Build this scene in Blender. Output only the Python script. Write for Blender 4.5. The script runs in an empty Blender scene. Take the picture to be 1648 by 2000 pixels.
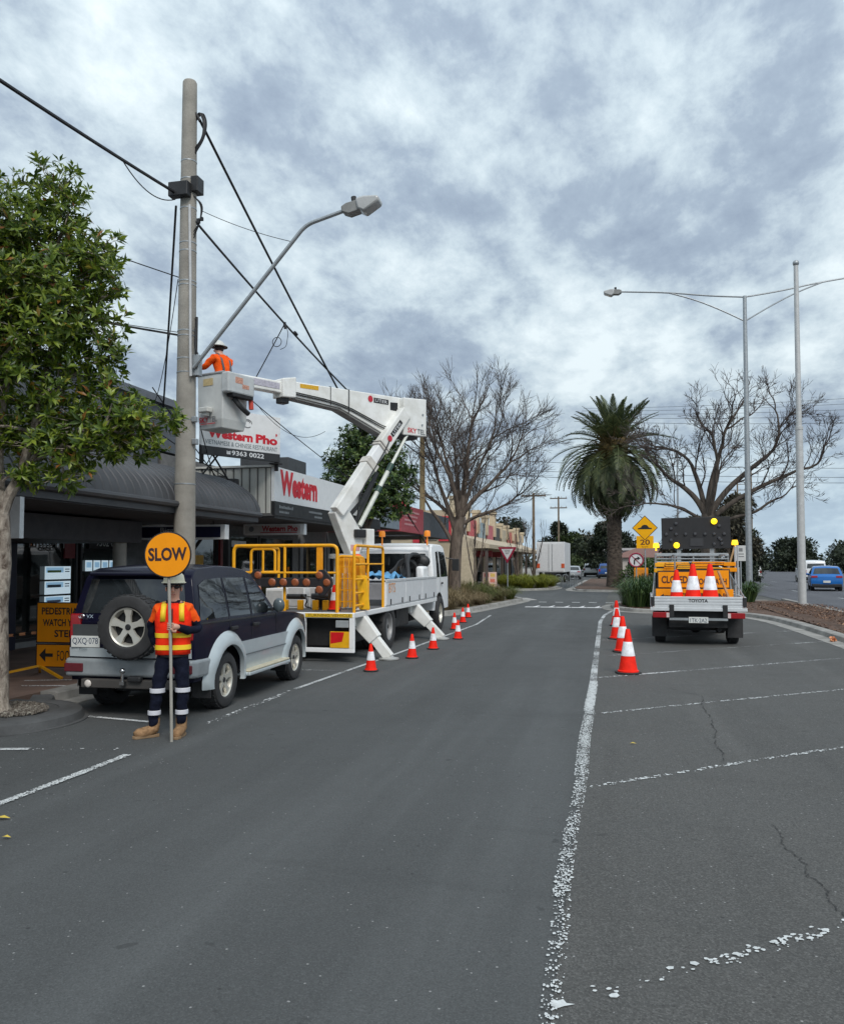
import bpy, bmesh, math, random
from mathutils import Vector, Matrix, Euler
R = math.radians
rnd = random.Random(7)
sc = bpy.context.scene
COL = sc.collection

# ------------------------------------------------------------------ camera, sky, sun, exposure
cam_d = bpy.data.cameras.new('camera'); cam = bpy.data.objects.new('camera', cam_d); COL.objects.link(cam)
cam_d.sensor_fit = 'HORIZONTAL'; cam_d.sensor_width = 36.0; cam_d.lens = 36.0 * 1630 / 1648
cam_d.shift_y = 30 / 1648; cam_d.clip_end = 3000; cam_d.clip_start = 0.05
cam.location = (0, 0, 1.8)
cam.rotation_euler = (R(90 + 2.45), 0, R(13.255))
sc.camera = cam
SUN_EL, SUN_AZ = 46, 150          # azimuth: compass style, 0 = +Y, clockwise
sd = bpy.data.lights.new('sun', 'SUN'); so = bpy.data.objects.new('sun', sd); COL.objects.link(so)
sd.energy = 1.5; sd.angle = R(24); sd.color = (1.0, 0.965, 0.92)
so.rotation_euler = (R(90 - SUN_EL), 0, R(180 - SUN_AZ))
w = bpy.data.worlds.new('World'); sc.world = w; w.use_nodes = True
def build_sky():
    nt = w.node_tree; N = nt.nodes; L = nt.links; N.clear()
    out = N.new('ShaderNodeOutputWorld'); bg = N.new('ShaderNodeBackground'); bg.inputs[1].default_value = 0.1
    sky = N.new('ShaderNodeTexSky'); sky.sky_type = 'NISHITA'; sky.sun_disc = False
    sky.sun_elevation = R(SUN_EL); sky.sun_rotation = R(SUN_AZ); sky.dust_density = 2.0
    tc = N.new('ShaderNodeTexCoord'); sp = N.new('ShaderNodeSeparateXYZ'); L.new(tc.outputs['Generated'], sp.inputs[0])
    def M(op, a, b=None, c=None):
        n = N.new('ShaderNodeMath'); n.operation = op
        for i, x in enumerate((a, b, c)):
            if x is None: continue
            if isinstance(x, (int, float)): n.inputs[i].default_value = x
            else: L.new(x, n.inputs[i])
        return n.outputs[0]
    z = M('MAXIMUM', sp.outputs[2], 0.0)
    zz = M('ADD', z, 0.30)
    cx = N.new('ShaderNodeCombineXYZ'); L.new(M('DIVIDE', sp.outputs[0], zz), cx.inputs[0]); L.new(M('DIVIDE', sp.outputs[1], zz), cx.inputs[1])
    def noise(scale, det, rough, dist, off):
        mp = N.new('ShaderNodeMapping'); mp.inputs['Location'].default_value = off; mp.inputs['Rotation'].default_value = (0, 0, R(20)); mp.inputs['Scale'].default_value = (1.0, .72, 1)
        L.new(cx.outputs[0], mp.inputs[0])
        n = N.new('ShaderNodeTexNoise'); n.inputs['Scale'].default_value = scale; n.inputs['Detail'].default_value = det
        n.inputs['Roughness'].default_value = rough; n.inputs['Distortion'].default_value = dist
        L.new(mp.outputs[0], n.inputs['Vector']); return n.outputs[0]
    a = noise(2.5, 7, .5, .15, (5.1, 2.9, 0)); b = noise(6.0, 9, .63, .15, (9.3, 4.2, 2.0)); c = noise(13.0, 8, .66, .15, (1.3, 7.7, 5.0))
    s = M('ADD', M('ADD', M('MULTIPLY', a, .48), M('MULTIPLY', b, .38)), M('MULTIPLY', c, .14))
    cr = N.new('ShaderNodeValToRGB'); L.new(s, cr.inputs[0]); e = cr.color_ramp
    e.elements[0].position = .385; e.elements[0].color = (.235, .292, .378, 1)
    e.elements[1].position = .605; e.elements[1].color = (.70, .785, .815, 1)
    k = e.elements.new(.462); k.color = (.32, .392, .475, 1)
    k = e.elements.new(.528); k.color = (.50, .59, .645, 1)
    # near the horizon the deck is seen edge-on: thinner streaks of paler, cooler air
    hz = N.new('ShaderNodeMapRange'); hz.inputs[1].default_value = 0.0; hz.inputs[2].default_value = 0.16; hz.inputs[3].default_value = .75; hz.inputs[4].default_value = 0.0
    L.new(z, hz.inputs[0])
    hm = N.new('ShaderNodeMixRGB'); L.new(hz.outputs[0], hm.inputs[0]); L.new(cr.outputs[0], hm.inputs[1]); hm.inputs[2].default_value = (.50, .66, .80, 1)
    # overcast deck grows brighter towards the zenith
    up = M('ADD', .93, M('MULTIPLY', z, .55))
    cl = N.new('ShaderNodeVectorMath'); cl.operation = 'SCALE'; L.new(hm.outputs[0], cl.inputs[0]); L.new(M('MULTIPLY', up, 8.2), cl.inputs[3])
    mx = N.new('ShaderNodeMixRGB'); mx.inputs[0].default_value = .93; L.new(sky.outputs[0], mx.inputs[1]); L.new(cl.outputs[0], mx.inputs[2])
    L.new(mx.outputs[0], bg.inputs[0]); L.new(bg.outputs[0], out.inputs[0])
build_sky()
sc.view_settings.view_transform = 'Standard'; sc.view_settings.look = 'None'
sc.view_settings.exposure = 0.52; sc.view_settings.gamma = 1.0; sc.view_settings.use_curve_mapping = False

# ------------------------------------------------------------------ materials
MATS = {}
def pm(name, rgb, rough=.55, metal=0.0, var=.14, scale=6.0, bump=0.0, bscale=80.0, spec=.5, coat=0.0, dirt=None, emit=0.0):
    """Principled material whose colour and roughness drift with noise."""
    if name in MATS: return MATS[name]
    m = bpy.data.materials.new(name); m.use_nodes = True; nt = m.node_tree; N = nt.nodes; L = nt.links
    p = N['Principled BSDF']; p.inputs['Metallic'].default_value = metal
    p.inputs['Specular IOR Level'].default_value = spec
    if coat: p.inputs['Coat Weight'].default_value = coat; p.inputs['Coat Roughness'].default_value = .05
    tc = N.new('ShaderNodeTexCoord')
    n = N.new('ShaderNodeTexNoise'); n.inputs['Scale'].default_value = scale; n.inputs['Detail'].default_value = 6; n.inputs['Roughness'].default_value = .62
    L.new(tc.outputs['Object'], n.inputs['Vector'])
    r = N.new('ShaderNodeValToRGB'); L.new(n.outputs[0], r.inputs[0])
    lo = [c * (1 - var) for c in rgb]; hi = [min(1, c * (1 + var)) for c in rgb]
    if dirt: lo = dirt
    r.color_ramp.elements[0].position = .3; r.color_ramp.elements[0].color = (*lo, 1)
    r.color_ramp.elements[1].position = .58 if dirt else .7; r.color_ramp.elements[1].color = (*hi, 1)
    L.new(r.outputs[0], p.inputs['Base Color'])
    mr = N.new('ShaderNodeMapRange'); mr.inputs[3].default_value = min(1, rough * 1.2); mr.inputs[4].default_value = rough * .8
    L.new(n.outputs[0], mr.inputs[0]); L.new(mr.outputs[0], p.inputs['Roughness'])
    if bump:
        n2 = N.new('ShaderNodeTexNoise'); n2.inputs['Scale'].default_value = bscale; n2.inputs['Detail'].default_value = 4
        L.new(tc.outputs['Object'], n2.inputs['Vector'])
        b = N.new('ShaderNodeBump'); b.inputs['Strength'].default_value = bump; b.inputs['Distance'].default_value = .02
        L.new(n2.outputs[0], b.inputs['Height']); L.new(b.outputs[0], p.inputs['Normal'])
    if emit:
        p.inputs['Emission Color'].default_value = (*rgb, 1); p.inputs['Emission Strength'].default_value = emit
    MATS[name] = m; return m

def leafmat(name, dark, mid, light, odd=None, rough=.45, trans=.25):
    """Foliage: each leaf island gets its own shade."""
    if name in MATS: return MATS[name]
    m = bpy.data.materials.new(name); m.use_nodes = True; nt = m.node_tree; N = nt.nodes; L = nt.links
    p = N['Principled BSDF']; p.inputs['Roughness'].default_value = rough
    g = N.new('ShaderNodeNewGeometry'); r = N.new('ShaderNodeValToRGB'); L.new(g.outputs['Random Per Island'], r.inputs[0])
    e = r.color_ramp; e.elements[0].position = .05; e.elements[0].color = (*dark, 1); e.elements[1].position = .96 if odd else 1; e.elements[1].color = (*light, 1)
    k = e.elements.new(.55); k.color = (*mid, 1)
    if odd: k = e.elements.new(.99); k.color = (*odd, 1)
    L.new(r.outputs[0], p.inputs['Base Color'])
    t = N.new('ShaderNodeBsdfTranslucent'); L.new(r.outputs[0], t.inputs[0])
    mx = N.new('ShaderNodeMixShader'); mx.inputs[0].default_value = trans
    L.new(p.outputs[0], mx.inputs[1]); L.new(t.outputs[0], mx.inputs[2]); L.new(mx.outputs[0], N['Material Output'].inputs[0])
    MATS[name] = m; return m

def asphalt(name, base, tint, fine=1.0, gr=1.0):
    m = bpy.data.materials.new(name); m.use_nodes = True; nt = m.node_tree; N = nt.nodes; L = nt.links
    p = N['Principled BSDF']; tc = N.new('ShaderNodeTexCoord')
    def nz(scale, det, rough, stretch=None, rot=0, kind='ShaderNodeTexNoise'):
        v = tc.outputs['Object']
        if stretch:
            mp = N.new('ShaderNodeMapping'); mp.inputs['Scale'].default_value = stretch; mp.inputs['Rotation'].default_value = (0, 0, rot); L.new(v, mp.inputs[0]); v = mp.outputs[0]
        n = N.new(kind); n.inputs['Scale'].default_value = scale
        if kind == 'ShaderNodeTexNoise': n.inputs['Detail'].default_value = det; n.inputs['Roughness'].default_value = rough
        L.new(v, n.inputs['Vector']); return n.outputs[0]
    def mixc(fac, a, b, mode='MIX', k=None):
        x = N.new('ShaderNodeMixRGB'); x.blend_type = mode
        if isinstance(fac, float): x.inputs[0].default_value = fac
        else: L.new(fac, x.inputs[0])
        for i, c in ((1, a), (2, b)):
            if isinstance(c, tuple): x.inputs[i].default_value = (*c, 1)
            else: L.new(c, x.inputs[i])
        return x.outputs[0]
    def rng(v, a, b, c, d):
        x = N.new('ShaderNodeMapRange'); L.new(v, x.inputs[0])
        for i, q in enumerate((a, b, c, d)): x.inputs[i + 1].default_value = q
        return x.outputs[0]
    big = nz(.22, 5, .6); mid = nz(1.3, 6, .65); streak = nz(1.0, 5, .6, (1.1, .07, 1), R(3)); grain = nz(95 * fine, 3, .7); vor = nz(60 * fine, 0, 0, None, 0, 'ShaderNodeTexVoronoi')
    c = mixc(rng(big, .35, .65, 0, 1), tuple(b * .86 for b in base), tuple(b * 1.12 for b in base))
    c = mixc(rng(mid, .4, .75, 0, .55), c, tint)
    c = mixc(rng(streak, .52, .66, 0, .55), c, tuple(b * 1.42 for b in base))
    c = mixc(rng(streak, .46, .32, 0, .55), c, tuple(b * .60 for b in base))
    c = mixc(rng(grain, .34, .68, 0, .7*gr), c, tuple(b * .35 for b in base))
    c = mixc(rng(vor, .20, .07, 0, .5*gr), c, tuple(min(1, b * 2.4) for b in base))
    st = N.new('ShaderNodeTexVoronoi'); st.inputs['Scale'].default_value = 130 * fine; L.new(tc.outputs['Object'], st.inputs['Vector']); sx = N.new('ShaderNodeSeparateColor'); L.new(st.outputs['Color'], sx.inputs[0])
    c = mixc(rng(sx.outputs[0], .55, 1, 0, .5*gr), c, tuple(b * 1.8 for b in base)); c = mixc(rng(sx.outputs[1], .6, 1, 0, .6*gr), c, tuple(b * .4 for b in base))
    sp = nz(5.5, 2, .5); c = mixc(rng(sp, .715, .74, 0, .6), c, tuple(b * .5 for b in base))
    v2 = nz(11, 0, 0, None, 0, 'ShaderNodeTexVoronoi'); c = mixc(rng(v2, .075, .045, 0, .8), c, (.36, .36, .35)); v3 = nz(4.3, 0, 0, None, 0, 'ShaderNodeTexVoronoi'); c = mixc(rng(v3, .055, .03, 0, .75), c, (.03, .03, .03))
    sm = nz(.8, 6, .62, (.28, 1.5, 1), R(-38)); c = mixc(rng(sm, .60, .78, 0, .5), c, tuple(b * .55 for b in base))
    L.new(c, p.inputs['Base Color']); L.new(rng(mid, .3, .7, .95, .74), p.inputs['Roughness']); p.inputs['Specular IOR Level'].default_value = .35
    b = N.new('ShaderNodeBump'); b.inputs['Strength'].default_value = .55; b.inputs['Distance'].default_value = .012; L.new(grain, b.inputs['Height'])
    b2 = N.new('ShaderNodeBump'); b2.inputs['Strength'].default_value = .25; b2.inputs['Distance'].default_value = .06; L.new(mid, b2.inputs['Height']); L.new(b.outputs[0], b2.inputs['Normal'])
    L.new(b2.outputs[0], p.inputs['Normal'])
    MATS[name] = m; return m

def worn_paint(name, thr, scale=26.0, rgb=(.74, .76, .76), big=.5):
    """Road paint that has flaked off in chips: bare road shows where the noise is low."""
    if name in MATS: return MATS[name]
    m = bpy.data.materials.new(name); m.use_nodes = True; nt = m.node_tree; N = nt.nodes; L = nt.links
    p = N['Principled BSDF']; p.inputs['Roughness'].default_value = .8
    tc = N.new('ShaderNodeTexCoord'); n = N.new('ShaderNodeTexNoise'); n.inputs['Scale'].default_value = scale; n.inputs['Detail'].default_value = 3; n.inputs['Roughness'].default_value = .55; n.inputs['Distortion'].default_value = .6
    L.new(tc.outputs['Object'], n.inputs['Vector'])
    n2 = N.new('ShaderNodeTexNoise'); n2.inputs['Scale'].default_value = 1.1; n2.inputs['Detail'].default_value = 3; L.new(tc.outputs['Object'], n2.inputs['Vector'])
    a = N.new('ShaderNodeMath'); a.operation = 'MULTIPLY_ADD'; L.new(n2.outputs[0], a.inputs[0]); a.inputs[1].default_value = big; L.new(n.outputs[0], a.inputs[2])
    mr = N.new('ShaderNodeMapRange'); L.new(a.outputs[0], mr.inputs[0]); mr.inputs[1].default_value = thr + big * .5; mr.inputs[2].default_value = thr + big * .5 + .025
    c = N.new('ShaderNodeMixRGB'); L.new(n.outputs[0], c.inputs[0]); c.inputs[1].default_value = tuple(x * .75 for x in rgb) + (1,); c.inputs[2].default_value = (*rgb, 1); L.new(c.outputs[0], p.inputs['Base Color'])
    t = N.new('ShaderNodeBsdfTransparent'); mx = N.new('ShaderNodeMixShader'); L.new(mr.outputs[0], mx.inputs[0]); L.new(t.outputs[0], mx.inputs[1]); L.new(p.outputs[0], mx.inputs[2])
    L.new(mx.outputs[0], N['Material Output'].inputs[0]); MATS[name] = m; return m

def barkmat(name, lo, hi, scale=5, stretch=(1, 1, .25), bump=.6):
    if name in MATS: return MATS[name]
    m = bpy.data.materials.new(name); m.use_nodes = True; nt = m.node_tree; N = nt.nodes; L = nt.links
    p = N['Principled BSDF']; p.inputs['Roughness'].default_value = .9
    tc = N.new('ShaderNodeTexCoord'); mp = N.new('ShaderNodeMapping'); mp.inputs['Scale'].default_value = stretch; L.new(tc.outputs['Object'], mp.inputs[0])
    n = N.new('ShaderNodeTexNoise'); n.inputs['Scale'].default_value = scale; n.inputs['Detail'].default_value = 8; n.inputs['Roughness'].default_value = .7; n.inputs['Distortion'].default_value = .4; L.new(mp.outputs[0], n.inputs['Vector'])
    r = N.new('ShaderNodeValToRGB'); L.new(n.outputs[0], r.inputs[0]); r.color_ramp.elements[0].position = .36; r.color_ramp.elements[0].color = (*lo, 1); r.color_ramp.elements[1].position = .64; r.color_ramp.elements[1].color = (*hi, 1)
    L.new(r.outputs[0], p.inputs['Base Color'])
    b = N.new('ShaderNodeBump'); b.inputs['Strength'].default_value = bump; b.inputs['Distance'].default_value = .03; L.new(n.outputs[0], b.inputs['Height']); L.new(b.outputs[0], p.inputs['Normal'])
    MATS[name] = m; return m

def glassmat(name, rgb=(.012, .015, .017), rough=.04, spec=.6):
    if name in MATS: return MATS[name]
    m = bpy.data.materials.new(name); m.use_nodes = True; p = m.node_tree.nodes['Principled BSDF']; N = m.node_tree.nodes; L = m.node_tree.links
    tc = N.new('ShaderNodeTexCoord'); n = N.new('ShaderNodeTexNoise'); n.inputs['Scale'].default_value = 1.4; n.inputs['Detail'].default_value = 4; L.new(tc.outputs['Object'], n.inputs['Vector'])
    r = N.new('ShaderNodeValToRGB'); L.new(n.outputs[0], r.inputs[0]); r.color_ramp.elements[0].position = .4; r.color_ramp.elements[0].color = (*[c * .5 for c in rgb], 1); r.color_ramp.elements[1].position = .65; r.color_ramp.elements[1].color = (*[c * 1.9 for c in rgb], 1)
    L.new(r.outputs[0], p.inputs['Base Color']); p.inputs['Roughness'].default_value = rough; p.inputs['Specular IOR Level'].default_value = spec
    b = N.new('ShaderNodeBump'); b.inputs['Strength'].default_value = .03; b.inputs['Distance'].default_value = .05; L.new(n.outputs[0], b.inputs['Height']); L.new(b.outputs[0], p.inputs['Normal'])
    MATS[name] = m; return m

# ------------------------------------------------------------------ mesh builder
class MB:
    def __init__(s): s.v = []; s.f = []; s.mi = []; s.cur = 0
    def add(s, vs, fs):
        o = len(s.v); s.v += [Vector(v) for v in vs]
        for f in fs: s.f.append([i + o for i in f]); s.mi.append(s.cur)
        return s
    def box(s, x0, x1, y0, y1, z0, z1):
        return s.add([(x0,y0,z0),(x1,y0,z0),(x1,y1,z0),(x0,y1,z0),(x0,y0,z1),(x1,y0,z1),(x1,y1,z1),(x0,y1,z1)],
                     [(0,3,2,1),(4,5,6,7),(0,1,5,4),(1,2,6,5),(2,3,7,6),(3,0,4,7)])
    def obox(s, c, ax, ay, az):
        """box from centre and three half-axis vectors"""
        c, ax, ay, az = map(Vector, (c, ax, ay, az)); v = []
        for k in (-1, 1):
            for i, j in ((-1,-1),(1,-1),(1,1),(-1,1)): v.append(c + ax * i + ay * j + az * k)
        return s.add(v, [(0,3,2,1),(4,5,6,7),(0,1,5,4),(1,2,6,5),(2,3,7,6),(3,0,4,7)])
    def bar(s, a, b, wx, wz, up=(0,0,1)):
        a, b = Vector(a), Vector(b); d = (b - a); l = d.length; d.normalize(); u = Vector(up)
        if abs(d.dot(u)) > .98: u = Vector((0, 1, 0))
        x = d.cross(u).normalized(); z = x.cross(d)
        return s.obox((a + b) / 2, x * wx / 2, d * l / 2, z * wz / 2)
    def tube(s, pts, r, n=8, closed=False, caps=True):
        pts = [Vector(p) for p in pts]; m = len(pts); rr = r if isinstance(r, (list, tuple)) else [r] * m
        o = len(s.v); nx = None
        for i, p in enumerate(pts):
            if closed: t = pts[(i + 1) % m] - pts[i - 1]
            else: t = pts[min(i + 1, m - 1)] - pts[max(i - 1, 0)]
            t.normalize()
            if nx is None:
                nx = t.orthogonal().normalized()
            else:
                nx = (nx - t * nx.dot(t))
                nx = nx.normalized() if nx.length > 1e-6 else t.orthogonal().normalized()
            ny = t.cross(nx)
            for k in range(n):
                a = 2 * math.pi * k / n; s.v.append(p + (nx * math.cos(a) + ny * math.sin(a)) * rr[i])
        for i in range(m if closed else m - 1):
            j = (i + 1) % m
            for k in range(n):
                l = (k + 1) % n; s.f.append([o + i*n + k, o + i*n + l, o + j*n + l, o + j*n + k]); s.mi.append(s.cur)
        if caps and not closed:
            s.f.append([o + k for k in range(n)][::-1]); s.mi.append(s.cur)
            s.f.append([o + (m-1)*n + k for k in range(n)]); s.mi.append(s.cur)
        return s
    def cyl(s, a, b, r0, r1=None, n=14):
        return s.tube([a, b], [r0, r0 if r1 is None else r1], n)
    def lathe(s, prof, n=20, c=(0,0,0), axis='z', a0=0):
        """prof: (radius, height) pairs round an axis through c"""
        c = Vector(c); o = len(s.v); m = len(prof)
        for r, h in prof:
            for k in range(n):
                a = a0 + 2 * math.pi * k / n; x, y = r * math.cos(a), r * math.sin(a)
                s.v.append(c + (Vector((x, y, h)) if axis == 'z' else Vector((h, x, y)) if axis == 'x' else Vector((y, h, x))))
        for i in range(m - 1):
            for k in range(n):
                l = (k + 1) % n; s.f.append([o+i*n+k, o+i*n+l, o+(i+1)*n+l, o+(i+1)*n+k]); s.mi.append(s.cur)
        return s
    def disc(s, c, r, nrm, n=20):
        c = Vector(c); q = Vector(nrm).to_track_quat('Z', 'Y')
        return s.add([c + q @ Vector((r*math.cos(2*math.pi*k/n), r*math.sin(2*math.pi*k/n), 0)) for k in range(n)], [list(range(n))])
    def prism(s, poly, o, u, v, d):
        """polygon (a,b) laid out as o+a*u+b*v, extruded by vector d"""
        o, u, v, d = map(Vector, (o, u, v, d)); n = len(poly)
        p = [o + u * a + v * b for a, b in poly]
        return s.add(p + [q + d for q in p], [list(range(n))[::-1], list(range(n, 2*n))] + [(i, (i+1) % n, n + (i+1) % n, n + i) for i in range(n)])
    def sph(s, c, r, n=12, m=8, sx=1, sy=1, sz=1, z0=-1, z1=1):
        prof = []
        a0, a1 = math.asin(z0), math.asin(z1)
        for i in range(m + 1):
            a = a0 + (a1 - a0) * i / m; prof.append((max(1e-4, r * math.cos(a)), r * math.sin(a)))
        t = MB(); t.lathe(prof, n)
        return s.add([(c[0] + v.x * sx, c[1] + v.y * sy, c[2] + v.z * sz) for v in t.v], t.f)
    def build(s, name, mat=None, parent=None, smooth=35, bevel=0, seg=2, loc=None):
        me = bpy.data.meshes.new(name); me.from_pydata([tuple(v) for v in s.v], [], s.f)
        mats = mat if isinstance(mat, (list, tuple)) else [mat]
        for q in mats:
            if q: me.materials.append(q)
        if len(mats) > 1: me.polygons.foreach_set('material_index', s.mi)
        me.update()
        if smooth:
            me.shade_smooth(); me.set_sharp_from_angle(angle=R(smooth))
        ob = bpy.data.objects.new(name, me); COL.objects.link(ob)
        if parent: ob.parent = parent
        if loc: ob.location = loc
        if bevel:
            b = ob.modifiers.new('edge', 'BEVEL'); b.width = bevel; b.segments = seg; b.limit_method = 'ANGLE'; b.angle_limit = R(40); b.harden_normals = False
        return ob

def thing(name, label, cat, loc=(0,0,0), rz=0, group=None):
    o = bpy.data.objects.new(name, None); COL.objects.link(o); o.location = loc; o.rotation_euler = (0, 0, rz)
    o.empty_display_size = .2
    o['label'] = label; o['category'] = cat
    if group: o['group'] = group
    return o
def tag(o, label, cat, group=None, kind=None):
    o['label'] = label; o['category'] = cat
    if group: o['group'] = group
    if kind: o['kind'] = kind
    return o
def struct(o, kind='structure'): o['kind'] = kind; return o
def stuff(o): o['kind'] = 'stuff'; return o
KIDS = {}
def dup(root, loc, rz=0, label=None, scale=None):
    """copy of a thing with copies of its parts and their sub-parts"""
    r = root.copy(); COL.objects.link(r); r.location = loc; r.rotation_euler = (0, 0, rz)
    if scale: r.scale = scale
    if label: r['label'] = label
    def rec(a, b):
        for ch in list(a.children):
            c = ch.copy(); COL.objects.link(c); c.parent = b; rec(ch, c)
    rec(root, r); return r

def text(name, s, w, h, mat, parent, c, right, up, depth=.003, bold=0.0, lift=.002):
    """lettering fitted to w x h, centred on c, in the plane right/up, facing right x up"""
    cu = bpy.data.curves.new(name, 'FONT'); cu.body = s; cu.size = 1; cu.resolution_u = 3; cu.offset = bold; cu.extrude = 0
    t = bpy.data.objects.new(name, cu); COL.objects.link(t)
    dg = bpy.context.evaluated_depsgraph_get(); me = bpy.data.meshes.new_from_object(t.evaluated_get(dg))
    bpy.data.objects.remove(t); bpy.data.curves.remove(cu)
    xs = [v.co.x for v in me.vertices]; ys = [v.co.y for v in me.vertices]
    x0, x1, y0, y1 = min(xs), max(xs), min(ys), max(ys)
    r = Vector(right).normalized(); u = Vector(up).normalized(); n = r.cross(u); c = Vector(c)
    kx = w / (x1 - x0) if w else None; ky = h / (y1 - y0)
    if kx is None: kx = ky
    for v in me.vertices:
        v.co = c + r * (v.co.x - (x0 + x1) / 2) * kx + u * (v.co.y - (y0 + y1) / 2) * ky + n * lift
    me.materials.clear(); me.materials.append(mat); me.update()
    o = bpy.data.objects.new(name, me); COL.objects.link(o)
    if parent: o.parent = parent
    return o

def arc(cx, cy, r, a0, a1, n): return [(cx + r * math.cos(a0 + (a1 - a0) * i / n), cy + r * math.sin(a0 + (a1 - a0) * i / n)) for i in range(n + 1)]
def fillet(pts, r, n=5):
    """round the inner corners of a 3-D polyline"""
    pts = [Vector(p) for p in pts]; out = [pts[0]]
    for i in range(1, len(pts) - 1):
        a, b, c = pts[i-1], pts[i], pts[i+1]; d1 = (a - b).normalized(); d2 = (c - b).normalized()
        k = min(r, (a - b).length * .49, (c - b).length * .49); p, q = b + d1 * k, b + d2 * k
        for j in range(n + 1):
            t = j / n; out.append(p * (1-t)**2 + b * 2*t*(1-t) + q * t*t)
    return out + [pts[-1]]

# ------------------------------------------------------------------ shared materials
M_asph = asphalt('asphalt_lane', (.088, .092, .092), (.076, .078, .077), gr=.55)
M_conc = pm('concrete', (.33, .32, .30), .85, var=.25, scale=3, bump=.25, bscale=60)
M_kerb = pm('kerb_concrete', (.27, .26, .24), .9, var=.35, scale=2.2, bump=.4, bscale=45)
M_white = pm('white_paint', (.84, .845, .84), .35, var=.04, coat=.1)
M_offwhite = pm('boom_white', (.80, .80, .77), .42, var=.05, scale=2.5, dirt=[.66,.65,.60])
M_yel = pm('yellow_paint', (.86, .40, .015), .45, var=.12, spec=.3)
M_black = pm('black_plastic', (.018, .018, .019), .5, var=.3)
M_dark = pm('chassis_dark', (.012, .012, .013), .7, var=.4)
M_rub = pm('tyre_rubber', (.032, .032, .033), .85, var=.25, bump=.15, bscale=70)
M_alloy = pm('alloy', (.62, .60, .53), .36, metal=.5, var=.08)
M_steel = pm('galvanised', (.36, .38, .39), .45, metal=.6, var=.18, scale=9)
M_cable = pm('cable_black', (.012, .012, .014), .6)
M_red = pm('red_lens', (.30, .008, .012), .15, coat=.4)
M_amber = pm('amber_lens', (.42, .10, .02), .25, coat=.3)
M_amber_on = pm('amber_lit', (1.0, .55, .02), .3, emit=1.1)
M_chrome = pm('chrome', (.7, .7, .7), .12, metal=1)
M_glass = glassmat('tinted_glass', (.014,.017,.019), .03, 1.0)
M_orange = pm('cone_orange', (.95, .022, .009), .6, var=.2, scale=9, spec=.2)
M_refl = pm('cone_reflective', (.82, .83, .86), .4, var=.1, scale=9, dirt=[.58,.57,.56])
M_coneb = pm('cone_base', (.03, .03, .03), .8)
M_sign_o = pm('sign_amber', (.88, .30, .004), .6, var=.05, spec=.2)
M_sign_y = pm('sign_yellow', (.88, .42, .005), .6, var=.05, spec=.2)
M_ink = pm('sign_black', (.012, .011, .012), .5)
M_plate = pm('plate_white', (.62, .63, .60), .4, var=.08)
M_ink2 = pm('plate_ink', (.03, .05, .10), .5)
M_navy = pm('navy_cloth', (.006, .008, .020), .9, var=.3, scale=14, bump=.5, bscale=30, spec=.2)
M_redprint = pm('red_print', (.62, .015, .03), .45)
M_greyp = pm('grey_print', (.16, .17, .18), .5)
# ------------------------------------------------------------------ ground, roads, kerbs
def sheet(name, poly, z, mat, kind='structure'):
    b = MB(); b.add([(x, y, z) for x, y in poly], [list(range(len(poly)))])
    return struct(b.build(name, mat, smooth=0), kind)
M_bay = asphalt('asphalt_bays', (.104, .103, .098), (.082, .081, .077), .9, .85)
M_main = asphalt('asphalt_main', (.115, .118, .130), (.10, .10, .11), .7)
M_foot = pm('footpath_paving', (.16, .105, .082), .85, var=.35, scale=1.5, bump=.3, bscale=12)
M_mulch = pm('mulch_soil', (.10, .058, .038), .95, var=.5, scale=5, bump=1.0, bscale=25)
M_soil = pm('verge_soil', (.12, .095, .055), .95, var=.45, scale=2, bump=.8, bscale=20)
sheet('ground', [(-700,-60),(900,-60),(900,1500),(-700,1500)], -.012, pm('ground_far', (.085,.085,.075), .9, var=.3, scale=.05))
sheet('road', [(-40,-20),(7.4,-20),(7.4,33.2),(-.6,33.2),(-.6,52),(30,53),(30,62),(-2,60),(-3,60),(-3,300),(-7.6,300),(-7.6,52),(-40,52),(-40,39),(-7,39),(-40,38)], 0, M_asph)
sheet('parking_bay', [(-.24,-20),(5.2,-20),(5.2,33.2),(-.4,33.2),(-.55,26),(-.36,10.2),(-.29,4.5),(-.27,2.5)], .004, M_bay)
sheet('main_road', [(7.6,-20),(34,-20),(34,900),(7.6,900)], .004, M_main)
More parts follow.
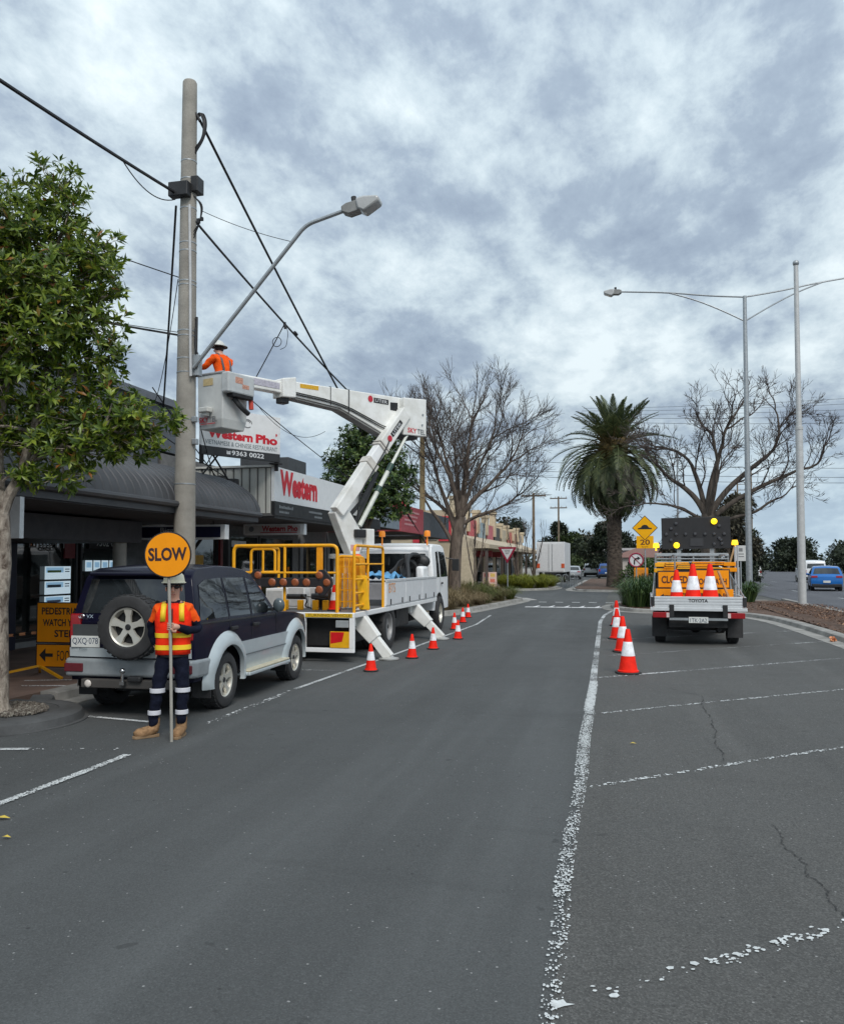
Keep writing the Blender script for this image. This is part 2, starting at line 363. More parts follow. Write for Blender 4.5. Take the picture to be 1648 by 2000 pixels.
# slope-free footpath slabs, raised behind the kerb
def slab(name, poly, z, mat): 
    b = MB(); b.prism(poly, (0,0,-.02), (1,0,0), (0,1,0), (0,0,z+.02)); return struct(b.build(name, mat, smooth=0))
slab('footpath', [(-40,-8),(-7.35,-8),(-7.35,38.5),(-40,38.5)], .12, M_foot)
slab('footpath', [(-40,52.2),(-8.0,52.2),(-8.0,250),(-40,250)], .12, pm('footpath_concrete', (.26,.24,.21), .9, var=.2, scale=1))
def kerb(name, pts, wdt=.26, h=.13, mat=None, closed=False, gutter=0.0, side=1):
    """concrete kerb cast in stones about 1.2 m long along a polyline; gutter apron on one side"""
    pts = [Vector((x, y, 0)) for x, y in pts]; n = len(pts)
    def nrm(i):
        if closed: t = pts[(i+1) % n] - pts[i-1]
        else: t = pts[min(i+1, n-1)] - pts[max(i-1, 0)]
        t.normalize(); return Vector((t.y, -t.x, 0)) * side
    prof = [(-wdt/2, -.02), (-wdt/2, h), (wdt/2 - .05, h), (wdt/2 - .012, h - .02), (wdt/2 + .015, .012)]
    prof += [(wdt/2 + gutter, .008), (wdt/2 + gutter, -.02)] if gutter else [(wdt/2 + .015, -.02)]
    b = MB(); o = 0; k = len(prof)
    for i, p in enumerate(pts):
        q = nrm(i)
        for a, z in prof: b.v.append(p + q * a + Vector((0, 0, z + .004)))
    for i in range(n if closed else n - 1):
        j = (i + 1) % n
        for a in range(k - 1):
            f = [i*k + a, i*k + a + 1, j*k + a + 1, j*k + a]; b.f.append(f if side > 0 else f[::-1]); b.mi.append(0)
    if not closed:
        b.f.append(list(range(k))); b.mi.append(0); b.f.append([(n-1)*k + a for a in range(k)][::-1]); b.mi.append(0)
    return struct(b.build(name, mat or M_kerb, smooth=40))
def dense(pts, step=1.2):
    out = []
    for (x0, y0), (x1, y1) in zip(pts, pts[1:]):
        m = max(1, round(math.hypot(x1-x0, y1-y0) / step))
        for i in range(m): out.append((x0 + (x1-x0)*i/m, y0 + (y1-y0)*i/m))
    return out + [pts[-1]]
def smoothpts(pts, it=2):
    for _ in range(it):
        o = [pts[0]]
        for a, b in zip(pts, pts[1:]):
            o += [(a[0]*.75+b[0]*.25, a[1]*.75+b[1]*.25), (a[0]*.25+b[0]*.75, a[1]*.25+b[1]*.75)]
        pts = o + [pts[-1]]
    return pts
# street-side kerb, broken by the round tree island
kerb('kerb', dense([(-7.2, 9.5), (-7.2, 27)]), gutter=.3)
isl = [(-7.2, 6.9)] + [(-6.88 + .76*math.cos(a), 8.2 + .80*math.sin(a)) for a in [R(-95 + i*190/22) for i in range(23)]] + [(-7.2, 9.4)]
kerb('kerb', isl, wdt=.26, h=.11, gutter=.06, mat=pm('kerb_dark', (.075,.077,.078), .85, var=.3, scale=2.5, bump=.3, bscale=40))
slab('tree_island', [(-9, 6.9)] + [(x, y) for x, y in isl[1:-1]] + [(-9, 9.4)], .105, pm('island_asphalt', (.062,.063,.063), .9, var=.3, scale=2, bump=.5, bscale=60))
# gravel round the tree foot
g = MB()
for i in range(2200):
    a = rnd.random() * 6.283; r_ = .60 * math.sqrt(rnd.random()); x, y = -6.95 + r_ * math.cos(a), 8.25 + r_ * .78 * math.sin(a); s_ = rnd.uniform(.008, .017)
    q = Euler((rnd.random()*3, rnd.random()*3, rnd.random()*3)).to_matrix(); z = .112 + s_*.6 + rnd.random()*.02
    g.obox((x, y, z), q @ Vector((s_, 0, 0)), q @ Vector((0, s_*.8, 0)), q @ Vector((0, 0, s_*.55)))
o = stuff(g.build('gravel', leafmat('gravel_stone', (.07,.058,.045), (.14,.12,.10), (.26,.24,.20), trans=0, rough=.9), smooth=0))
# island at the corner before the side street, with soil bed
cornL = smoothpts([(-6.95, 26.9), (-6.2, 27.6), (-5.55, 29.5), (-5.2, 33), (-4.75, 37), (-4.5, 40.3), (-5.3, 42.0), (-7.5, 42.6), (-14, 42.8)])
kerb('kerb', cornL, gutter=.35)
slab('garden_bed', [(x-.12, y) for x, y in cornL] + [(-14, 27.5), (-7.3, 26.9)], .11, M_soil)
slab('kerb_ramp', [(-5.0,41.2),(-4.3,40.0),(-3.9,41),(-4.6,43.0),(-6.5,43.4),(-6.5,42.7)], .012, M_conc)
# far corner island with the bright grass
farL = smoothpts([(-9.5, 54.2), (-6.5, 54.3), (-4.9, 55.5), (-4.3, 58.5), (-4.5, 63), (-5.2, 66), (-8, 67)])
kerb('kerb', farL, gutter=.3)
slab('garden_bed', farL + [(-9.5, 67)], .11, M_soil)
# palm island in the middle of the street beyond the crossing
palmI = smoothpts([(-2.9, 57), (-2.6, 54.2), (-.5, 53.2), (3.2, 53.6), (6.5, 55)])
kerb('kerb', palmI + [(6.6, 90), (-2.9, 90), (-2.9, 57)], gutter=.5)
slab('garden_bed', palmI + [(6.6, 90), (-2.9, 90)], .16, M_mulch)
# median between the bays and the main road, swelling into a nose at the crossing
medI = [(5.05, -6), (5.1, 10), (5.05, 20), (4.95, 25), (4.7, 28.4), (3.8, 30.6), (2.4, 31.2), (1.1, 31.2), (.35, 31.9), (-.15, 33.4), (-.25, 36), (.5, 38.2), (2.6, 39.6), (6.5, 40.5), (7.55, 39)]
medK = dense(medI[:3], 1.5)[:-1] + smoothpts(medI[2:-1])
kerb('kerb', medK, gutter=.38, side=-1)
kerb('kerb', dense([(7.5, 42), (7.5, -6)], 1.6), gutter=.2, side=-1)
def bed(name, x0, x1, y0, y1, z, amp, nx, ny, mat, clip):
    b = MB()
    for j in range(ny + 1):
        for i in range(nx + 1):
            x = x0 + (x1-x0)*i/nx; y = y0 + (y1-y0)*j/ny
            e = min(1, 4*min(i/nx, 1-i/nx))
            b.v.append(Vector((x, y, z + amp*e*(.5+.5*math.sin(x*3.1+y*1.7)*math.sin(y*2.3-x)) + rnd.uniform(-.012,.02))))
    for j in range(ny):
        for i in range(nx):
            a = j*(nx+1)+i; c = (b.v[a] + b.v[a+nx+2]) / 2
            if clip(c.x, c.y): b.f.append([a, a+1, a+nx+2, a+nx+1]); b.mi.append(0)
    return struct(b.build(name, mat))
slab('garden_bed', [(x+.1, y) for x, y in medK] + [(7.4, 40.3), (7.4, -6)], .10, M_mulch)
bed('mulch_mound', 5.2, 7.4, 2, 34, .12, .10, 24, 220, M_mulch, lambda x, y: True)
# bark chips and dead leaves lying on the mulch (loose, uncountable)
g = MB()
for i in range(7000):
    if i % 3: x, y = rnd.uniform(5.2, 7.4), rnd.uniform(14, 34)
    else: x, y = rnd.uniform(.2, 6.8), rnd.uniform(31.6, 38.5)
    s_ = rnd.uniform(.02, .05); q = Euler((rnd.uniform(-.5,.5), rnd.uniform(-.5,.5), rnd.random()*6.3)).to_matrix(); z = (.25 if x > 5.4 else .125) + rnd.random()*.02
    if y > 34 or x < 5.3: z = .125
    c = Vector((x, y, z)); g.add([c + q @ Vector(v) for v in ((-s_,-s_*.45,0),(0,-s_*.5,.006),(s_,0,0),(0,s_*.5,.008))], [(0,1,2,3)])
stuff(g.build('mulch_litter', leafmat('mulch_chip', (.05,.025,.015), (.15,.075,.045), (.34,.21,.13), trans=0, rough=.9), smooth=0))
# ------------------------------------------------------------------ painted markings
W1 = worn_paint('paint_edge', .485, 52, rgb=(.60,.62,.62)); W2 = worn_paint('paint_bay', .545, 42, big=.5); W3 = worn_paint('paint_fresh', .42, 50, rgb=(.56,.58,.58)); W4 = worn_paint('paint_left', .45, 44, big=.45)
W5 = worn_paint('paint_faint', .60, 44, big=.6)
def line(pts, wd, mat, z=.008, name='lane_marking'):
    b = MB()
    for i, (x, y) in enumerate(pts):
        a, c = pts[max(0, i-1)], pts[min(len(pts)-1, i+1)]; t = Vector((c[0]-a[0], c[1]-a[1], 0)).normalized(); q = Vector((-t.y, t.x, 0)) * wd / 2
        b.v += [Vector((x, y, z)) + q, Vector((x, y, z)) - q]
    for i in range(len(pts) - 1): b.f.append([2*i, 2*i+1, 2*i+3, 2*i+2]); b.mi.append(0)
    return struct(b.build(name, mat, smooth=0))
# flaked paint near the camera: every surviving chip of paint is its own sliver
def chips(p0, p1, wd, dens, name, size=(.0035, .0095), gap=.5, seed=1):
    r = random.Random(seed); b = MB(); a, c = Vector((*p0, .009)), Vector((*p1, .009)); L_ = (c-a).length; d = (c-a).normalized(); q = Vector((-d.y, d.x, 0))
    ph = [r.random()*6 for _ in range(4)]; off = [r.uniform(-.5,.5) for _ in range(6)]
    for _ in range(int(L_*dens)):
        s = r.random()*L_; keep = .62 + .16*math.sin(s*2.1+ph[0]) + .16*math.sin(s*6.3+ph[1]) + .14*math.sin(s*17+ph[2])
        if keep < gap*r.random()*1.6: continue
        t = max(-1, min(1, r.gauss(0, .62)))*wd/2 + .012*math.sin(s*1.3+ph[3]); z = r.uniform(*size)*r.choice((.6,1,1,1.5)); n = r.randint(5, 7); a0 = r.random()*6.28; e = r.uniform(.5, .95)
        o = a + d*s + q*t; pts = [o + d*(z*math.cos(a0+6.283*k/n)*r.uniform(.7,1.2)) + q*(z*e*math.sin(a0+6.283*k/n)*r.uniform(.7,1.2)) + Vector((0,0,r.random()*.002)) for k in range(n)]
        b.add(pts, [list(range(n))])
    return struct(b.build(name, pm('paint_chip', (.56,.58,.575), .85, var=.22, scale=30), smooth=0))
chips((-.28, 2.6), (-.31, 4.6), .085, 640, 'lane_marking', gap=.95, seed=3); chips((-.31, 4.6), (-.33, 7.2), .09, 800, 'lane_marking', gap=.8, seed=4); chips((-.33, 7.2), (-.36, 10.4), .11, 1300, 'lane_marking', gap=.6, seed=5); chips((-.36, 10.4), (-.40, 13), .11, 900, 'lane_marking', (.007,.016), gap=.4, seed=6)
b = MB(); b.add([(-.285,3.48,.010),(-.255,3.472,.010),(-.235,3.49,.010),(-.19,3.517,.010),(-.225,3.518,.010),(-.24,3.545,.010),(-.262,3.528,.010),(-.28,3.535,.010)], [(0,1,2,3,4,5,6,7)]); struct(b.build('lane_marking', pm('paint_chip', (1,1,1)), smooth=0))
line([(-.36, 10.2), (-.45, 17), (-.57, 26.2), (-.5, 29.5), (-.28, 32.0)], .105, W1)
chips((-.15, 3.6), (.45, 4.05), .10, 50, 'bay_marking', (.008,.018), .9, 11); chips((.4, 4.0), (1.5, 4.95), .10, 300, 'bay_marking', (.006,.016), .9, 12)
chips((-.25, 6.9), (2.9, 9.6), .06, 260, 'bay_marking', (.006,.014), 1.0, 13); chips((-.3, 10.2), (4.9, 14.5), .055, 200, 'bay_marking', (.007,.017), 1.0, 14)
line([(1.5, 4.95), (5.0, 7.95)], .08, W2, name='bay_marking'); line([(2.9, 9.6), (5.0, 11.4)], .08, W2, name='bay_marking')
for k, (x0, y0) in enumerate([(-.22, 3.55), (-.29, 6.9), (-.32, 10.17), (-.35, 13.42), (-.40, 16.5), (-.45, 19.9)]):
    if k > 2: line([(x0, y0), (x0 + (5.0 - x0), y0 + (5.0 - x0) * (.86 if k < 5 else .8))], .095, (W2, W2, W2, W5, W5, W5)[k] if k != 3 else W2, name='bay_marking')
chips((-4.53, 4.6), (-4.49, 7.05), .075, 1300, 'lane_marking', gap=.35, seed=21); line([(-4.49, 8.6), (-4.5, 11.3)], .09, worn_paint('paint_left_faint', .58, 20, big=.5)); line([(-4.5, 11.3), (-4.4, 13.9), (-4.31, 15.7), (-4.07, 24.2), (-4.3, 28.5)], .075, W3)
line([(-6.3, 6.85), (-5.55, 7.05)], .09, W3, name='bay_marking'); line([(-5.5, 7.05), (-4.7, 7.25)], .08, worn_paint('paint_left_faint', .58, 20), name='bay_marking')
line([(-6.4, 8.75), (-5.15, 8.55)], .07, W4, name='bay_marking')
line([(-7.0, 13.2), (-4.5, 13.3)], .08, W5, name='bay_marking')
for k, (x, y, l) in enumerate([(-7.6, 10.0, .9), (-7.3, 9.75, .5), (-6.85, 10.05, .8), (-7.9, 10.45, .6), (-7.0, 10.6, .6)]): line([(x-.35, y-.1), (x-.35+l, y+.12)], .07, W4, z=.128 if x < -7.35 else .008)  # short pale streaks across the paving and kerb channel past the tree island
# raised crossing: white bars with pointed teeth
b = MB()
for k in range(6):
    x = -3.75 + k*.62
    b.add([(x,34.1,.008),(x+.6,34.1,.008),(x+.6,34.55,.008),(x,34.55,.008)], [(0,1,2,3)])
    b.add([(x+.30,34.56,.008),(x+.46,34.56,.008),(x+.50,35.7,.008),(x+.46,35.7,.008)], [(0,1,2,3)])
struct(b.build('crossing_marking', worn_paint('paint_crossing', .30, 14, big=.5, rgb=(.8,.8,.8)), smooth=0))
b = MB()
for k in range(5): b.box(-3.6 + k*.75, -3.25 + k*.75, 38.6, 38.9, .004, .009)
struct(b.build('crossing_marking', W3, smooth=0))
for y in range(20, 200, 12):
    line([(11.0, y), (11.0, y+3)], .12, W3); line([(14.4, y+4), (14.4, y+7)], .12, W3)
line([(-5.2, 62), (-5.2, 140)], .1, W3)
# cracks in the bays, sealed and open: thin dark slivers
b = MB()
def crack(pts, w0):
    pts = [(pts[0][0] + 0, pts[0][1])] + pts[1:]; q = []
    for (x0, y0), (x1, y1) in zip(pts, pts[1:]):
        for i in range(34):
            t = i / 34; q.append((x0 + (x1-x0)*t + rnd.gauss(0, .011) + .02*math.sin(t*9+x0), y0 + (y1-y0)*t + rnd.gauss(0, .008)))
    for (x0, y0), (x1, y1) in zip(q, q[1:]):
        d = Vector((x1-x0, y1-y0, 0)).normalized(); n_ = Vector((-d.y, d.x, 0)) * w0 * rnd.uniform(.12, .7)
        a, c = Vector((x0, y0, .010)), Vector((x1, y1, .010)); b.add([a - n_, c - n_, c + n_, a + n_], [(0,1,2,3)])
crack([(1.05, 11.9), (.98, 9.6), (.90, 8.0)], .008); crack([(1.0, 6.2), (1.05, 5.2), (1.17, 4.3), (1.26, 3.6), (1.3, 2.9)], .006); crack([(.62, 12.6), (1.05, 11.9)], .005)
struct(b.build('road_crack', pm('crack_dark', (.032,.032,.031), .95), smooth=0))
b = MB()
# litter on the road
lm = leafmat('fallen_leaf', (.50,.36,.03), (.58,.42,.05), (.70,.60,.20), trans=0, rough=.7)
for k, (x, y, s_, lab) in enumerate([(-4.22, 5.1, .06, 'yellow fallen leaf on the road nearest the white kerb-side line'), (-3.9, 4.75, .035, 'small pale yellow leaf lying just below a larger one on the road'), (.12, 8.6, .035, 'small yellow leaf in the empty bay beside the long white line')]):
    b = MB(); b.add([(-s_,0,.002),(-s_*.2,-s_*.35,.010),(s_,s_*.1,.003),(-s_*.1,s_*.4,.014)], [(0,1,3),(1,2,3)])
    o = tag(b.build('fallen_leaf', lm, smooth=0, loc=(x, y, .012)), lab, 'leaf', 'leaves fallen on the asphalt')
b = MB()
for k in range(7):
    q = Euler((rnd.random()*2, rnd.random()*2, rnd.random()*6)).to_matrix(); s_ = .07
    b.add([Vector((rnd.uniform(-.06,.06), rnd.uniform(-.06,.06), .05)) + q @ Vector(v) for v in ((-s_,-s_*.5,0),(s_,-s_*.4,.01),(s_*.7,s_*.5,0),(-s_*.8,s_*.4,.02))], [(0,1,2,3)])
tag(b.build('crumpled_wrapper', pm('wrapper', (.75,.34,.18), .5, var=.4, scale=20), smooth=0, loc=(4.72, 20.7, .02)), 'crumpled orange wrapper in the gutter of the mulched median', 'litter')
# ------------------------------------------------------------------ buildings on the footpath side
M_clad = pm('grey_cladding', (.105, .115, .13), .6, var=.12, scale=1.2)
M_awn = pm('awning_charcoal', (.050, .051, .055), .5, var=.22, scale=1.3)
M_soff = pm('soffit_dark', (.07, .071, .078), .7)
M_bluecol = pm('navy_column', (.010, .014, .035), .5)
M_shop = glassmat('shop_glass', (.016, .020, .019), .03, 1.0)
M_pale = pm('pale_metal', (.50, .50, .46), .55, var=.14, scale=1.5)
M_navysign = pm('navy_sign', (.008, .010, .04), .35)
M_lightbox = pm('lightbox_white', (.72, .73, .73), .45)
M_int = pm('interior_dark', (.25, .24, .23), .9, var=.3, scale=1)
def building_estate():
    t = thing('estate_agency', 'charcoal shop with a curved corrugated awning and window posters behind the leafy street tree', 'shop', (0, 0, 0))
    b = MB(); b.box(-24, -10.5, 2, 17.55, 3.2, 5.55); b.box(-24, -10.5, 17.55, 18.9, 4.46, 5.55); b.build('wall', M_clad, t, smooth=0)
    b = MB(); b.box(-24.1, -10.38, 1.9, 19.0, 5.55, 5.72); b.build('parapet_capping', pm('capping', (.14,.15,.17), .5), t, smooth=0)
    n = 9
    for k in range(n):                                               # clad in upright panels with recessed joints
        y0 = 2 + k * 15.5 / n; b = MB(); b.box(-10.5, -10.475, y0 + .012, y0 + 15.5/n - .012, 3.7, 5.5); b.build('panel', M_clad, t, smooth=0)
    # awning: quarter-barrel of rib-rolled sheet
    P = []
    for i in range(13):
        a = (math.pi/2) * i / 12; P.append((-9.7 + 2.1 * math.cos(a), 2.86 + .98 * math.sin(a)))
    P.append((-10.5, 3.86))
    b = MB(); ys = []; y = 2.0
    while y < 16.75:
        ys += [(y, 0), (y + .16, 0), (y + .175, .014), (y + .195, .014), (y + .21, 0)]; y += .21
    for y, h in ys:
        for x, z in P: b.v.append(Vector((x + h * .7, y, z + h * .7)))
    m = len(P)
    for j in range(len(ys) - 1):
        for i in range(m - 1): b.f.append([j*m+i, j*m+i+1, (j+1)*m+i+1, (j+1)*m+i]); b.mi.append(0)
    b.build('awning_roof', M_awn, t, smooth=30)
    b = MB(); b.prism([(x, z) for x, z in P] + [(-10.5, 2.8), (-7.6, 2.8)], (0, 16.72, 0), (1,0,0), (0,0,1), (0, .05, 0)); b.build('awning_end', M_awn, t, smooth=0)
    b = MB(); b.tube([(-7.56, 2, 2.84), (-7.56, 16.8, 2.84)], .06, 8); b.box(-7.66, -7.60, 2, 16.78, 2.68, 2.80); b.build('gutter', M_awn, t)
    b = MB(); b.box(-13.4, -7.66, 2, 16.7, 2.66, 2.70); b.build('soffit', M_soff, t, smooth=0)
    b = MB(); b.box(-13.2, -9.3, 2, 15.0, 2.2, 2.62); b.build('bulkhead', M_soff, t, smooth=0, bevel=.01)
    X = -11.5
    # shopfront
    b = MB(); b.box(-24, X - .2, 2, 17.5, .12, 3.1); b.build('shop_wall', M_int, t, smooth=0)
    b = MB(); b.box(X - .18, X + .12, 13.35, 14.0, .12, 2.66); b.build('pier', M_bluecol, t, smooth=0, bevel=.01)
    for (a, c) in [(7.0, 10.2), (10.3, 13.3), (14.05, 16.0), (16.1, 18.0)]:
        f = MB(); 
        f.box(X-.06, X+.03, a, a+.06, .3, 2.5); f.box(X-.06, X+.03, c-.06, c, .3, 2.5); f.box(X-.06, X+.03, a+.06, c-.06, .24, .3); f.box(X-.06, X+.03, a+.06, c-.06, 2.44, 2.5)
        wn = f.build('window', pm('frame_dark', (.03,.032,.035), .4), t, smooth=0)
        g = MB(); g.box(X-.03, X-.018, a+.06, c-.06, .3, 2.44); g.build('pane', M_shop, wn, smooth=0)
    b = MB(); b.box(X-.1, X+.02, 14.05, 18, .12, .24); b.build('plinth', pm('plinth', (.25,.25,.25), .7), t, smooth=0)
    # the round verandah column
    b = MB(); b.cyl((-9.55, 14.62, .12), (-9.55, 14.62, 2.2), .13, n=18); b.build('column', pm('column_paint', (.40,.39,.35), .6, var=.1), t)
    # property posters in the glass; faint emission added to brighten them under the awning
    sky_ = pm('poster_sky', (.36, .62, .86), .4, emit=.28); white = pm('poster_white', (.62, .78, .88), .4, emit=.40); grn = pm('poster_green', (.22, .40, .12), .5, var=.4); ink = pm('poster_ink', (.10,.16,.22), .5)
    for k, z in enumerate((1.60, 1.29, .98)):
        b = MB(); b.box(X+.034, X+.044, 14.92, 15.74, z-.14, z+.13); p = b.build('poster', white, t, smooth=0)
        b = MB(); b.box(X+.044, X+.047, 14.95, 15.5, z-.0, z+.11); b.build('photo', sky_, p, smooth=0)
        b = MB(); b.box(X+.047, X+.049, 14.99, 15.42, z+.0, z+.05 if k != 1 else z+.06); b.build('house_picture', (grn, ink, pm('poster_house', (.20,.26,.42), .5))[k], p, smooth=0)
        for q in range(2):
            b = MB(); b.box(X+.044, X+.046, 15.55, 15.70, z+.01+q*.05, z+.03+q*.05); b.build('caption', ink, p, smooth=0)
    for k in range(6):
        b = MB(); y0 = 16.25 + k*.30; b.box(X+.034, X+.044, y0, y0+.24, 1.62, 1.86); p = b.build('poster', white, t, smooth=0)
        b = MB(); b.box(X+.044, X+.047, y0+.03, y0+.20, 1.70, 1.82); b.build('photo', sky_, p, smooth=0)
    text('lettering', 'Biggin', 1.1, .26, pm('dull_print', (.22,.22,.22), .6), t, (X+.02, 15.0, 2.18), (0,1,0), (0,0,1))
    text('lettering', '9362 0388', 1.05, .20, pm('pale_print', (.48,.50,.50), .5), t, (X+.04, 17.15, 2.28), (0,1,0), (0,0,1))
    b = MB(); b.box(X+.005, X+.02, 16.4, 17.9, 2.12, 2.42); b.build('number_panel', M_ink, t, smooth=0)
    b = MB(); b.box(X+.0, X+.03, 15.55, 15.9, 1.9, 2.42); b.build('red_panel', pm('dull_red', (.16,.012,.015), .5), t, smooth=0)
    # pale lit sign box on the near column
    b = MB(); b.box(-7.78, -7.52, 9.28, 9.36, 2.12, 2.66); b.build('sign_box', M_lightbox, t, smooth=0)
    return t
building_estate()
def lightbox(name, label, x0, x1, y, z0, z1, face, frame):
    t = thing(name, label, 'sign', (0, 0, 0), 0, 'light boxes under the awnings')
    b = MB(); b.box(x0, x1, y-.09, y+.09, z0, z1); b.build('box', frame, t, smooth=0, bevel=.008)
    b = MB(); b.box(x0+.05, x1-.10, y-.097, y-.09, z0+.04, z1-.04); b.build('face_panel', face, t, smooth=0)
    for x in (x0+.3, x1-.3):
        b = MB(); b.cyl((x, y, z1), (x, y, 2.72), .012, n=6); b.build('hanger', M_dark, t)
    return t
t = lightbox('hanging_sign', 'dark navy light box with white frame hanging under the curved awning', -10.0, -7.72, 15.55, 2.28, 2.58, M_navysign, M_lightbox)
text('lettering', 'Biggin', .42, .13, pm('pale_print', (.48,.50,.50), .5), t, (-8.95, 15.45, 2.46), (1,0,0), (0,0,1))
t = lightbox('hanging_sign', 'grey light box with red restaurant name hanging under the flat awning', -9.43, -7.76, 20.0, 2.52, 2.80, pm('sign_grey', (.52,.50,.48), .5), M_lightbox)
text('lettering', 'Western Pho', .98, .15, pm('dim_red', (.38,.02,.03), .5), t, (-8.42, 19.9, 2.68), (1,0,0), (0,0,1), bold=.04)
b = MB(); b.box(-8.95, -7.95, 19.897, 19.903, 2.57, 2.59); b.build('underline', pm('dim_red', (.30,.02,.03), .5), t, smooth=0)
b = MB(); b.lathe([(.001,0),(.07,0),(.07,.004)], 16, (-9.2, 19.895, 2.67), 'y'); b.build('emblem', M_greyp, t)

def building_pho():
    t = thing('restaurant', 'pale corrugated shop with a white and red fascia above its dark awning', 'shop', (0, 0, 0))
    b = MB(); b.box(-24, -10.5, 17.7, 26.4, .12, 4.4); b.build('wall', pm('shop_render', (.16,.155,.15), .8, var=.2), t, smooth=0)
    # parapet return in ribbed sheet: pans proud of recessed seams
    b = MB(); b.box(-10.5, -7.72, 17.75, 17.9, 2.92, 4.0); b.build('parapet_core', pm('seam_dark', (.18,.18,.17), .7), t, smooth=0)
    x = -10.45
    while x < -7.8:
        q = MB(); x1 = min(x + .185, -7.73); q.prism([(x+.012, 0), (x1-.012, 0), (x1-.028, -.028), (x+.028, -.028)], (0, 17.75, 2.94), (1,0,0), (0,1,0), (0,0,1.04)); q.build('panel', M_pale, t, smooth=0); x += .2
    b = MB(); b.box(-10.5, -7.66, 17.68, 17.95, 4.0, 4.045); b.build('parapet_capping', pm('cap_pale', (.62,.62,.58), .5), t, smooth=0)
    b = MB(); b.box(-7.72, -7.64, 17.74, 26.4, 3.22, 4.02); b.build('fascia', pm('fascia_white', (.78,.79,.79), .4, var=.05), t, smooth=0)
    b = MB(); b.box(-7.71, -7.63, 17.74, 26.4, 2.9, 3.21); b.build('fascia_band', M_black, t, smooth=0)
    text('lettering', 'Western', 2.45, .60, M_redprint, t, (-7.64, 19.28, 3.68), (0,1,0), (0,0,1), bold=.055, lift=.006)
    for y, s_, w_ in ((18.45, 'EAT HERE', .85), (18.3, 'BYO', .6), (20.9, 'TAKE AWAY', 1.0), (21.6, 'OPEN', .6)):
        pass
    b = MB()
    for k in range(10): b.box(-7.628, -7.622, 18.0 + k*.085, 18.05 + k*.085, 3.07, 3.12 if k % 3 else 3.14)
    for k in range(7): b.box(-7.628, -7.622, 18.0 + k*.085, 18.05 + k*.085, 2.96, 3.01)
    for k in range(12): b.box(-7.628, -7.622, 19.9 + k*.08, 19.95 + k*.08, 3.07, 3.12)
    for k in range(7): b.box(-7.628, -7.622, 20.3 + k*.08, 20.35 + k*.08, 2.96, 3.01)
    b.build('small_print', pm('band_print', (.22,.24,.25), .5), t, smooth=0)
    b = MB(); b.box(-10.5, -7.72, 17.95, 26.4, 2.84, 2.9); b.build('soffit', pm('soffit_grey', (.12,.12,.12), .8), t, smooth=0)
    # end walls and shopfront under the awning
    for a, c in ((18.0, 20.4), (20.5, 22.9), (23.0, 25.6)):
        f = MB(); X = -10.4; f.box(X-.05, X+.04, a, a+.06, .3, 2.6); f.box(X-.05, X+.04, c-.06, c, .3, 2.6); f.box(X-.05, X+.04, a+.06, c-.06, .24, .3); f.box(X-.05, X+.04, a+.06, c-.06, 2.54, 2.6)
        wn = f.build('window', pm('frame_dark', (.03,.032,.035), .4), t, smooth=0)
        g = MB(); g.box(X-.02, X-.008, a+.06, c-.06, .3, 2.54); g.build('pane', M_shop, wn, smooth=0)
    for x, y in ((-9.95, 17.75), (-8.9, 17.75)):
        b = MB(); b.box(x, x+.12, y, y+.12, .12, 2.84); b.build('post', M_dark, t, smooth=0)
    b = MB(); b.bar((-9.85, 17.8, 1.9), (-9.2, 17.8, 2.75), .06, .06); b.build('brace', M_dark, t, smooth=0)
    b = MB(); b.box(-10.35, -10.33, 18.9, 19.5, 1.1, 2.0); b.build('menu_board', pm('menu_yellow', (.50,.28,.03), .6, var=.3), t, smooth=0)
    b = MB(); b.box(-10.35, -10.33, 21.1, 22.0, 2.25, 2.42); b.build('open_sign', M_lightbox, t, smooth=0)
    b = MB(); b.box(-10.36, -10.3, 20.38, 20.52, .12, 2.6); b.build('door_jamb', pm('dull_red', (.16,.012,.015), .5), t, smooth=0)
    # electrical boxes by the parapet
    for (x0, x1, z0, z1) in ((-9.25, -8.8, 3.55, 3.8), (-8.78, -8.45, 3.45, 3.72)):
        b = MB(); b.box(x0, x1, 17.4, 17.6, z0, z1); b.build('meter_box', pm('box_dark', (.06,.058,.06), .6), t, smooth=0, bevel=.01)
    return t
building_pho()
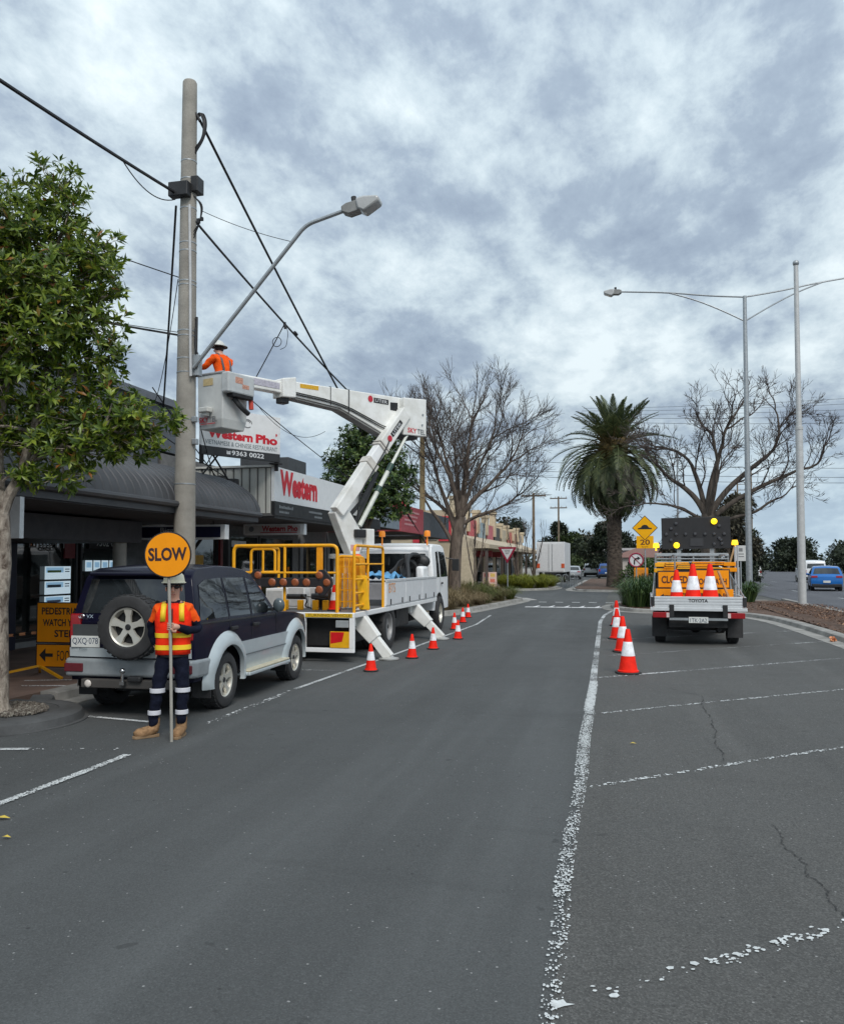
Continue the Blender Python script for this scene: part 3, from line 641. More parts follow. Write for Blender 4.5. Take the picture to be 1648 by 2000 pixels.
def roof_sign():
    t = thing('roof_sign', 'white roof sign with red restaurant name and black phone band on posts', 'sign', (0, 0, 0))
    A = Vector((-8.55, 15.95, 4.1)); B = Vector((-7.55, 17.75, 4.1)); d = (B - A); l = d.length; d.normalize(); n = Vector((d.y, -d.x, 0)); u = Vector((0,0,1)); up = Vector((0,0,1))
    def P(s, z): return A + d * s + up * z
    b = MB(); b.obox(P(l/2, .60) , d * l/2, n * .05, up * .42); b.build('panel', pm('fascia_white', (.78,.79,.79), .4, var=.05), t, smooth=0)
    b = MB(); b.obox(P(l/2, .09), d * l/2, n * .052, up * .09); b.build('phone_band', pm('band_black', (.035,.036,.038), .5), t, smooth=0)
    f = n * .052
    text('lettering', 'Western', 1.16, .20, M_redprint, t, P(.72, .47) + f, d, up, bold=.05)
    text('lettering', 'Pho', .60, .20, M_redprint, t, P(1.68, .47) + f, d, up, bold=.05)
    text('lettering', '\u2019', .05, .07, M_redprint, t, P(1.95, .60) + f, d, up, bold=.04)
    text('lettering', 'VIETNAMESE & CHINESE RESTAURANT', 1.9, .095, pm('slate_print', (.13,.17,.19), .5), t, P(1.03, .275) + f, d, up)
    text('lettering', '9363 0022', .86, .105, M_white, t, P(1.18, .09) + f, d, up, bold=.02)
    b = MB(); b.box(0,.1,0,0.002,0,.045); b.box(.015,.085,0,.002,.05,.065); b.box(.0,.022,0,.002,.05,.075); b.box(.078,.1,0,.002,.05,.075)
    q = MB(); M_ = Matrix(((d.x, n.x, 0), (d.y, n.y, 0), (0, 0, 1)))
    q.add([P(.62, .05) + f + M_ @ v for v in b.v], b.f); q.build('telephone_mark', M_white, t, smooth=0)
    b = MB(); b.tube([P(1.15 + .12*math.cos(a), .78 + .09*math.sin(a)) + f*1.05 for a in [i*.2618 for i in range(22)]], .008, 5); b.tube([P(1.15 + .07*math.cos(a), .80 + .04*math.sin(a)) + f*1.05 for a in [i*.35 for i in range(12)]], .007, 5); b.build('bowl_emblem', M_greyp, t)
    for s_ in (.03, l - .06):
        b = MB(); c = P(s_, 0); b.box(c.x-.035, c.x+.035, c.y-.035, c.y+.035, 3.9, 4.1 if s_ > 1 else 4.3); b.build('post', M_dark, t, smooth=0)
    b = MB(); c = P(l-.06, 0); b.box(c.x-.14, c.x+.1, c.y-.1, c.y+.1, 4.046, 4.075); b.build('base_plate', M_dark, t, smooth=0)
    for s0, s1 in ((.0, .55), (.7, 0.2)):
        b = MB(); b.bar(P(s0, -.5), P(s1, .15), .03, .03); b.build('brace', M_dark, t, smooth=0)
    return t
roof_sign()
b = MB(); b.box(-9.2, -7.9, 19.2, 20.4, 4.0, 4.42); tag(b.build('plant_box', pm('box_slate', (.055,.06,.065), .7), smooth=0, bevel=.02), 'dark slate air-conditioning box on the roof behind the restaurant sign', 'roof unit')

def shop_row(name, label, y0, y1, x, mats, fz, lettering=None, text_mat=None):
    t = thing(name, label, 'shop', (0, 0, 0))
    wall, fascia = mats
    b = MB(); b.box(-24, -10.5, y0, y1, .12, fz[1] - .3); b.build('wall', wall, t, smooth=0)
    b = MB(); b.box(x - .1, x, y0 + .05, y1 - .05, fz[0], fz[1]); b.build('fascia', fascia, t, smooth=0, bevel=.01)
    b = MB(); b.box(-10.5, x - .1, y0 + .05, y1 - .05, fz[0], fz[0] + .12); b.build('awning', M_soff, t, smooth=0)
    b = MB(); b.box(-10.5, x - .05, y0 + .02, y0 + .1, fz[0], fz[1] - .02); b.build('awning_end', fascia, t, smooth=0)
    k = 0; yy = y0 + .3
    while yy < y1 - 1.5:
        f = MB(); f.box(-10.52, -10.44, yy, yy + 1.9, .3, 2.5); wn = f.build('window', pm('frame_dark', (.03,.032,.035), .4), t, smooth=0)
        g = MB(); g.box(-10.45, -10.42, yy + .06, yy + 1.84, .36, 2.44); g.build('pane', M_shop, wn, smooth=0); yy += 2.1
    if lettering:
        for (s_, w_, h_, c) in lettering: text('lettering', s_, w_, h_, text_mat, t, (x, *c), (0,1,0), (0,0,1), bold=.02, lift=.006)
    return t
t = shop_row('shop', 'shop with a blue-grey awning fascia between the restaurant and the red shop', 26.6, 29.2, -7.7, (pm('shop_grey', (.2,.2,.2), .8), pm('fascia_blue', (.20,.24,.28), .5, var=.2)), (3.0, 3.75))
t = shop_row('shop', 'shop with a long red printed awning fascia behind the truck cab', 29.3, 33.0, -7.7, (pm('shop_grey', (.2,.2,.2), .8), pm('fascia_red', (.38,.07,.085), .5, var=.12)), (2.95, 3.95))
b = MB()
for r_ in range(4):
    for k in range(9 - r_):
        b.box(-7.702, -7.692, 29.9 + k*.26, 30.08 + k*.26 - .02*(r_ % 2), 3.7 - r_*.16, 3.77 - r_*.16)
b.build('small_print', pm('pink_print', (.55,.32,.33), .5), t, smooth=0)
t = shop_row('shop', 'shop with a dark slate awning fascia next to the bare street tree', 33.1, 38.2, -7.7, (pm('shop_grey', (.2,.2,.2), .8), pm('fascia_slate', (.075,.08,.09), .5, var=.2)), (2.9, 3.9))
# beige parade beyond the side street
def beige_parade():
    t = thing('shop_parade', 'beige parade of shops with stepped parapet pillars and verandah beyond the side street', 'shops', (0, 0, 0))
    M_bg = pm('beige_render', (.44, .36, .25), .85, var=.15, scale=.8); M_bl = pm('beige_light', (.52, .43, .30), .8, var=.12)
    b = MB(); b.box(-30, -10.3, 52.5, 92, .12, 4.6); b.build('wall', M_bg, t, smooth=0)
    b = MB(); b.box(-30, -10.25, 52.3, 52.52, .12, 5.2); b.build('side_wall', M_bg, t, smooth=0)
    y = 52.5; hs = [5.9, 5.6, 5.5, 5.35, 5.9, 5.1, 5.1, 4.9, 5.2, 4.9]
    for k in range(10):
        b = MB(); b.box(-10.55, -10.05, y, y + .7, 4.0, hs[k]); b.box(-10.62, -9.98, y - .06, y + .76, hs[k], hs[k] + .22); b.build('pillar', M_bl, t, smooth=0); y += 4.2
    pan = [(.45,.40,.38), (.55,.10,.11), (.30,.38,.42), (.48,.12,.14), (.05,.05,.045), (.42,.36,.26), (.42,.10,.07), (.30,.16,.10), (.35,.3,.25)]
    for k in range(9):
        y0 = 53.2 + k*4.2; b = MB(); b.box(-10.32, -10.2, y0 + .1, y0 + 3.4, 3.7, 4.95 - .03*k); b.build('name_panel', pm('panel%d' % k, pan[k], .6, var=.25, scale=3), t, smooth=0)
    b = MB(); b.prism([(-10.3, 3.75), (-8.0, 3.0), (-8.0, 2.75), (-10.3, 2.75)], (0, 52.6, 0), (1,0,0), (0,0,1), (0, 39, 0)); b.build('verandah', pm('verandah_beige', (.48,.40,.29), .7, var=.12), t, smooth=0)
    for k, y0 in enumerate((52.9, 57, 61, 66, 71, 76, 81, 86)):
        f = MB(); f.box(-10.32, -10.24, y0 + .4, y0 + 3.2, .2, 2.5); wn = f.build('window', pm('frame_brown', (.10,.06,.05), .5), t, smooth=0)
        g = MB(); g.box(-10.25, -10.22, y0 + .5, y0 + 1.7, .3, 2.4); g.box(-10.25, -10.22, y0 + 1.85, y0 + 3.1, .3, 2.4); g.build('pane', M_shop, wn, smooth=0)
    for y0 in (52.75, 60, 68, 76, 84):
        b = MB(); b.box(-8.3, -8.12, y0, y0 + .18, .12, 2.75); b.build('post', pm('post_dark', (.08,.06,.05), .6), t, smooth=0)
    b = MB(); b.box(-10.25, -9.0, 52.56, 53.4, .12, 2.75); b.build('corner_pier', M_bl, t, smooth=0)
    # red boards on the side wall
    for (x0, x1, z0, z1, c) in ((-15.5, -13.2, 3.4, 5.9, 'r'), (-12.9, -12.0, 3.1, 4.6, 'r'), (-11.9, -11.3, 3.3, 4.7, 'w'), (-11.2, -10.4, 3.2, 4.8, 'r')):
        b = MB(); b.box(x0, x1, 52.2, 52.3, z0, z1); b.build('board', pm('board_red', (.48,.03,.045), .5, var=.2) if c == 'r' else M_lightbox, t, smooth=0)
    for k, y0 in enumerate((56.5, 64, 71)):
        b = MB(); b.box(-9.6, -8.4, y0, y0 + .15, 2.25, 2.65); b.build('hanging_board', pm('board_red2', (.34,.05,.06), .5, var=.3, scale=8), t, smooth=0)
    return t
beige_parade()
# ------------------------------------------------------------------ poles, lamps, wires
def concrete_pole():
    x, y = -7.5, 13.45
    t = thing('power_pole', 'tall tapered concrete power pole with steel bands and a black junction box', 'power pole', (x, y, 0))
    b = MB(); n = 40
    b.lathe([(.205 - .078*i/n, 10.52*i/n) for i in range(n+1)] + [(.11, 10.55), (.001, 10.56)], 28); b.build('shaft', pm('pole_concrete', (.29,.27,.235), .9, var=.22, scale=2.4, bump=.35, bscale=35), t, smooth=50)
    rr = lambda z: .205 - .078*z/10.42
    for z in (9.05, 8.72, 8.18, 7.55, 7.4, 6.85, 6.78, 5.95, 5.86, 5.45, 5.2, 4.35, 3.2):
        b = MB(); b.lathe([(rr(z)+.001, z-.011), (rr(z)+.006, z-.01), (rr(z)+.006, z+.01), (rr(z)+.001, z+.011)], 24); b.build('steel_band', M_steel, t)
    b = MB(); b.box(-.26, .12, -.27, -.11, 8.34, 8.60); b.build('junction_box', M_black, t, smooth=0, bevel=.015)
    b = MB(); b.box(.10, .24, -.12, .12, 8.46, 8.74); b.build('fuse_box', M_black, t, smooth=0, bevel=.012)
    b = MB(); b.tube([(.10, -.14, 8.2), (.135, -.15, 7), (.165, -.17, 5.6), (.18, -.17, 5.1)], .024, 8); b.build('conduit', pm('conduit_grey', (.50,.50,.50), .5), t)
    b = MB()
    for i in range(3): b.tube(fillet([(.12, .02, 9.9-.04*i), (.20+.03*i, 0, 9.96), (.30+.03*i, -.02, 9.75), (.28+.02*i, -.03, 9.45), (.12, -.02, 9.28-.05*i)], .2, 6), .014, 6)
    b.tube([(.12, 0, 9.95), (.2, .02, 9.8)], .03, 6); b.build('cable_loop', M_cable, t)
    b = MB()
    for i in range(3): b.tube(fillet([(.13, -.05, 8.4), (.30+.02*i, -.08, 8.2), (.28, -.08, 7.9), (.14, -.05, 7.75-.06*i)], .12, 5), .009, 5)
    b.box(.22, .27, -.1, -.05, 7.88, 7.96); b.box(.28, .33, -.1, -.05, 7.92, 7.98); b.build('tail_wire', M_cable, t)
    b = MB(); b.tube(fillet([(.2,-.05,6.0), (.22,-.1,5.6), (.30,-.1,5.45), (.2,-.1,5.3), (.24,-.08,5.1)], .1, 4), .02, 6); b.tube([(.19, 0, 6.2), (.24, -.1, 5.5), (.2, -.05, 5.2)], .025, 6); b.build('cable_tail', M_cable, t)
    b = MB(); b.box(.17, .30, -.12, .02, 5.12, 5.5); b.box(.17,.26,-.1,.0, 3.9,4.0); b.box(.16,.24,-.1,.0,4.3,4.4); b.build('bracket', M_steel, t, smooth=0, bevel=.01)
    return t
concrete_pole()
def luminaire(parent, p, d, s=1.0, name='lamp_head'):
    """street light head: ballast box then a bowl, along direction d"""
    p = Vector(p); d = Vector(d).normalized(); q = Matrix((d, Vector((0,0,1)).cross(d).normalized(), d.cross(Vector((0,0,1)).cross(d)).normalized())).transposed()
    def put(b): 
        for i, v in enumerate(b.v): b.v[i] = p + q @ (v * s)
        return b
    b = MB(); b.prism([(0,-.05),(0,.05),(.10,.09),(.34,.10),(.34,-.10),(.12,-.12)], (0,-.11,0), (1,0,0), (0,0,1), (0,.22,0)); h = put(b).build(name, pm('lamp_grey', (.22,.22,.21), .5, var=.2), parent, bevel=.015)
    b = MB(); b.prism([(.30,-.08),(.30,.12),(.45,.13),(.72,.07),(.74,.0),(.70,-.05),(.42,-.17)], (0,-.15,0), (1,0,0), (0,0,1), (0,.30,0)); put(b).build('lamp_bowl', pm('lamp_bowl', (.42,.42,.41), .25, var=.1, coat=.5), h, bevel=.04)
    b = MB(); b.cyl((.24,0,.1), (.24,0,.21), .05, n=10); put(b).build('light_sensor', M_black, h)
    return h
def held_lamp():
    t = thing('street_lamp', 'grey bracket street lamp reaching up and out from the concrete pole', 'street lamp', (-7.5, 13.45, 0))
    b = MB(); b.tube(fillet([(.22, -.15, 5.25), (2.33, -.2, 7.60), (3.0, -.2, 7.775)], .16, 6), .035, 10); b.build('arm', M_steel, t)
    luminaire(t, (3.0, -.2, 7.775), (1, 0, .16), .92)
    return t
held_lamp()
def double_lamp(x, y, h, label, arm=5.6, detail=True):
    t = thing('street_lamp', label, 'street lamp', (x, y, 0), 0, 'street lamps in the median')
    b = MB(); b.tube([(0,0,.0), (0,0,h*.6), (0,0,h)], [.15, .11, .085], 14); b.build('pole', M_steel, t)
    b = MB(); b.box(-.2,.2,-.2,.2,.1,.14); b.build('base_plate', M_steel, t, smooth=0)
    for s in (-1, 1):
        up_ = [(0,0,h-.05), (s*1.6,0,h+.12), (s*3.4,0,h+.42), (s*arm,0,h+.62)]
        lo = [(0,0,h-1.2), (s*1.0,0,h-.62), (s*2.2,0,h-.02), (s*3.4,0,h+.40)]
        b = MB(); b.tube(smooth3(up_), .038, 7); b.tube(smooth3(lo), .034, 7); b.build('arm', M_steel, t)
        luminaire(t, (s*arm,0,h+.62), (s,0,-.02), 1.15)
    return t
def smooth3(pts, it=2):
    pts = [Vector(p) for p in pts]
    for _ in range(it):
        o = [pts[0]]
        for a, b in zip(pts, pts[1:]): o += [a*.75 + b*.25, a*.25 + b*.75]
        pts = o + [pts[-1]]
    return pts
double_lamp(5.85, 41.0, 14.3, 'tall galvanised double-armed street lamp behind the arrow-board ute')
double_lamp(6.4, 96, 13.8, 'farther double-armed street lamp thin against the sky above the main road')
def flag_pole():
    t = thing('mast', 'tall plain stepped mast with a ball cap standing in the mulch', 'mast', (6.72, 34.0, 0))
    b = MB(); b.lathe([(.15,.1), (.145, 3), (.135, 6.85), (.15, 6.86), (.15, 6.98), (.105, 7.0), (.085, 13.2), (.001, 13.21)], 16); b.build('shaft', pm('mast_grey', (.50,.50,.49), .5, var=.12, metal=.2), t, smooth=40)
    b = MB(); b.sph((0,0,13.3), .12); b.build('ball_cap', M_steel, t)
    return t
flag_pole()
def timber_pole(x, y, h, label, cross=True, wd=2.2, mat=None, r=.15, group='timber power poles'):
    t = thing('power_pole', label, 'power pole', (x, y, 0), 0, group)
    b = MB(); b.tube([(0,0,0), (0,0,h)], [r, r*.72], 10); b.build('shaft', mat or pm('pole_timber', (.17,.13,.09), .9, var=.3, scale=3), t)
    if cross:
        for k, z in enumerate((h-.25, h-1.5)[:2 if h > 9 else 1]):
            b = MB(); b.box(-wd/2, wd/2, -.1, .02, z-.07, z+.07); c = b.build('crossarm', pm('crossarm', (.12,.10,.08), .9), t, smooth=0)
            for s in (-.9, -.35, .35, .9):
                b = MB(); b.cyl((s*wd/2, -.04, z+.07), (s*wd/2, -.04, z+.25), .04, n=6); b.build('insulator', pm('insulator', (.35,.33,.30), .4), c)
    return t
timber_pole(-7.9, 33.6, 7.1, 'brown timber pole seen under the boom elbow beside the bare street tree', cross=False, mat=pm('pole_new', (.34,.25,.13), .85, var=.25), r=.14)
timber_pole(-7.3, 74, 8.0, 'timber power pole with a single cross-arm just before the white box truck')
timber_pole(-7.6, 110, 10.5, 'distant power pole with cross-arm rising behind the white box truck')
for k, (x, y, h, lab) in enumerate([(46, 150, 13, 'power pole with cross-arm at the far side of the main road by the dark trees'), (25, 190, 19, 'slim distant power pole just beside the farther double lamp'), (21, 215, 17, 'shorter distant power pole down the main road'), (30, 205, 24, 'tallest of the far power poles above the main road')]):
    timber_pole(x, y, h, lab, wd=3.2, r=.22, group='far power poles along the main road')
def wire(label, a, b_, sag=.2, r=.012, n=14, twist=False):
    a, b_ = Vector(a), Vector(b_); m = MB()
    P = [a.lerp(b_, i/n) - Vector((0, 0, sag * 4 * (i/n) * (1 - i/n))) for i in range(n + 1)]
    m.tube(P, r, 5)
    o = m.build('overhead_wire', M_cable); return tag(o, label, 'cable', 'overhead cables')
PX, PY = -7.5, 13.45
wire('thick black cable coming down to the junction box on the concrete pole', (-7.62, 2.0, 7.55), (PX-.15, PY-.2, 8.42), .12, .028, 18)
wire('thin loose cable looped beneath the thick cable at the junction box', (-7.645, 11.6, 8.235), (PX-.15, PY-.2, 8.3), .22, .010)
wire('black cable falling steeply from the cable loop near the top of the concrete pole', (PX+.2, PY, 9.82), (-7.75, 33.6, 2.6), .30, .026, 20)
wire('black cable from midway up the concrete pole carrying the dangling service loop', (PX+.14, PY, 7.95), (-7.75, 33.6, 6.1), .35, .024, 20)
wire('thin grey wire from the tail wires on the pole across to the bracket lamp arm', (PX+.3, PY-.08, 8.1), (-5.42, PY-.2, 7.33), .05, .006)
wire('thick black cable hanging beside the concrete pole down to the charcoal wall', (PX-.16, PY-.15, 8.2), (-10.46, 17.7, 5.5), .1, .022, 16)
wire('thin cable hanging close beside the thick one down to the charcoal wall', (PX-.16, PY-.05, 6.9), (-10.46, 17.3, 5.5), .3, .008, 16)
wire('service wire from the leafy tree to the concrete pole, upper of the pair', (-12.5, 4.0, 7.7), (PX-.16, PY, 6.95), .1, .010)
wire('thick service cable from the leafy tree to the concrete pole above the bucket', (-13.5, 7.5, 6.4), (PX-.16, PY, 5.9), .08, .020)
wire('thin service wire just under the thick one beside the leafy tree', (-13.0, 7.0, 5.95), (PX-.16, PY, 5.95), .05, .007)
wire('service drop slanting from the insulator loop to the charcoal awning roof', (-7.445, 17.78, 7.3), (-8.9, 16.9, 4.0), .05, .013)
wire('drooping thin wire from under the bucket towards the boom', (-7.1, 15.6, 5.0), (-6.7, 18.5, 4.9), .35, .006)
wire('diagonal service wire from the bucket down to the shop behind the second leafy tree', (-7.3, 14.6, 5.35), (-7.75, 27.5, 3.9), .15, .011)
def service_loop():
    b = MB(); c = Vector((-7.445, 17.78, 7.32))
    b.tube([c + Vector((-.18 + .11*math.cos(a), 0, -.42 + .11*math.sin(a))) for a in [i*.42 for i in range(15)]], .009, 5, closed=True)
    b.tube(fillet([c, c + Vector((.1,0,-.2)), c + Vector((.05,0,-.55)), c + Vector((-.1,0,-.6))], .1), .007, 5)
    b.tube([c + Vector((0,0,.03)), c + Vector((.02,.02,-.12))], .035, 7); b.tube([c + Vector((.05,.5,-.07)), c + Vector((.06,.62,-.10))], .035, 7)
    tag(b.build('cable_coil', M_cable), 'small coiled loop of wire and clamps hanging on the sloping cable above the boom', 'cable coil')
service_loop()
for k, (z0, z1, y0, y1) in enumerate([(8.1, 7.9, 58, 60), (8.5, 8.3, 58, 60), (9.6, 9.4, 62, 64)]):
    wire(('lowest', 'second lowest', 'highest')[k] + ' of three level wires strung across the street in front of the palm', (-14, y0-3, z0), (32, y1+10, z1), .5, .016, 24)
for k in range(5):
    wire(('lowest','second lowest','middle','second highest','highest')[k] + ' of the five fine wires high over the far main road', (-6, 120 + k*9, 22 + k*2.1), (70, 122 + k*8, 21 + k*2.6), 1.0, .028, 16)
# cables in front of the roof sign
for k, (a, c) in enumerate([((-8.95, 17.5, 3.75), (-8.75, 14.4, 5.2)), ((-9.0, 17.5, 3.7), (-8.0, 14.9, 4.5)), ((-8.6, 17.4, 3.7), (-9.3, 15.2, 4.6))]):
    wire(('dark stay cable', 'crossing dark cable', 'second crossing cable')[k] + ' rising from the meter boxes in front of the roof sign', a, c, .02, .012, 6)

# ------------------------------------------------------------------ road signs
def sign_post(parent, h, r=.028): b = MB(); b.cyl((0,0,0), (0,0,h), r, n=10); return b.build('post', M_steel, parent)
def give_way():
    t = thing('give_way_sign', 'red-edged white triangular give way sign on a post in the corner grasses', 'road sign', (-5.15, 39.6, .1), R(-6))
    sign_post(t, 2.5); z = 2.5
    for (s, y0, m, nm) in ((.52, -.05, pm('sign_red', (.30,.02,.05), .4), 'border'), (.34, -.056, pm('sign_white', (.66,.64,.64), .4), 'face')):
        c = z - .30 + (0 if s > .5 else .0)
        b = MB(); b.prism([(-s*.87, s*.5), (s*.87, s*.5), (0, -s)], (0, y0, c), (1,0,0), (0,0,1), (0,.02,0)); b.build(nm, m, t, smooth=0)
    text('lettering', 'GIVE', .24, .085, M_ink, t, (0, -.056, z-.22), (1,0,0), (0,0,1)); text('lettering', 'WAY', .17, .085, M_ink, t, (0, -.056, z-.34), (1,0,0), (0,0,1))
give_way()
def hump_sign():
    t = thing('hump_sign', 'yellow diamond road hump sign with a 20 plate in front of the palm', 'road sign', (1.15, 38.6, .15), R(-5))
    sign_post(t, 3.25); z = 3.22; k = .56
    b = MB(); b.prism([(0,-k),(k,0),(0,k),(-k,0)], (0,-.06,z), (1,0,0), (0,0,1), (0,.025,0)); d = b.build('diamond', M_ink, t, smooth=0, bevel=.01)
    k = .52; b = MB(); b.prism([(0,-k),(k,0),(0,k),(-k,0)], (0,-.064,z), (1,0,0), (0,0,1), (0,.003,0)); b.build('face', M_sign_y, d, smooth=0)
    b = MB(); b.prism([(-.30,-.06),(.30,-.06),(.30,-.01),(.20,.01)] + [(.16*math.cos(a), .01+.13*math.sin(a)) for a in [R(10+16*i) for i in range(11)]] + [(-.20,.01),(-.30,-.01)], (0,-.068,z), (1,0,0), (0,0,1), (0,.003,0)); b.build('hump_symbol', M_ink, d, smooth=0)
    b = MB(); b.box(-.37,.37,-.055,-.035,z-.92,z-.36); p = b.build('speed_plate', M_sign_y, t, smooth=0, bevel=.008)
    text('lettering', '20', .42, .24, pm('sign_brown', (.10,.03,.01), .5), p, (0,-.055,z-.64), (1,0,0), (0,0,1), bold=.02)
    text('lettering', 'km/h', .26, .07, pm('sign_brown', (.10,.03,.01), .5), p, (0,-.055,z-.84), (1,0,0), (0,0,1))
hump_sign()
def turn_sign():
    t = thing('turn_sign', 'small round red-ringed no right turn sign among the strappy plants', 'road sign', (.68, 34.6, .12), R(-3))
    sign_post(t, 1.85); z = 1.80
    b = MB(); b.disc((0,-.04,z), .30, (0,-1,0), 28); b.v += []; b.build('face', pm('sign_white', (.66,.64,.64), .4), t, smooth=0)
    b = MB(); b.tube([(.27*math.cos(a), -.042, z+.27*math.sin(a)) for a in [i*6.2832/28 for i in range(28)]], .03, 6, closed=True); b.build('ring', pm('sign_red', (.30,.02,.05), .4), t)
    b = MB(); b.tube([(-.07,-.045,z-.17), (-.07,-.045,z-.02), (-.03,-.045,z+.05), (.06,-.045,z+.07)], .028, 5); b.prism([(.05,-.01),(.05,.15),(.17,.07)], (0,-.048,z), (1,0,0), (0,0,1), (0,.006,0)); b.build('arrow', M_ink, t, smooth=0)
    b = MB(); b.bar((-.18,-.05,z+.18), (.18,-.05,z-.18), .03, .008, up=(0,1,0)); b.build('slash', pm('sign_red', (.30,.02,.05), .4), t, smooth=0)
turn_sign()
def parking_sign(x, y, h, lab):
    t = thing('parking_sign', lab, 'road sign', (x, y, .1))
    sign_post(t, h, .03); b = MB(); b.box(-.19,.19,-.05,-.035,h-.62,h); p = b.build('plate', pm('sign_white2', (.60,.60,.58), .4), t, smooth=0, bevel=.006)
    b = MB(); b.box(-.07,.07,-.053,-.05,h-.24,h-.1); b.box(-.12,.12,-.053,-.05,h-.36,h-.32); b.box(-.12,.12,-.053,-.05,h-.46,h-.42); b.build('printing', pm('grey_mark', (.2,.2,.2), .5), p, smooth=0)
parking_sign(4.75, 35.5, 2.4, 'small white sign on a thin post between the ute and the lamp pole')
t = thing('sandwich_board', 'colourful fold-out shop board on the corner footpath', 'sign board', (-8.1, 53.4, .12))
for s in (-1, 1):
    b = MB(); b.obox((0, s*.12, .55), (.45,0,0), (0, .02, 0), (0, -s*.11, .55)); f = b.build('panel', pm('board_cream', (.60,.42,.36), .5, var=.15), t, smooth=0)
    if s < 0:
        for k, (x, z, c) in enumerate(((-.2,.9,(.5,.1,.08)), (.2,.9,(.6,.4,.1)), (-.2,.6,(.6,.5,.2)), (.2,.55,(.55,.15,.1)), (-.2,.28,(.5,.2,.25)), (.2,.25,(.62,.45,.2)))):
            b = MB(); b.obox((x, -.12-.02 - (.55-z)*.2, z), (.15,0,0), (0,.006,0), (0,.022,.11)); b.build('printed_square', pm('sq%d' % k, c, .5, var=.3, scale=20), f, smooth=0)
b = MB(); b.prism([(-.42,-.55),(.42,-.55),(.42,.55),(-.42,.55)], (0,0,.75), (1,0,0), (0,0,1), (0,.25,0)); t = thing('utility_cabinet', 'amber yellow box on the palm island beside the trunk', 'cabinet', (1.35, 53.9, .2)); b.build('box', M_sign_o, t, smooth=0, bevel=.02)
b = MB(); b.box(-.38,.38,-.01,-.004,.35,1.2); b.build('door', pm('amber_dim', (.70,.24,.01), .5), t, smooth=0)
t = thing('bike_rack', 'row of low steel bike hoops on the road edge before the palm island', 'bike rack', (-3.6, 62, .0))
for k in range(4):
    b = MB(); b.tube(fillet([(k*.5-.9, 0, 0), (k*.5-.9, 0, .95), (k*.5-.55, 0, .95), (k*.5-.55, 0, 0)], .15), .03, 7); b.build('hoop', M_steel, t)
# ------------------------------------------------------------------ vehicles
def poly_panel(poly, zc, yc, W, side, off):
    """flat (y,z) polygon wrapped onto the body side x = W(y,z)"""
    bm = bmesh.new(); f = bm.faces.new([bm.verts.new((0, y, z)) for y, z in poly])
    for z in zc: bmesh.ops.bisect_plane(bm, geom=bm.verts[:] + bm.edges[:] + bm.faces[:], dist=1e-5, plane_co=(0,0,z), plane_no=(0,0,1))
    for y in yc: bmesh.ops.bisect_plane(bm, geom=bm.verts[:] + bm.edges[:] + bm.faces[:], dist=1e-5, plane_co=(0,y,0), plane_no=(0,1,0))
    bm.verts.index_update()
    vs = [Vector((side * (W(v.co.y, v.co.z) + off), v.co.y, v.co.z)) for v in bm.verts]; flat = [(v.co.y, v.co.z) for v in bm.verts]
    fs = []
    for f in bm.faces:
        ids = [v.index for v in f.verts]
        n = f.normal.x
        if (n > 0) != (side > 0): ids = ids[::-1]
        fs.append(ids)
    ed = [(e.verts[0].index, e.verts[1].index) for e in bm.edges if e.is_boundary]
    bm.free(); return vs, fs, flat, ed
def normals2(ol):
    out = []
    for i in range(len(ol)):
        a, b = ol[max(0, i-1)], ol[min(len(ol)-1, i+1)]; d = Vector((b[0]-a[0], b[1]-a[1])).normalized(); out.append(Vector((-d.y, d.x)))
    return out
def on_outline(ol, p):
    for a, b in zip(ol, ol[1:]):
        ax, ay = a; bx, by = b; dx, dy = bx-ax, by-ay; L2 = dx*dx+dy*dy
        t = max(0, min(1, ((p[0]-ax)*dx + (p[1]-ay)*dy) / L2))
        if math.hypot(ax+t*dx-p[0], ay+t*dy-p[1]) < 2e-4:
            n = Vector((-dy, dx)).normalized(); return n
    return None
def near_n(ol, p):
    best = None
    for a, b in zip(ol, ol[1:]):
        ax, ay = a; bx, by = b; dx, dy = bx-ax, by-ay; t = max(0, min(1, ((p[0]-ax)*dx + (p[1]-ay)*dy) / (dx*dx+dy*dy))); d = math.hypot(ax+t*dx-p[0], ay+t*dy-p[1])
        if best is None or d < best[0]: best = (d, Vector((-dy, dx)).normalized())
    return best[1]
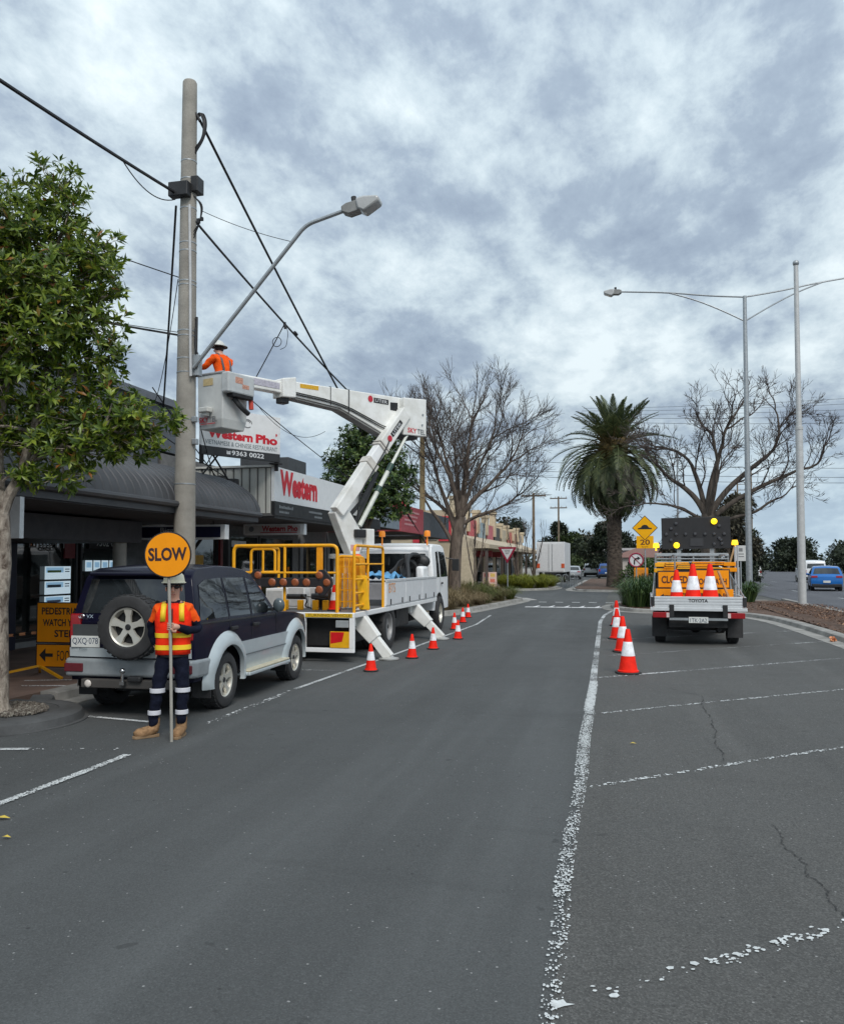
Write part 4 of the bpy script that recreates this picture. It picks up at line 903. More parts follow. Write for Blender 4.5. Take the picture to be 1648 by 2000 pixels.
def shell(ol, arches, W, zb, zc, yc, crown=.03, nx=8):
    """car body: two wrapped sides joined by a crowned strip along the outline (rear bottom -> roof -> front bottom)"""
    bot = []
    for (cy, cz, r) in sorted(arches, reverse=True):
        dz = zb - cz; dx = math.sqrt(max(0, r*r - dz*dz)); a0 = math.atan2(dz, dx); a1 = math.pi - a0
        bot += [(cy + r*math.cos(a0 + (a1-a0)*i/12), cz + r*math.sin(a0 + (a1-a0)*i/12)) for i in range(13)]
    poly = ol + bot
    b = MB()
    for s in (1, -1):
        vs, fs, flat, ed = poly_panel(poly, zc, yc, W, s, 0); b.add(vs, fs)
    for i, j in ed:
        p, q = flat[i], flat[j]; m = ((p[0]+q[0])/2, (p[1]+q[1])/2); n = on_outline(ol, m)
        if n is None: continue
        if (Vector(q) - Vector(p)).dot(Vector((n.y, -n.x))) < 0: p, q = q, p
        npq = [on_n(ol, p), on_n(ol, q)]; rows = []
        for (y, z), nn in zip((p, q), npq):
            w_ = W(y, z); row = []
            for k in range(nx + 1):
                t = 1 - 2*k/nx; c = crown * (1 - t*t); row.append(Vector((w_*t, y + nn.x*c, z + nn.y*c)))
            rows.append(row)
        o = rows[0] + rows[1]; b.add(o, [(k+1, k, nx+1+k, nx+2+k) for k in range(nx)])
    # weld
    key = {}; nv = []; mp = []
    for v in b.v:
        k = (round(v.x, 4), round(v.y, 4), round(v.z, 4))
        if k not in key: key[k] = len(nv); nv.append(v)
        mp.append(key[k])
    nf = []
    for f in b.f:
        g = []
        for i in f:
            if not g or mp[i] != g[-1]: g.append(mp[i])
        if len(g) > 1 and g[0] == g[-1]: g.pop()
        nf.append(g)
    b.v, b.f, b.mi = nv, [f for f in nf if len(set(f)) > 2], []
    b.mi = [0] * len(b.f); return b
def on_n(ol, p):
    ns = normals2(ol)
    for i, q in enumerate(ol):
        if math.hypot(q[0]-p[0], q[1]-p[1]) < 2e-4: return ns[i]
    return near_n(ol, p)
def cross_patch(ol, pts, xs, crown, off, W, nx=6):
    """panel lying on the crowned strip: pts (y,z) along the outline, xs (lo,hi) as fractions of the half width at each point"""
    b = MB(); rows = []
    for (y, z), (lo, hi) in zip(pts, xs):
        n = on_n(ol, (y, z)); w_ = W(y, z); row = []
        for k in range(nx + 1):
            t = lo + (hi - lo)*k/nx; c = crown*(1 - t*t) + off; row.append(Vector((w_*t, y + n.x*c, z + n.y*c)))
        rows.append(row)
    m = nx + 1
    b.v = [v for r in rows for v in r]
    for j in range(len(rows)-1):
        for k in range(nx): b.f.append([j*m+k, (j+1)*m+k, (j+1)*m+k+1, j*m+k+1]); b.mi.append(0)
    return b
def wheel(parent, x, y, r, wd, side, rim_mat=None, spokes=5, rim_r=None, name='wheel', axis='x'):
    """tyre with a spoked rim; side = +1 when the outer face looks to +x"""
    rr = rim_r or r * .60; h = wd/2; b = MB(); s = side
    pr = [(rr, -h*.8), (rr+.02, -h*.95), (r*.86, -h), (r*.95, -h*.9), (r*.985, -h*.7), (r, -h*.5), (r, h*.5), (r*.985, h*.7), (r*.95, h*.9), (r*.86, h), (rr+.02, h*.95), (rr, h*.8)]
    b.lathe([(a, c*s) for a, c in pr], 32, (0,0,0), 'x'); 
    if s < 0: b.f = [f[::-1] for f in b.f]
    for k in range(32):
        a = 2*math.pi*(k+.5)/32
        for q in (-1, 1): b.obox((q*h*.42, r*1.0*math.cos(a), r*1.0*math.sin(a)), (h*.30,0,0), (0, -math.sin(a)*r*.055, math.cos(a)*r*.055), (0, math.cos(a)*.006, math.sin(a)*.006))
    t = b.build(name, M_rub, parent, loc=(x, y, r))
    b = MB(); b.lathe([(rr*1.04, h*.72*s), (rr*1.0, h*.80*s), (rr*.93, h*.72*s), (rr*.86, h*.25*s), (rr*.86, -h*.6*s)], 28, (0,0,0), 'x')
    if spokes:
        b.lathe([(.001, h*.62*s), (rr*.26, h*.60*s), (rr*.30, h*.45*s)], 20, (0,0,0), 'x')
        for k in range(spokes):
            a = math.pi/2 + 2*math.pi*k/spokes; e = Vector((0, math.cos(a), math.sin(a))); g = Vector((0, -math.sin(a), math.cos(a)))
            x0, x1 = Vector((h*.60*s,0,0)), Vector((h*.70*s,0,0)); y0, y1 = Vector((h*.40*s,0,0)), Vector((h*.45*s,0,0))
            i0, i1, i2 = rr*.15, rr*.55, rr*.95; w0, w1, w2 = rr*.17, rr*.13, rr*.24
            b.add([x0+e*i0-g*w0, x0+e*i0+g*w0, x0*1.03+e*i1-g*w1, x0*1.03+e*i1+g*w1, x1+e*i2-g*w2, x1+e*i2+g*w2,
                   y0+e*i0-g*w0, y0+e*i0+g*w0, y0+e*i1-g*w1*1.2, y0+e*i1+g*w1*1.2, y1+e*i2-g*w2*1.1, y1+e*i2+g*w2*1.1],
                  [(0,1,3,2), (2,3,5,4), (0,2,8,6), (2,4,10,8), (1,7,9,3), (3,9,11,5)])
    else:
        b.lathe([(.001, h*.1*s), (rr*.3, h*.1*s), (rr*.45, h*.3*s), (rr*.7, h*.35*s), (rr*.88, h*.25*s)], 24, (0,0,0), 'x')
    b.build('rim', rim_mat or M_alloy, t)
    b = MB(); b.lathe([(.001, h*.1*s), (rr*.86, h*.08*s)], 20, (0,0,0), 'x'); b.build('brake_disc', M_dark, t)
    b = MB(); b.lathe([(.001, h*.70*s), (rr*.13, h*.69*s), (rr*.17, h*.6*s)], 14, (0,0,0), 'x'); b.build('hub_cap', M_black, t)
    return t

def suv():
    t = thing('parked_car', 'dark navy four-wheel drive with silver lower body and a spare wheel on its back door', 'car', (-5.60, 9.60, 0), R(2.4))
    r = .345; A = [(0, r+.01, .43), (2.55, r+.01, .43)]
    def W(y, z):
        w_ = .835
        if z > 1.0: w_ -= .175 * ((z-1.0)/.75)**1.35
        if z < .6: w_ -= .03*(.6-z)/.2
        if y > 2.4: w_ -= .09 * ((y-2.4)/.9)**1.5
        if y < -.5: w_ -= .05 * ((-.5-y)/.4)**1.5
        return w_
    ol = [(-.80,.42), (-.82,.70), (-.83,.95), (-.80,1.10), (-.68,1.62), (-.60,1.70), (-.45,1.735), (.0,1.76), (.5,1.75), (.85,1.71), (1.05,1.655), (1.66,1.14), (1.76,1.10), (2.5,1.05), (3.12,.97), (3.22,.85), (3.25,.6), (3.22,.42)]
    navy = pm('navy_paint', (.007,.007,.020), .2, var=.15, scale=2, coat=0, spec=.22); silver = pm('silver_paint', (.50,.555,.57), .36, metal=.25, var=.05, coat=.3)
    zc = (.5,.65,.8,1.0,1.12,1.25,1.4,1.52,1.62,1.7); yc = (-.65,-.3,.08,.795,1.3,1.8,2.3,2.6,2.9,3.1)
    shell(ol, A, W, .42, zc, yc, .035).build('body', navy, t, smooth=50, bevel=.03, seg=3)
    # silver lower flanks between the wheel arches, and the flared arches
    for s in (1, -1):
        b = MB()
        for poly in ([(.47,.40), (.50,.62), (.44,.78), (2.16,.78), (2.06,.62), (2.07,.40)],):
            vs, fs, fl, ed = poly_panel(poly, (.5,.6,.7,.76), (.8,1.2,1.6,2.0), W, s, .022); b.add(vs, fs)
            o = len(b.v); b.v += [Vector((s*W(y, z), y, z)) for y, z in fl]
            for i, j in ed: b.f.append([i, j, o+j, o+i]); b.mi.append(0)
        b.build('side_cladding', silver, t, smooth=60)
        b = MB(); vs, fs, fl, ed = poly_panel([(.46,.595), (2.08,.595), (2.08,.612), (.46,.612)], (), (.8,1.2,1.6,2.0), W, s, .032); b.add(vs, fs); b.build('trim_strip', pm('silver_dark', (.14,.16,.17), .4), t, smooth=0)
        for cy in (0, 2.55):
            b = MB(); N = 22; rings = []
            for i in range(N + 1):
                a = R(-14) + R(208) * i / N; ring = []
                for rad, off in ((.425,.01), (.43,.066), (.47,.07), (.56,.035), (.60,.0)):
                    y, z = cy + rad*math.cos(a)*(1.05), r + .01 + rad*math.sin(a); z = max(z, .30)
                    ring.append(Vector((s*(W(y, max(z,.45)) + off), y, z)))
                rings.append(ring)
            for ring in rings: b.v += ring
            for i in range(N):
                for k in range(4): f = [i*5+k, i*5+k+1, (i+1)*5+k+1, (i+1)*5+k]; b.f.append(f if s < 0 else f[::-1]); b.mi.append(0)
            b.build('arch_flare', silver, t, smooth=60)
            b = MB(); yy = cy - .50; b.box(min(s*.62, s*.86), max(s*.62, s*.86), yy-.02, yy+.0, .20, .50); b.build('mud_flap', M_black, t, smooth=0)
        # running board
        b = MB(); b.box(min(s*.70, s*.93), max(s*.70, s*.93), .52, 2.02, .375, .405); b.build('running_board', pm('board_champagne', (.58,.52,.38), .45, metal=.2), t, smooth=0, bevel=.012)
        b = MB(); b.box(min(s*.69, s*.935), max(s*.69, s*.935), .50, 2.04, .33, .374); b.build('board_edge', silver, t, smooth=0, bevel=.012)
        for poly in ([(-.70,1.13), (.05,1.13), (.05,1.615), (-.40,1.60), (-.58,1.54)], [(.11,1.13), (.76,1.12), (.76,1.605), (.11,1.615)], [(.83,1.12), (1.54,1.11), (1.12,1.52), (1.0,1.57), (.83,1.60)]):
            vs, fs, fl, ed = poly_panel(poly, zc, yc, W, s, .004); b = MB(); b.add(vs, fs); b.build('window', M_glass, t, smooth=60)
        b = MB(); vs, fs, fl, ed = poly_panel([(-.75,1.085), (1.66,1.06), (1.66,1.08), (-.75,1.105)], (1.09,), yc, W, s, .008); b.add(vs, fs); b.build('waist_strip', M_black, t, smooth=0)
        for yy, z0 in ((.08, .80), (.795, .80), (1.70, .80)):
            b = MB(); vs, fs, fl, ed = poly_panel([(yy-.006,z0), (yy+.006,z0), (yy+.006,1.6 if yy < 1.5 else 1.09), (yy-.006,1.6 if yy < 1.5 else 1.09)], zc, (), W, s, .003); b.add(vs, fs); b.build('door_gap', M_dark, t, smooth=0)
        for yy in (.18, .90):
            b = MB(); p = Vector((s*(W(yy, .98)+.02), yy, .98)); b.obox(p, (.018,0,0), (0,.09,0), (0,0,.02)); b.build('door_handle', M_black, t, smooth=0, bevel=.008)
        b = MB(); b.sph((s*.94, 1.52, 1.20), .12, 12, 8, .75, .5, .85); m = b.build('mirror', pm('mirror_shell', (.07,.09,.10), .25, coat=.4), t)
        b = MB(); b.bar((s*.80, 1.54, 1.13), (s*.92, 1.53, 1.17), .05, .04); b.build('mirror_arm', M_black, m, smooth=0)
        # corner tail lamps
        b = MB(); b.obox((s*.715, -.80, 1.05), (.07,0,0), (0,.045,0), (0,.004,.15)); b.build('tail_lamp', M_red, t, smooth=0, bevel=.015)
        b = MB(); b.obox((s*.685, -.895, .575), (.12,0,0), (0,.02,0), (0,0,.05)); b.build('bumper_lamp', pm('lamp_dim_red', (.12,.012,.02), .25, coat=.3), t, smooth=0, bevel=.01)
    wheel(t, .72, 0, r, .25, 1); wheel(t, -.72, 0, r, .25, -1); wheel(t, .72, 2.55, r, .25, 1); wheel(t, -.72, 2.55, r, .25, -1)
    b = MB(); b.box(-.62,.62,-.7,3.1,.36,.85); b.box(-.80,.80,.46,2.08,.38,.85); b.box(-.5,.5,-.3,.3,.22,.4); b.cyl((-.6,0,.34), (.6,0,.34), .06); b.build('chassis', M_dark, t, smooth=0)
    # rear door glass, silver tailgate band, bumper, tow bar
    cross_patch(ol, [(-.776,1.20), (-.728,1.41), (-.685,1.60)], [(-.86,.86)]*3, .035, .006, W).build('rear_window', M_glass, t, smooth=60)
    cross_patch(ol, [(-.82,.70), (-.823,.76), (-.826,.805)], [(-.97,.97)]*3, .035, .022, W).build('tailgate_band', silver, t, smooth=60)
    b = MB(); b.prism([(-.84,-.80), (-.80,-.90), (.80,-.90), (.84,-.80), (.86,-.45), (-.86,-.45)], (0,0,.47), (1,0,0), (0,1,0), (0,0,.21)); b.build('rear_bumper', pm('bumper_silver', (.30,.325,.335), .42, metal=.25, coat=.2), t, smooth=0, bevel=.035, seg=3)
    b = MB(); b.box(-.56,.62,-.95,-.86,.35,.45); b.build('tow_bar', pm('bar_grey', (.06,.055,.05), .6), t, smooth=0, bevel=.01)
    b = MB(); b.box(-.03,.03,-1.02,-.93,.40,.44); b.cyl((0,-1.0,.44), (0,-1.0,.53), .018); b.sph((-.0,-1.0,.56), .034); b.build('tow_ball', M_chrome, t)
    b = MB(); b.sph((-.46,-.965,.40), .045, 10, 6, 1, .4, 1); b.build('reflector', pm('reflector', (.6,.55,.5), .2), t)
    b = MB(); b.box(.05,.22,-1.0,-.92,.43,.50); b.build('trailer_socket', M_black, t, smooth=0, bevel=.02)
    b = MB(); b.obox((0,-.70,1.685), (.56,0,0), (0,.13,.02), (0,-.004,.02)); b.build('rear_spoiler', navy, t, smooth=0, bevel=.018)
    b = MB(); b.obox((-.56,-.853,1.005), (.17,0,0), (0,.012,0), (0,-.003,.072)); b.build('plate_panel', pm('panel_grey', (.055,.06,.062), .5), t, smooth=0)
    b = MB(); b.obox((-.56,-.868,.875), (.185,0,0), (0,.006,0), (0,0,.067)); p = b.build('number_plate', M_plate, t, smooth=0, bevel=.004)
    text('lettering', 'QXQ\u00b7078', .33, .085, M_ink2, p, (-.56,-.874,.878), (1,0,0), (0,0,1))
    b = MB(); b.obox((-.52,-.835,1.095), (.10,0,0), (0,.03,0), (0,-.004,.020)); b.build('door_handle', navy, t, smooth=0, bevel=.01)
    b = MB(); b.tube([(-.62+.036*math.cos(a), -.862, 1.17+.024*math.sin(a)) for a in [i*.4488 for i in range(14)]], .005, 5, closed=True); b.tube([(-.62+.012*math.cos(a), -.864, 1.172+.022*math.sin(a)) for a in [i*.4488 for i in range(14)]], .004, 5, closed=True); b.build('badge', M_chrome, t)
    text('lettering', 'VX', .09, .04, M_chrome, t, (-.51,-.845,1.17), (1,0,0), (0,.1,1), lift=.02)
    text('lettering', 'Prado', .10, .03, pm('slate_print', (.13,.17,.19), .5), t, (-.58,-.872,.79), (1,0,0), (0,0,1), lift=.008)
    # spare wheel carried on the rear door
    w_ = wheel(t, 0, 0, .37, .24, 1, name='spare_wheel'); w_.location = (.12, -1.03, 1.07); w_.rotation_euler = (0, 0, R(-90))
    b = MB(); b.box(.0,.24,-.95,-.80,.95,1.2); b.build('spare_bracket', M_dark, t, smooth=0)
    cross_patch(ol, [(1.10,1.613), (1.35,1.402), (1.62,1.174)], [(-.86,.86),(-.88,.88),(-.9,.9)], .035, .005, W).build('windscreen', M_glass, t, smooth=60)
    for s in (1, -1):
        b = MB(); b.obox((s*.60, 3.24, .88), (.14,0,0), (0,.03,0), (0,0,.07)); b.build('headlight', pm('head_glass', (.6,.6,.6), .1), t, smooth=0, bevel=.02)
    b = MB(); b.box(-.72,.72,3.18,3.32,.42,.72); b.build('front_bumper', silver, t, smooth=0, bevel=.05)
    return t
suv()

def simple_car(label, kind, x, y, paint, rz=0, scale=1.0, plate=True, group='cars and vans along the main road'):
    K = dict(
     hatch=dict(ol=[(-.72,.30),(-.76,.55),(-.74,.85),(-.60,.98),(-.30,1.36),(-.1,1.43),(.6,1.47),(1.2,1.42),(2.05,.98),(2.9,.84),(3.25,.68),(3.3,.45),(3.25,.30)], L=2.6, r=.32, hw=.88, belt=.92,
        side=[[(-.30,.98),(.75,.95),(.75,1.34),(.1,1.36)],[(.82,.95),(1.85,.95),(1.25,1.33),(.82,1.35)]], rw=[(-.585,1.0),(-.315,1.34)], zc=(.5,.7,.9,1.0,1.15,1.3,1.4)),
     suv=dict(ol=[(-.82,.42),(-.86,.7),(-.84,1.0),(-.68,1.55),(-.55,1.68),(.2,1.74),(1.3,1.70),(2.1,1.15),(2.9,1.06),(3.3,.9),(3.38,.6),(3.34,.42)], L=2.65, r=.36, hw=.92, belt=1.05,
        side=[[(-.62,1.12),(.4,1.10),(.4,1.58),(-.45,1.55)],[(.46,1.1),(1.2,1.1),(1.2,1.58),(.46,1.6)],[(1.26,1.1),(2.0,1.1),(1.4,1.55),(1.26,1.57)]], rw=[(-.79,1.172),(-.70,1.481)], zc=(.6,.8,1.0,1.15,1.3,1.45,1.6)),
     van=dict(ol=[(-1.0,.40),(-1.03,.9),(-1.0,1.2),(-.92,1.85),(-.82,1.98),(.6,2.04),(2.2,1.98),(2.5,1.86),(3.15,1.22),(3.6,1.02),(3.75,.7),(3.72,.40)], L=3.0, r=.34, hw=.96, belt=1.2,
        side=[[(2.0,1.22),(2.95,1.2),(2.45,1.75),(2.0,1.8)]], rw=[(-.987,1.30),(-.935,1.73)], zc=(.6,.9,1.2,1.4,1.6,1.8,1.9)))[kind]
    t = thing('parked_car' if kind != 'van' else 'van', label, 'car' if kind != 'van' else 'van', (x, y, 0), rz, group); t.scale = (scale,)*3
    hw, belt = K['hw'], K['belt']; top = max(z for _, z in K['ol'])
    def W(yy, z):
        w_ = hw
        if z > belt: w_ -= (.20 if kind != 'van' else .12) * ((z-belt)/(top-belt))**1.2
        if z < .5: w_ -= .03
        e = K['ol'][-1][0]
        if yy > e-.9: w_ -= .12*((yy-e+.9)/.9)**1.6
        if yy < -.3: w_ -= .05*((-.3-yy)/.6)**1.5
        return w_
    r = K['r']; zb = K['ol'][0][1]
    shell(K['ol'], [(0, r, r+.06), (K['L'], r, r+.06)], W, zb, K['zc'], (-.4,0,.6,1.2,1.8,2.4,3.0), .04).build('body', paint, t, smooth=50, bevel=.03, seg=2)
    for s in (1, -1):
        for poly in K['side']:
            vs, fs, fl, ed = poly_panel(poly, K['zc'], (0,.6,1.2,1.8), W, s, .004); b = MB(); b.add(vs, fs); b.build('window', M_glass, t, smooth=60)
        for yy in (0, K['L']): wheel(t, s*(hw-.13), yy, r, .22, s)
        z0 = belt - .06; y0 = min(p[0] for p in K['ol'])
        b = MB()
        if kind == 'hatch': b.obox((s*(hw-.22), -.745, .86), (.17,0,0), (0,.035,0), (0,.01,.055))
        elif kind == 'suv': b.obox((s*(hw-.13), -.87, .98), (.09,0,0), (0,.03,0), (0,.01,.13))
        else: b.obox((s*(hw-.09), -1.03, 1.0), (.06,0,0), (0,.03,0), (0,0,.17))
        b.build('tail_lamp', M_red, t, smooth=0, bevel=.01)
        b = MB(); b.sph((s*(hw+.06), K['L']-.75, belt+.06), .1, 10, 6, .9, .6, .7); b.build('mirror', paint, t)
    cross_patch(K['ol'], K['rw'], [(-.86,.86),(-.84,.84)], .04, .006, W).build('rear_window', M_glass, t, smooth=60)
    e = [i for i, p in enumerate(K['ol']) if p[1] > top-.15][-1]; a, c = K['ol'][e], K['ol'][e+1]
    cross_patch(K['ol'], [(a[0]*.9+c[0]*.1, a[1]*.9+c[1]*.1), (a[0]*.1+c[0]*.9, a[1]*.1+c[1]*.9)], [(-.88,.88),(-.9,.9)], .04, .005, W).build('windscreen', M_glass, t, smooth=60)
    b = MB(); y0 = K['ol'][0][0]; b.box(-hw+.08, hw-.08, y0-.06, y0+.12, zb-.05, zb+.14); b.build('rear_bumper', M_black, t, smooth=0, bevel=.03)
    b = MB(); b.box(-.6,.6,-.5,3.0,.2,.7); b.box(-hw+.12,hw-.12,r+.1,K['L']-r-.1,.25,.7); b.build('chassis', M_dark, t, smooth=0)
    if plate:
        b = MB(); b.box(-.19,.19,y0-.115,y0-.05,zb+.2,zb+.33); b.build('number_plate', M_plate, t, smooth=0)
    return t
P_blue = pm('blue_paint', (.010,.13,.42), .22, coat=.3, var=.08); P_white = pm('car_white', (.72,.73,.74), .25, coat=.5, var=.04); P_sil = pm('car_silver', (.42,.44,.46), .3, metal=.4, coat=.4); P_redc = pm('car_red', (.28,.015,.02), .25, coat=.5); P_grey = pm('car_grey', (.10,.11,.12), .3, coat=.4)
simple_car('bright blue hatchback driving away on the main road beside the mast', 'hatch', 13.0, 58.5, P_blue, R(-9), 1.08)
simple_car('white four-wheel drive ahead on the main road next to the tall lamp post', 'suv', 12.7, 88.0, P_white, 0)
simple_car('large white van ahead of the blue hatchback on the main road', 'van', 17.6, 84.0, P_white, 0, 1.0)
simple_car('white van standing behind the double lamp far along the main road', 'van', 17.2, 122, P_white, 0, 1.05)
simple_car('dark red car among the traffic far along the main road', 'hatch', 15.0, 146, P_redc, 0, 1.1)
simple_car('silver car beside the dark red one far along the main road', 'hatch', 18.6, 150, P_sil, 0, 1.1)
simple_car('white car farthest along the main road by the trees', 'suv', 14.5, 172, P_white, 0, 1.1)
simple_car('silver hatchback behind the white box truck on the far street', 'hatch', -4.9, 93, P_sil, 0, 1.0, group='cars on the far street')
simple_car('white four-wheel drive past the silver hatchback on the far street', 'suv', -3.6, 112, P_white, 0, 1.0, group='cars on the far street')
simple_car('grey car farthest down the far street', 'hatch', -2.2, 122, P_grey, 0, 1.0, group='cars on the far street')
simple_car('blue van beside the palm island on the far street', 'suv', -1.4, 98, pm('blue_dark', (.02,.07,.24), .25, coat=.4), R(3), 1.0, group='cars on the far street')
def box_truck():
    t = thing('box_truck', 'white box truck parked beyond the bright grass with its rear roller doors shut', 'truck', (-6.15, 78, 0), R(-1))
    b = MB(); b.box(-1.3, 1.3, 0, 7, .95, 3.75); b.build('box_body', pm('box_white', (.62,.63,.63), .45, var=.06, scale=1.5), t, smooth=0, bevel=.03)
    for s in (-1, 1):
        b = MB(); b.box(min(s*.06,s*1.2), max(s*.06,s*1.2), -.03, 0, 1.05, 3.62); d = b.build('rear_door', pm('door_white', (.60,.60,.60), .45, var=.08), t, smooth=0, bevel=.01)
        b = MB(); b.cyl((s*.16,-.05,1.1), (s*.16,-.05,3.55), .022, n=8); b.build('lock_rod', M_steel, d)
        b = MB(); b.box(min(s*.98,s*1.28), max(s*.98,s*1.28), -.06, -.03, 1.35, 1.75); b.build('tail_lamp', pm('lamp_orange', (.55,.09,.03), .3), t, smooth=0)
        for y in (1.8, 6.8): wheel(t, s*1.1, y, .48, .28, s, spokes=0, rim_mat=M_steel)
    b = MB(); b.box(-1.2,1.2,-.1,.0,.5,.68); b.box(-.5,.5,0,8,.6,.95); b.build('chassis', M_dark, t, smooth=0)
    b = MB(); b.box(-1.05,1.05,7.1,8.9,.7,2.5); b.build('cab', P_white, t, smooth=0, bevel=.12, seg=3)
    b = MB(); b.box(-.19,.19,-.13,-.1,.52,.64); b.build('number_plate', M_plate, t, smooth=0)
box_truck()
# ------------------------------------------------------------------ the bucket truck
def bucket_truck():
    ox, oy = -5.8, 14.4
    t = thing('bucket_truck', 'white bucket truck with folding boom, yellow handrails and outriggers parked on the kerb side', 'truck', (ox, oy, 0))
    hw = 1.15
    # deck
    b = MB(); b.box(-hw, hw, 0, 7.05, .80, .90); b.build('deck', M_white, t, smooth=0, bevel=.015)
    b = MB(); b.box(-hw+.05, hw-.05, .05, 2.2, .90, .915); b.build('deck_plate', pm('deck_grey', (.11,.11,.115), .6, var=.3, scale=4), t, smooth=0)
    # rear frame below the deck
    b = MB()
    for x0, x1 in ((-1.15,-1.05), (.05,.22), (1.06,1.15)): b.box(x0, x1, .0, .08, .26, .80)
    b.box(-1.15, 1.15, .0, .08, .18, .26); b.build('rear_frame', M_white, t, smooth=0, bevel=.008)
    b = MB(); b.box(-1.05,1.06,.25,.3,.26,.80); b.box(-.55,.55,.3,7.0,.55,.80); b.box(-.95,.95,.7,1.3,.3,.6); b.box(.35,1.0,3.1,4.6,.38,.78); b.cyl((.85,4.9,.6),(.85,5.6,.6),.2); b.box(-.9,.9,4.8,5.1,.5,.7); b.build('chassis', M_dark, t, smooth=0, bevel=.02)
    b = MB(); b.box(-.45,.05,.02,.06,.42,.74); c = b.build('control_panel', pm('panel_pale', (.50,.51,.50), .5, var=.25, scale=9), t, smooth=0)
    b = MB(); b.box(-.3,.02,.005,.02,.53,.60); b.build('yellow_label', pm('label_yellow', (.62,.42,.02), .5, var=.3, scale=20), c, smooth=0)
    b = MB(); b.box(-.2,-.05,.004,.02,.28,.42); b.box(-.35,-.05,.005,.02,.66,.74); b.build('dark_label', M_black, c, smooth=0)
    b = MB(); b.box(.70,1.06,-.01,.03,.27,.56); m = b.build('rear_marker', pm('marker_yellow', (.82,.42,.01), .4), t, smooth=0)
    b = MB(); b.prism([(.71,.56-.01),(.97,.55),(.93,.38),(.71,.34)], (0,-.012,0), (1,0,0), (0,0,1), (0,.002,0)); b.build('red_stripe', pm('marker_red', (.60,.01,.015), .4), m, smooth=0)
    b = MB(); b.box(.80,1.04,.0,.06,.63,.76); b.build('tail_lamp', pm('lamp_clear', (.32,.34,.35), .2), t, smooth=0, bevel=.01)
    b = MB(); b.box(.22,1.12,-.006,.0,.815,.885); b.build('warning_strip', pm('strip_yellow', (.72,.46,.02), .5), t, smooth=0)
    text('lettering', 'TURNING VEHICLE', .82, .045, pm('strip_ink', (.16,.08,.01), .5), t, (.68,-.006,.85), (1,0,0), (0,0,1))
    # rear handrail
    def rail(name, pts, r=.027, rad=.12, parent=t): 
        q = MB(); q.tube(fillet(pts, rad), r, 9); return q.build(name, M_yel, parent)
    rail('handrail', [(-1.22,.03,.9), (-1.22,.03,2.12), (.82,.03,2.12), (.82,.03,.9)], .032)
    rail('mid_rail', [(-1.22,.03,1.62), (.82,.03,1.62)], .022)
    rail('rail_post', [(-.20,.03,.9), (-.20,.03,2.12)], .027)
    rail('inner_hoop', [(-.88,.05,1.62), (-.88,.05,2.06), (-.40,.05,2.06), (-.40,.05,1.62)], .026, .09)
    rail('rail_post', [(-.64,.05,1.62), (-.64,.05,2.06)], .022)
    b = MB(); b.box(.42,.53,.02,.08,1.62,2.14); b.build('guard_panel', pm('orange_panel', (.85,.33,.01), .4), t, smooth=0, bevel=.005)
    rail('mid_rail', [(-1.2,.05,1.62), (-1.2,2.1,1.62)], .022); rail('handrail', [(-1.2,.06,2.12), (-1.2,2.1,2.12), (-1.2,2.1,.9)], .03)
    # arrow light bar: two arrow heads joined by a bar, amber lamps in it
    z = 1.445; y = -.09
    b = MB(); b.box(-.70,.56,y,y+.06,z-.085,z+.085); 
    for s, x in ((-1, -.70), (1, .56)):
        b.prism([(x-s*.06, .23), (x+s*.06, .24), (x+s*.20, .06), (x+s*.20,-.06), (x+s*.06,-.24), (x-s*.06,-.23)][::s], (0,y-.003,z), (1,0,0), (0,0,1), (0,.066,0))
    bar_ = b.build('arrow_board', pm('board_black', (.022,.02,.022), .5), t, smooth=0, bevel=.01)
    for x, dz in [(-.80,0),(-.68,.13),(-.68,-.13),(-.40,0),(-.18,0),(.05,0),(.27,0),(.52,.13),(.66,0),(.52,-.13)]:
        q = MB(); q.lathe([(.001,y-.035),(.05,y-.03),(.068,y-.005),(.075,y)], 18, (x,0,z+dz), 'y'); q.build('lamp', pm('lamp_unlit', (.30,.085,.03), .35, coat=.3), bar_)
    # things fixed on the deck: white lockers, winch brackets
    for x0, x1, y0, y1, z1 in ((-.50,-.14,.9,1.5,1.36), (-.06,.26,.9,1.5,1.36), (.42,.68,1.0,1.7,1.60), (-1.0,-.62,1.0,1.6,1.3)):
        b = MB(); b.box(x0,x1,y0,y1,.915,z1); l = b.build('locker', M_white, t, smooth=0, bevel=.012)
        b = MB(); b.box(x0+.03,x1-.03,y0-.012,y0,.96,z1-.04); b.build('locker_door', pm('locker_grey', (.55,.55,.54), .45), l, smooth=0, bevel=.005)
    for x in (-.42, -.12, .18, .38):
        b = MB(); b.box(x,x+.11,.45,.52,.915,1.10); b.build('bracket', M_yel, t, smooth=0, bevel=.01)
    b = MB(); b.cyl((-.38,.6,1.16),(.0,.6,1.16),.05); b.cyl((.12,.6,1.17),(.46,.6,1.17),.055); b.box(.14,.40,.7,.9,.95,1.3); b.build('winch', M_black, t)
    b = MB(); b.tube(fillet([(-.1,.6,1.15),(-.05,.5,1.22),(.1,.45,1.1),(.0,.5,.98),(.15,.5,.95)], .08), .014, 6); b.tube([(.1,.42,1.17),(.5,.42,1.12)], .01, 5); b.build('hose', M_black, t)
    # side ladder gate
    X = hw - .03
    rail('ladder_rail', [(X,.1,.9),(X,.1,2.12),(X,2.0,2.12),(X,2.0,.9)], .028, .12)
    rail('ladder_post', [(X,.95,.9),(X,.95,2.12)], .026)
    for zz in (1.78, 1.5, 1.25, 1.02): rail('rung', [(X,.1,zz),(X,.95,zz)], .022)
    rail('mid_rail', [(X,.95,1.78),(X,2.0,1.78)], .016)
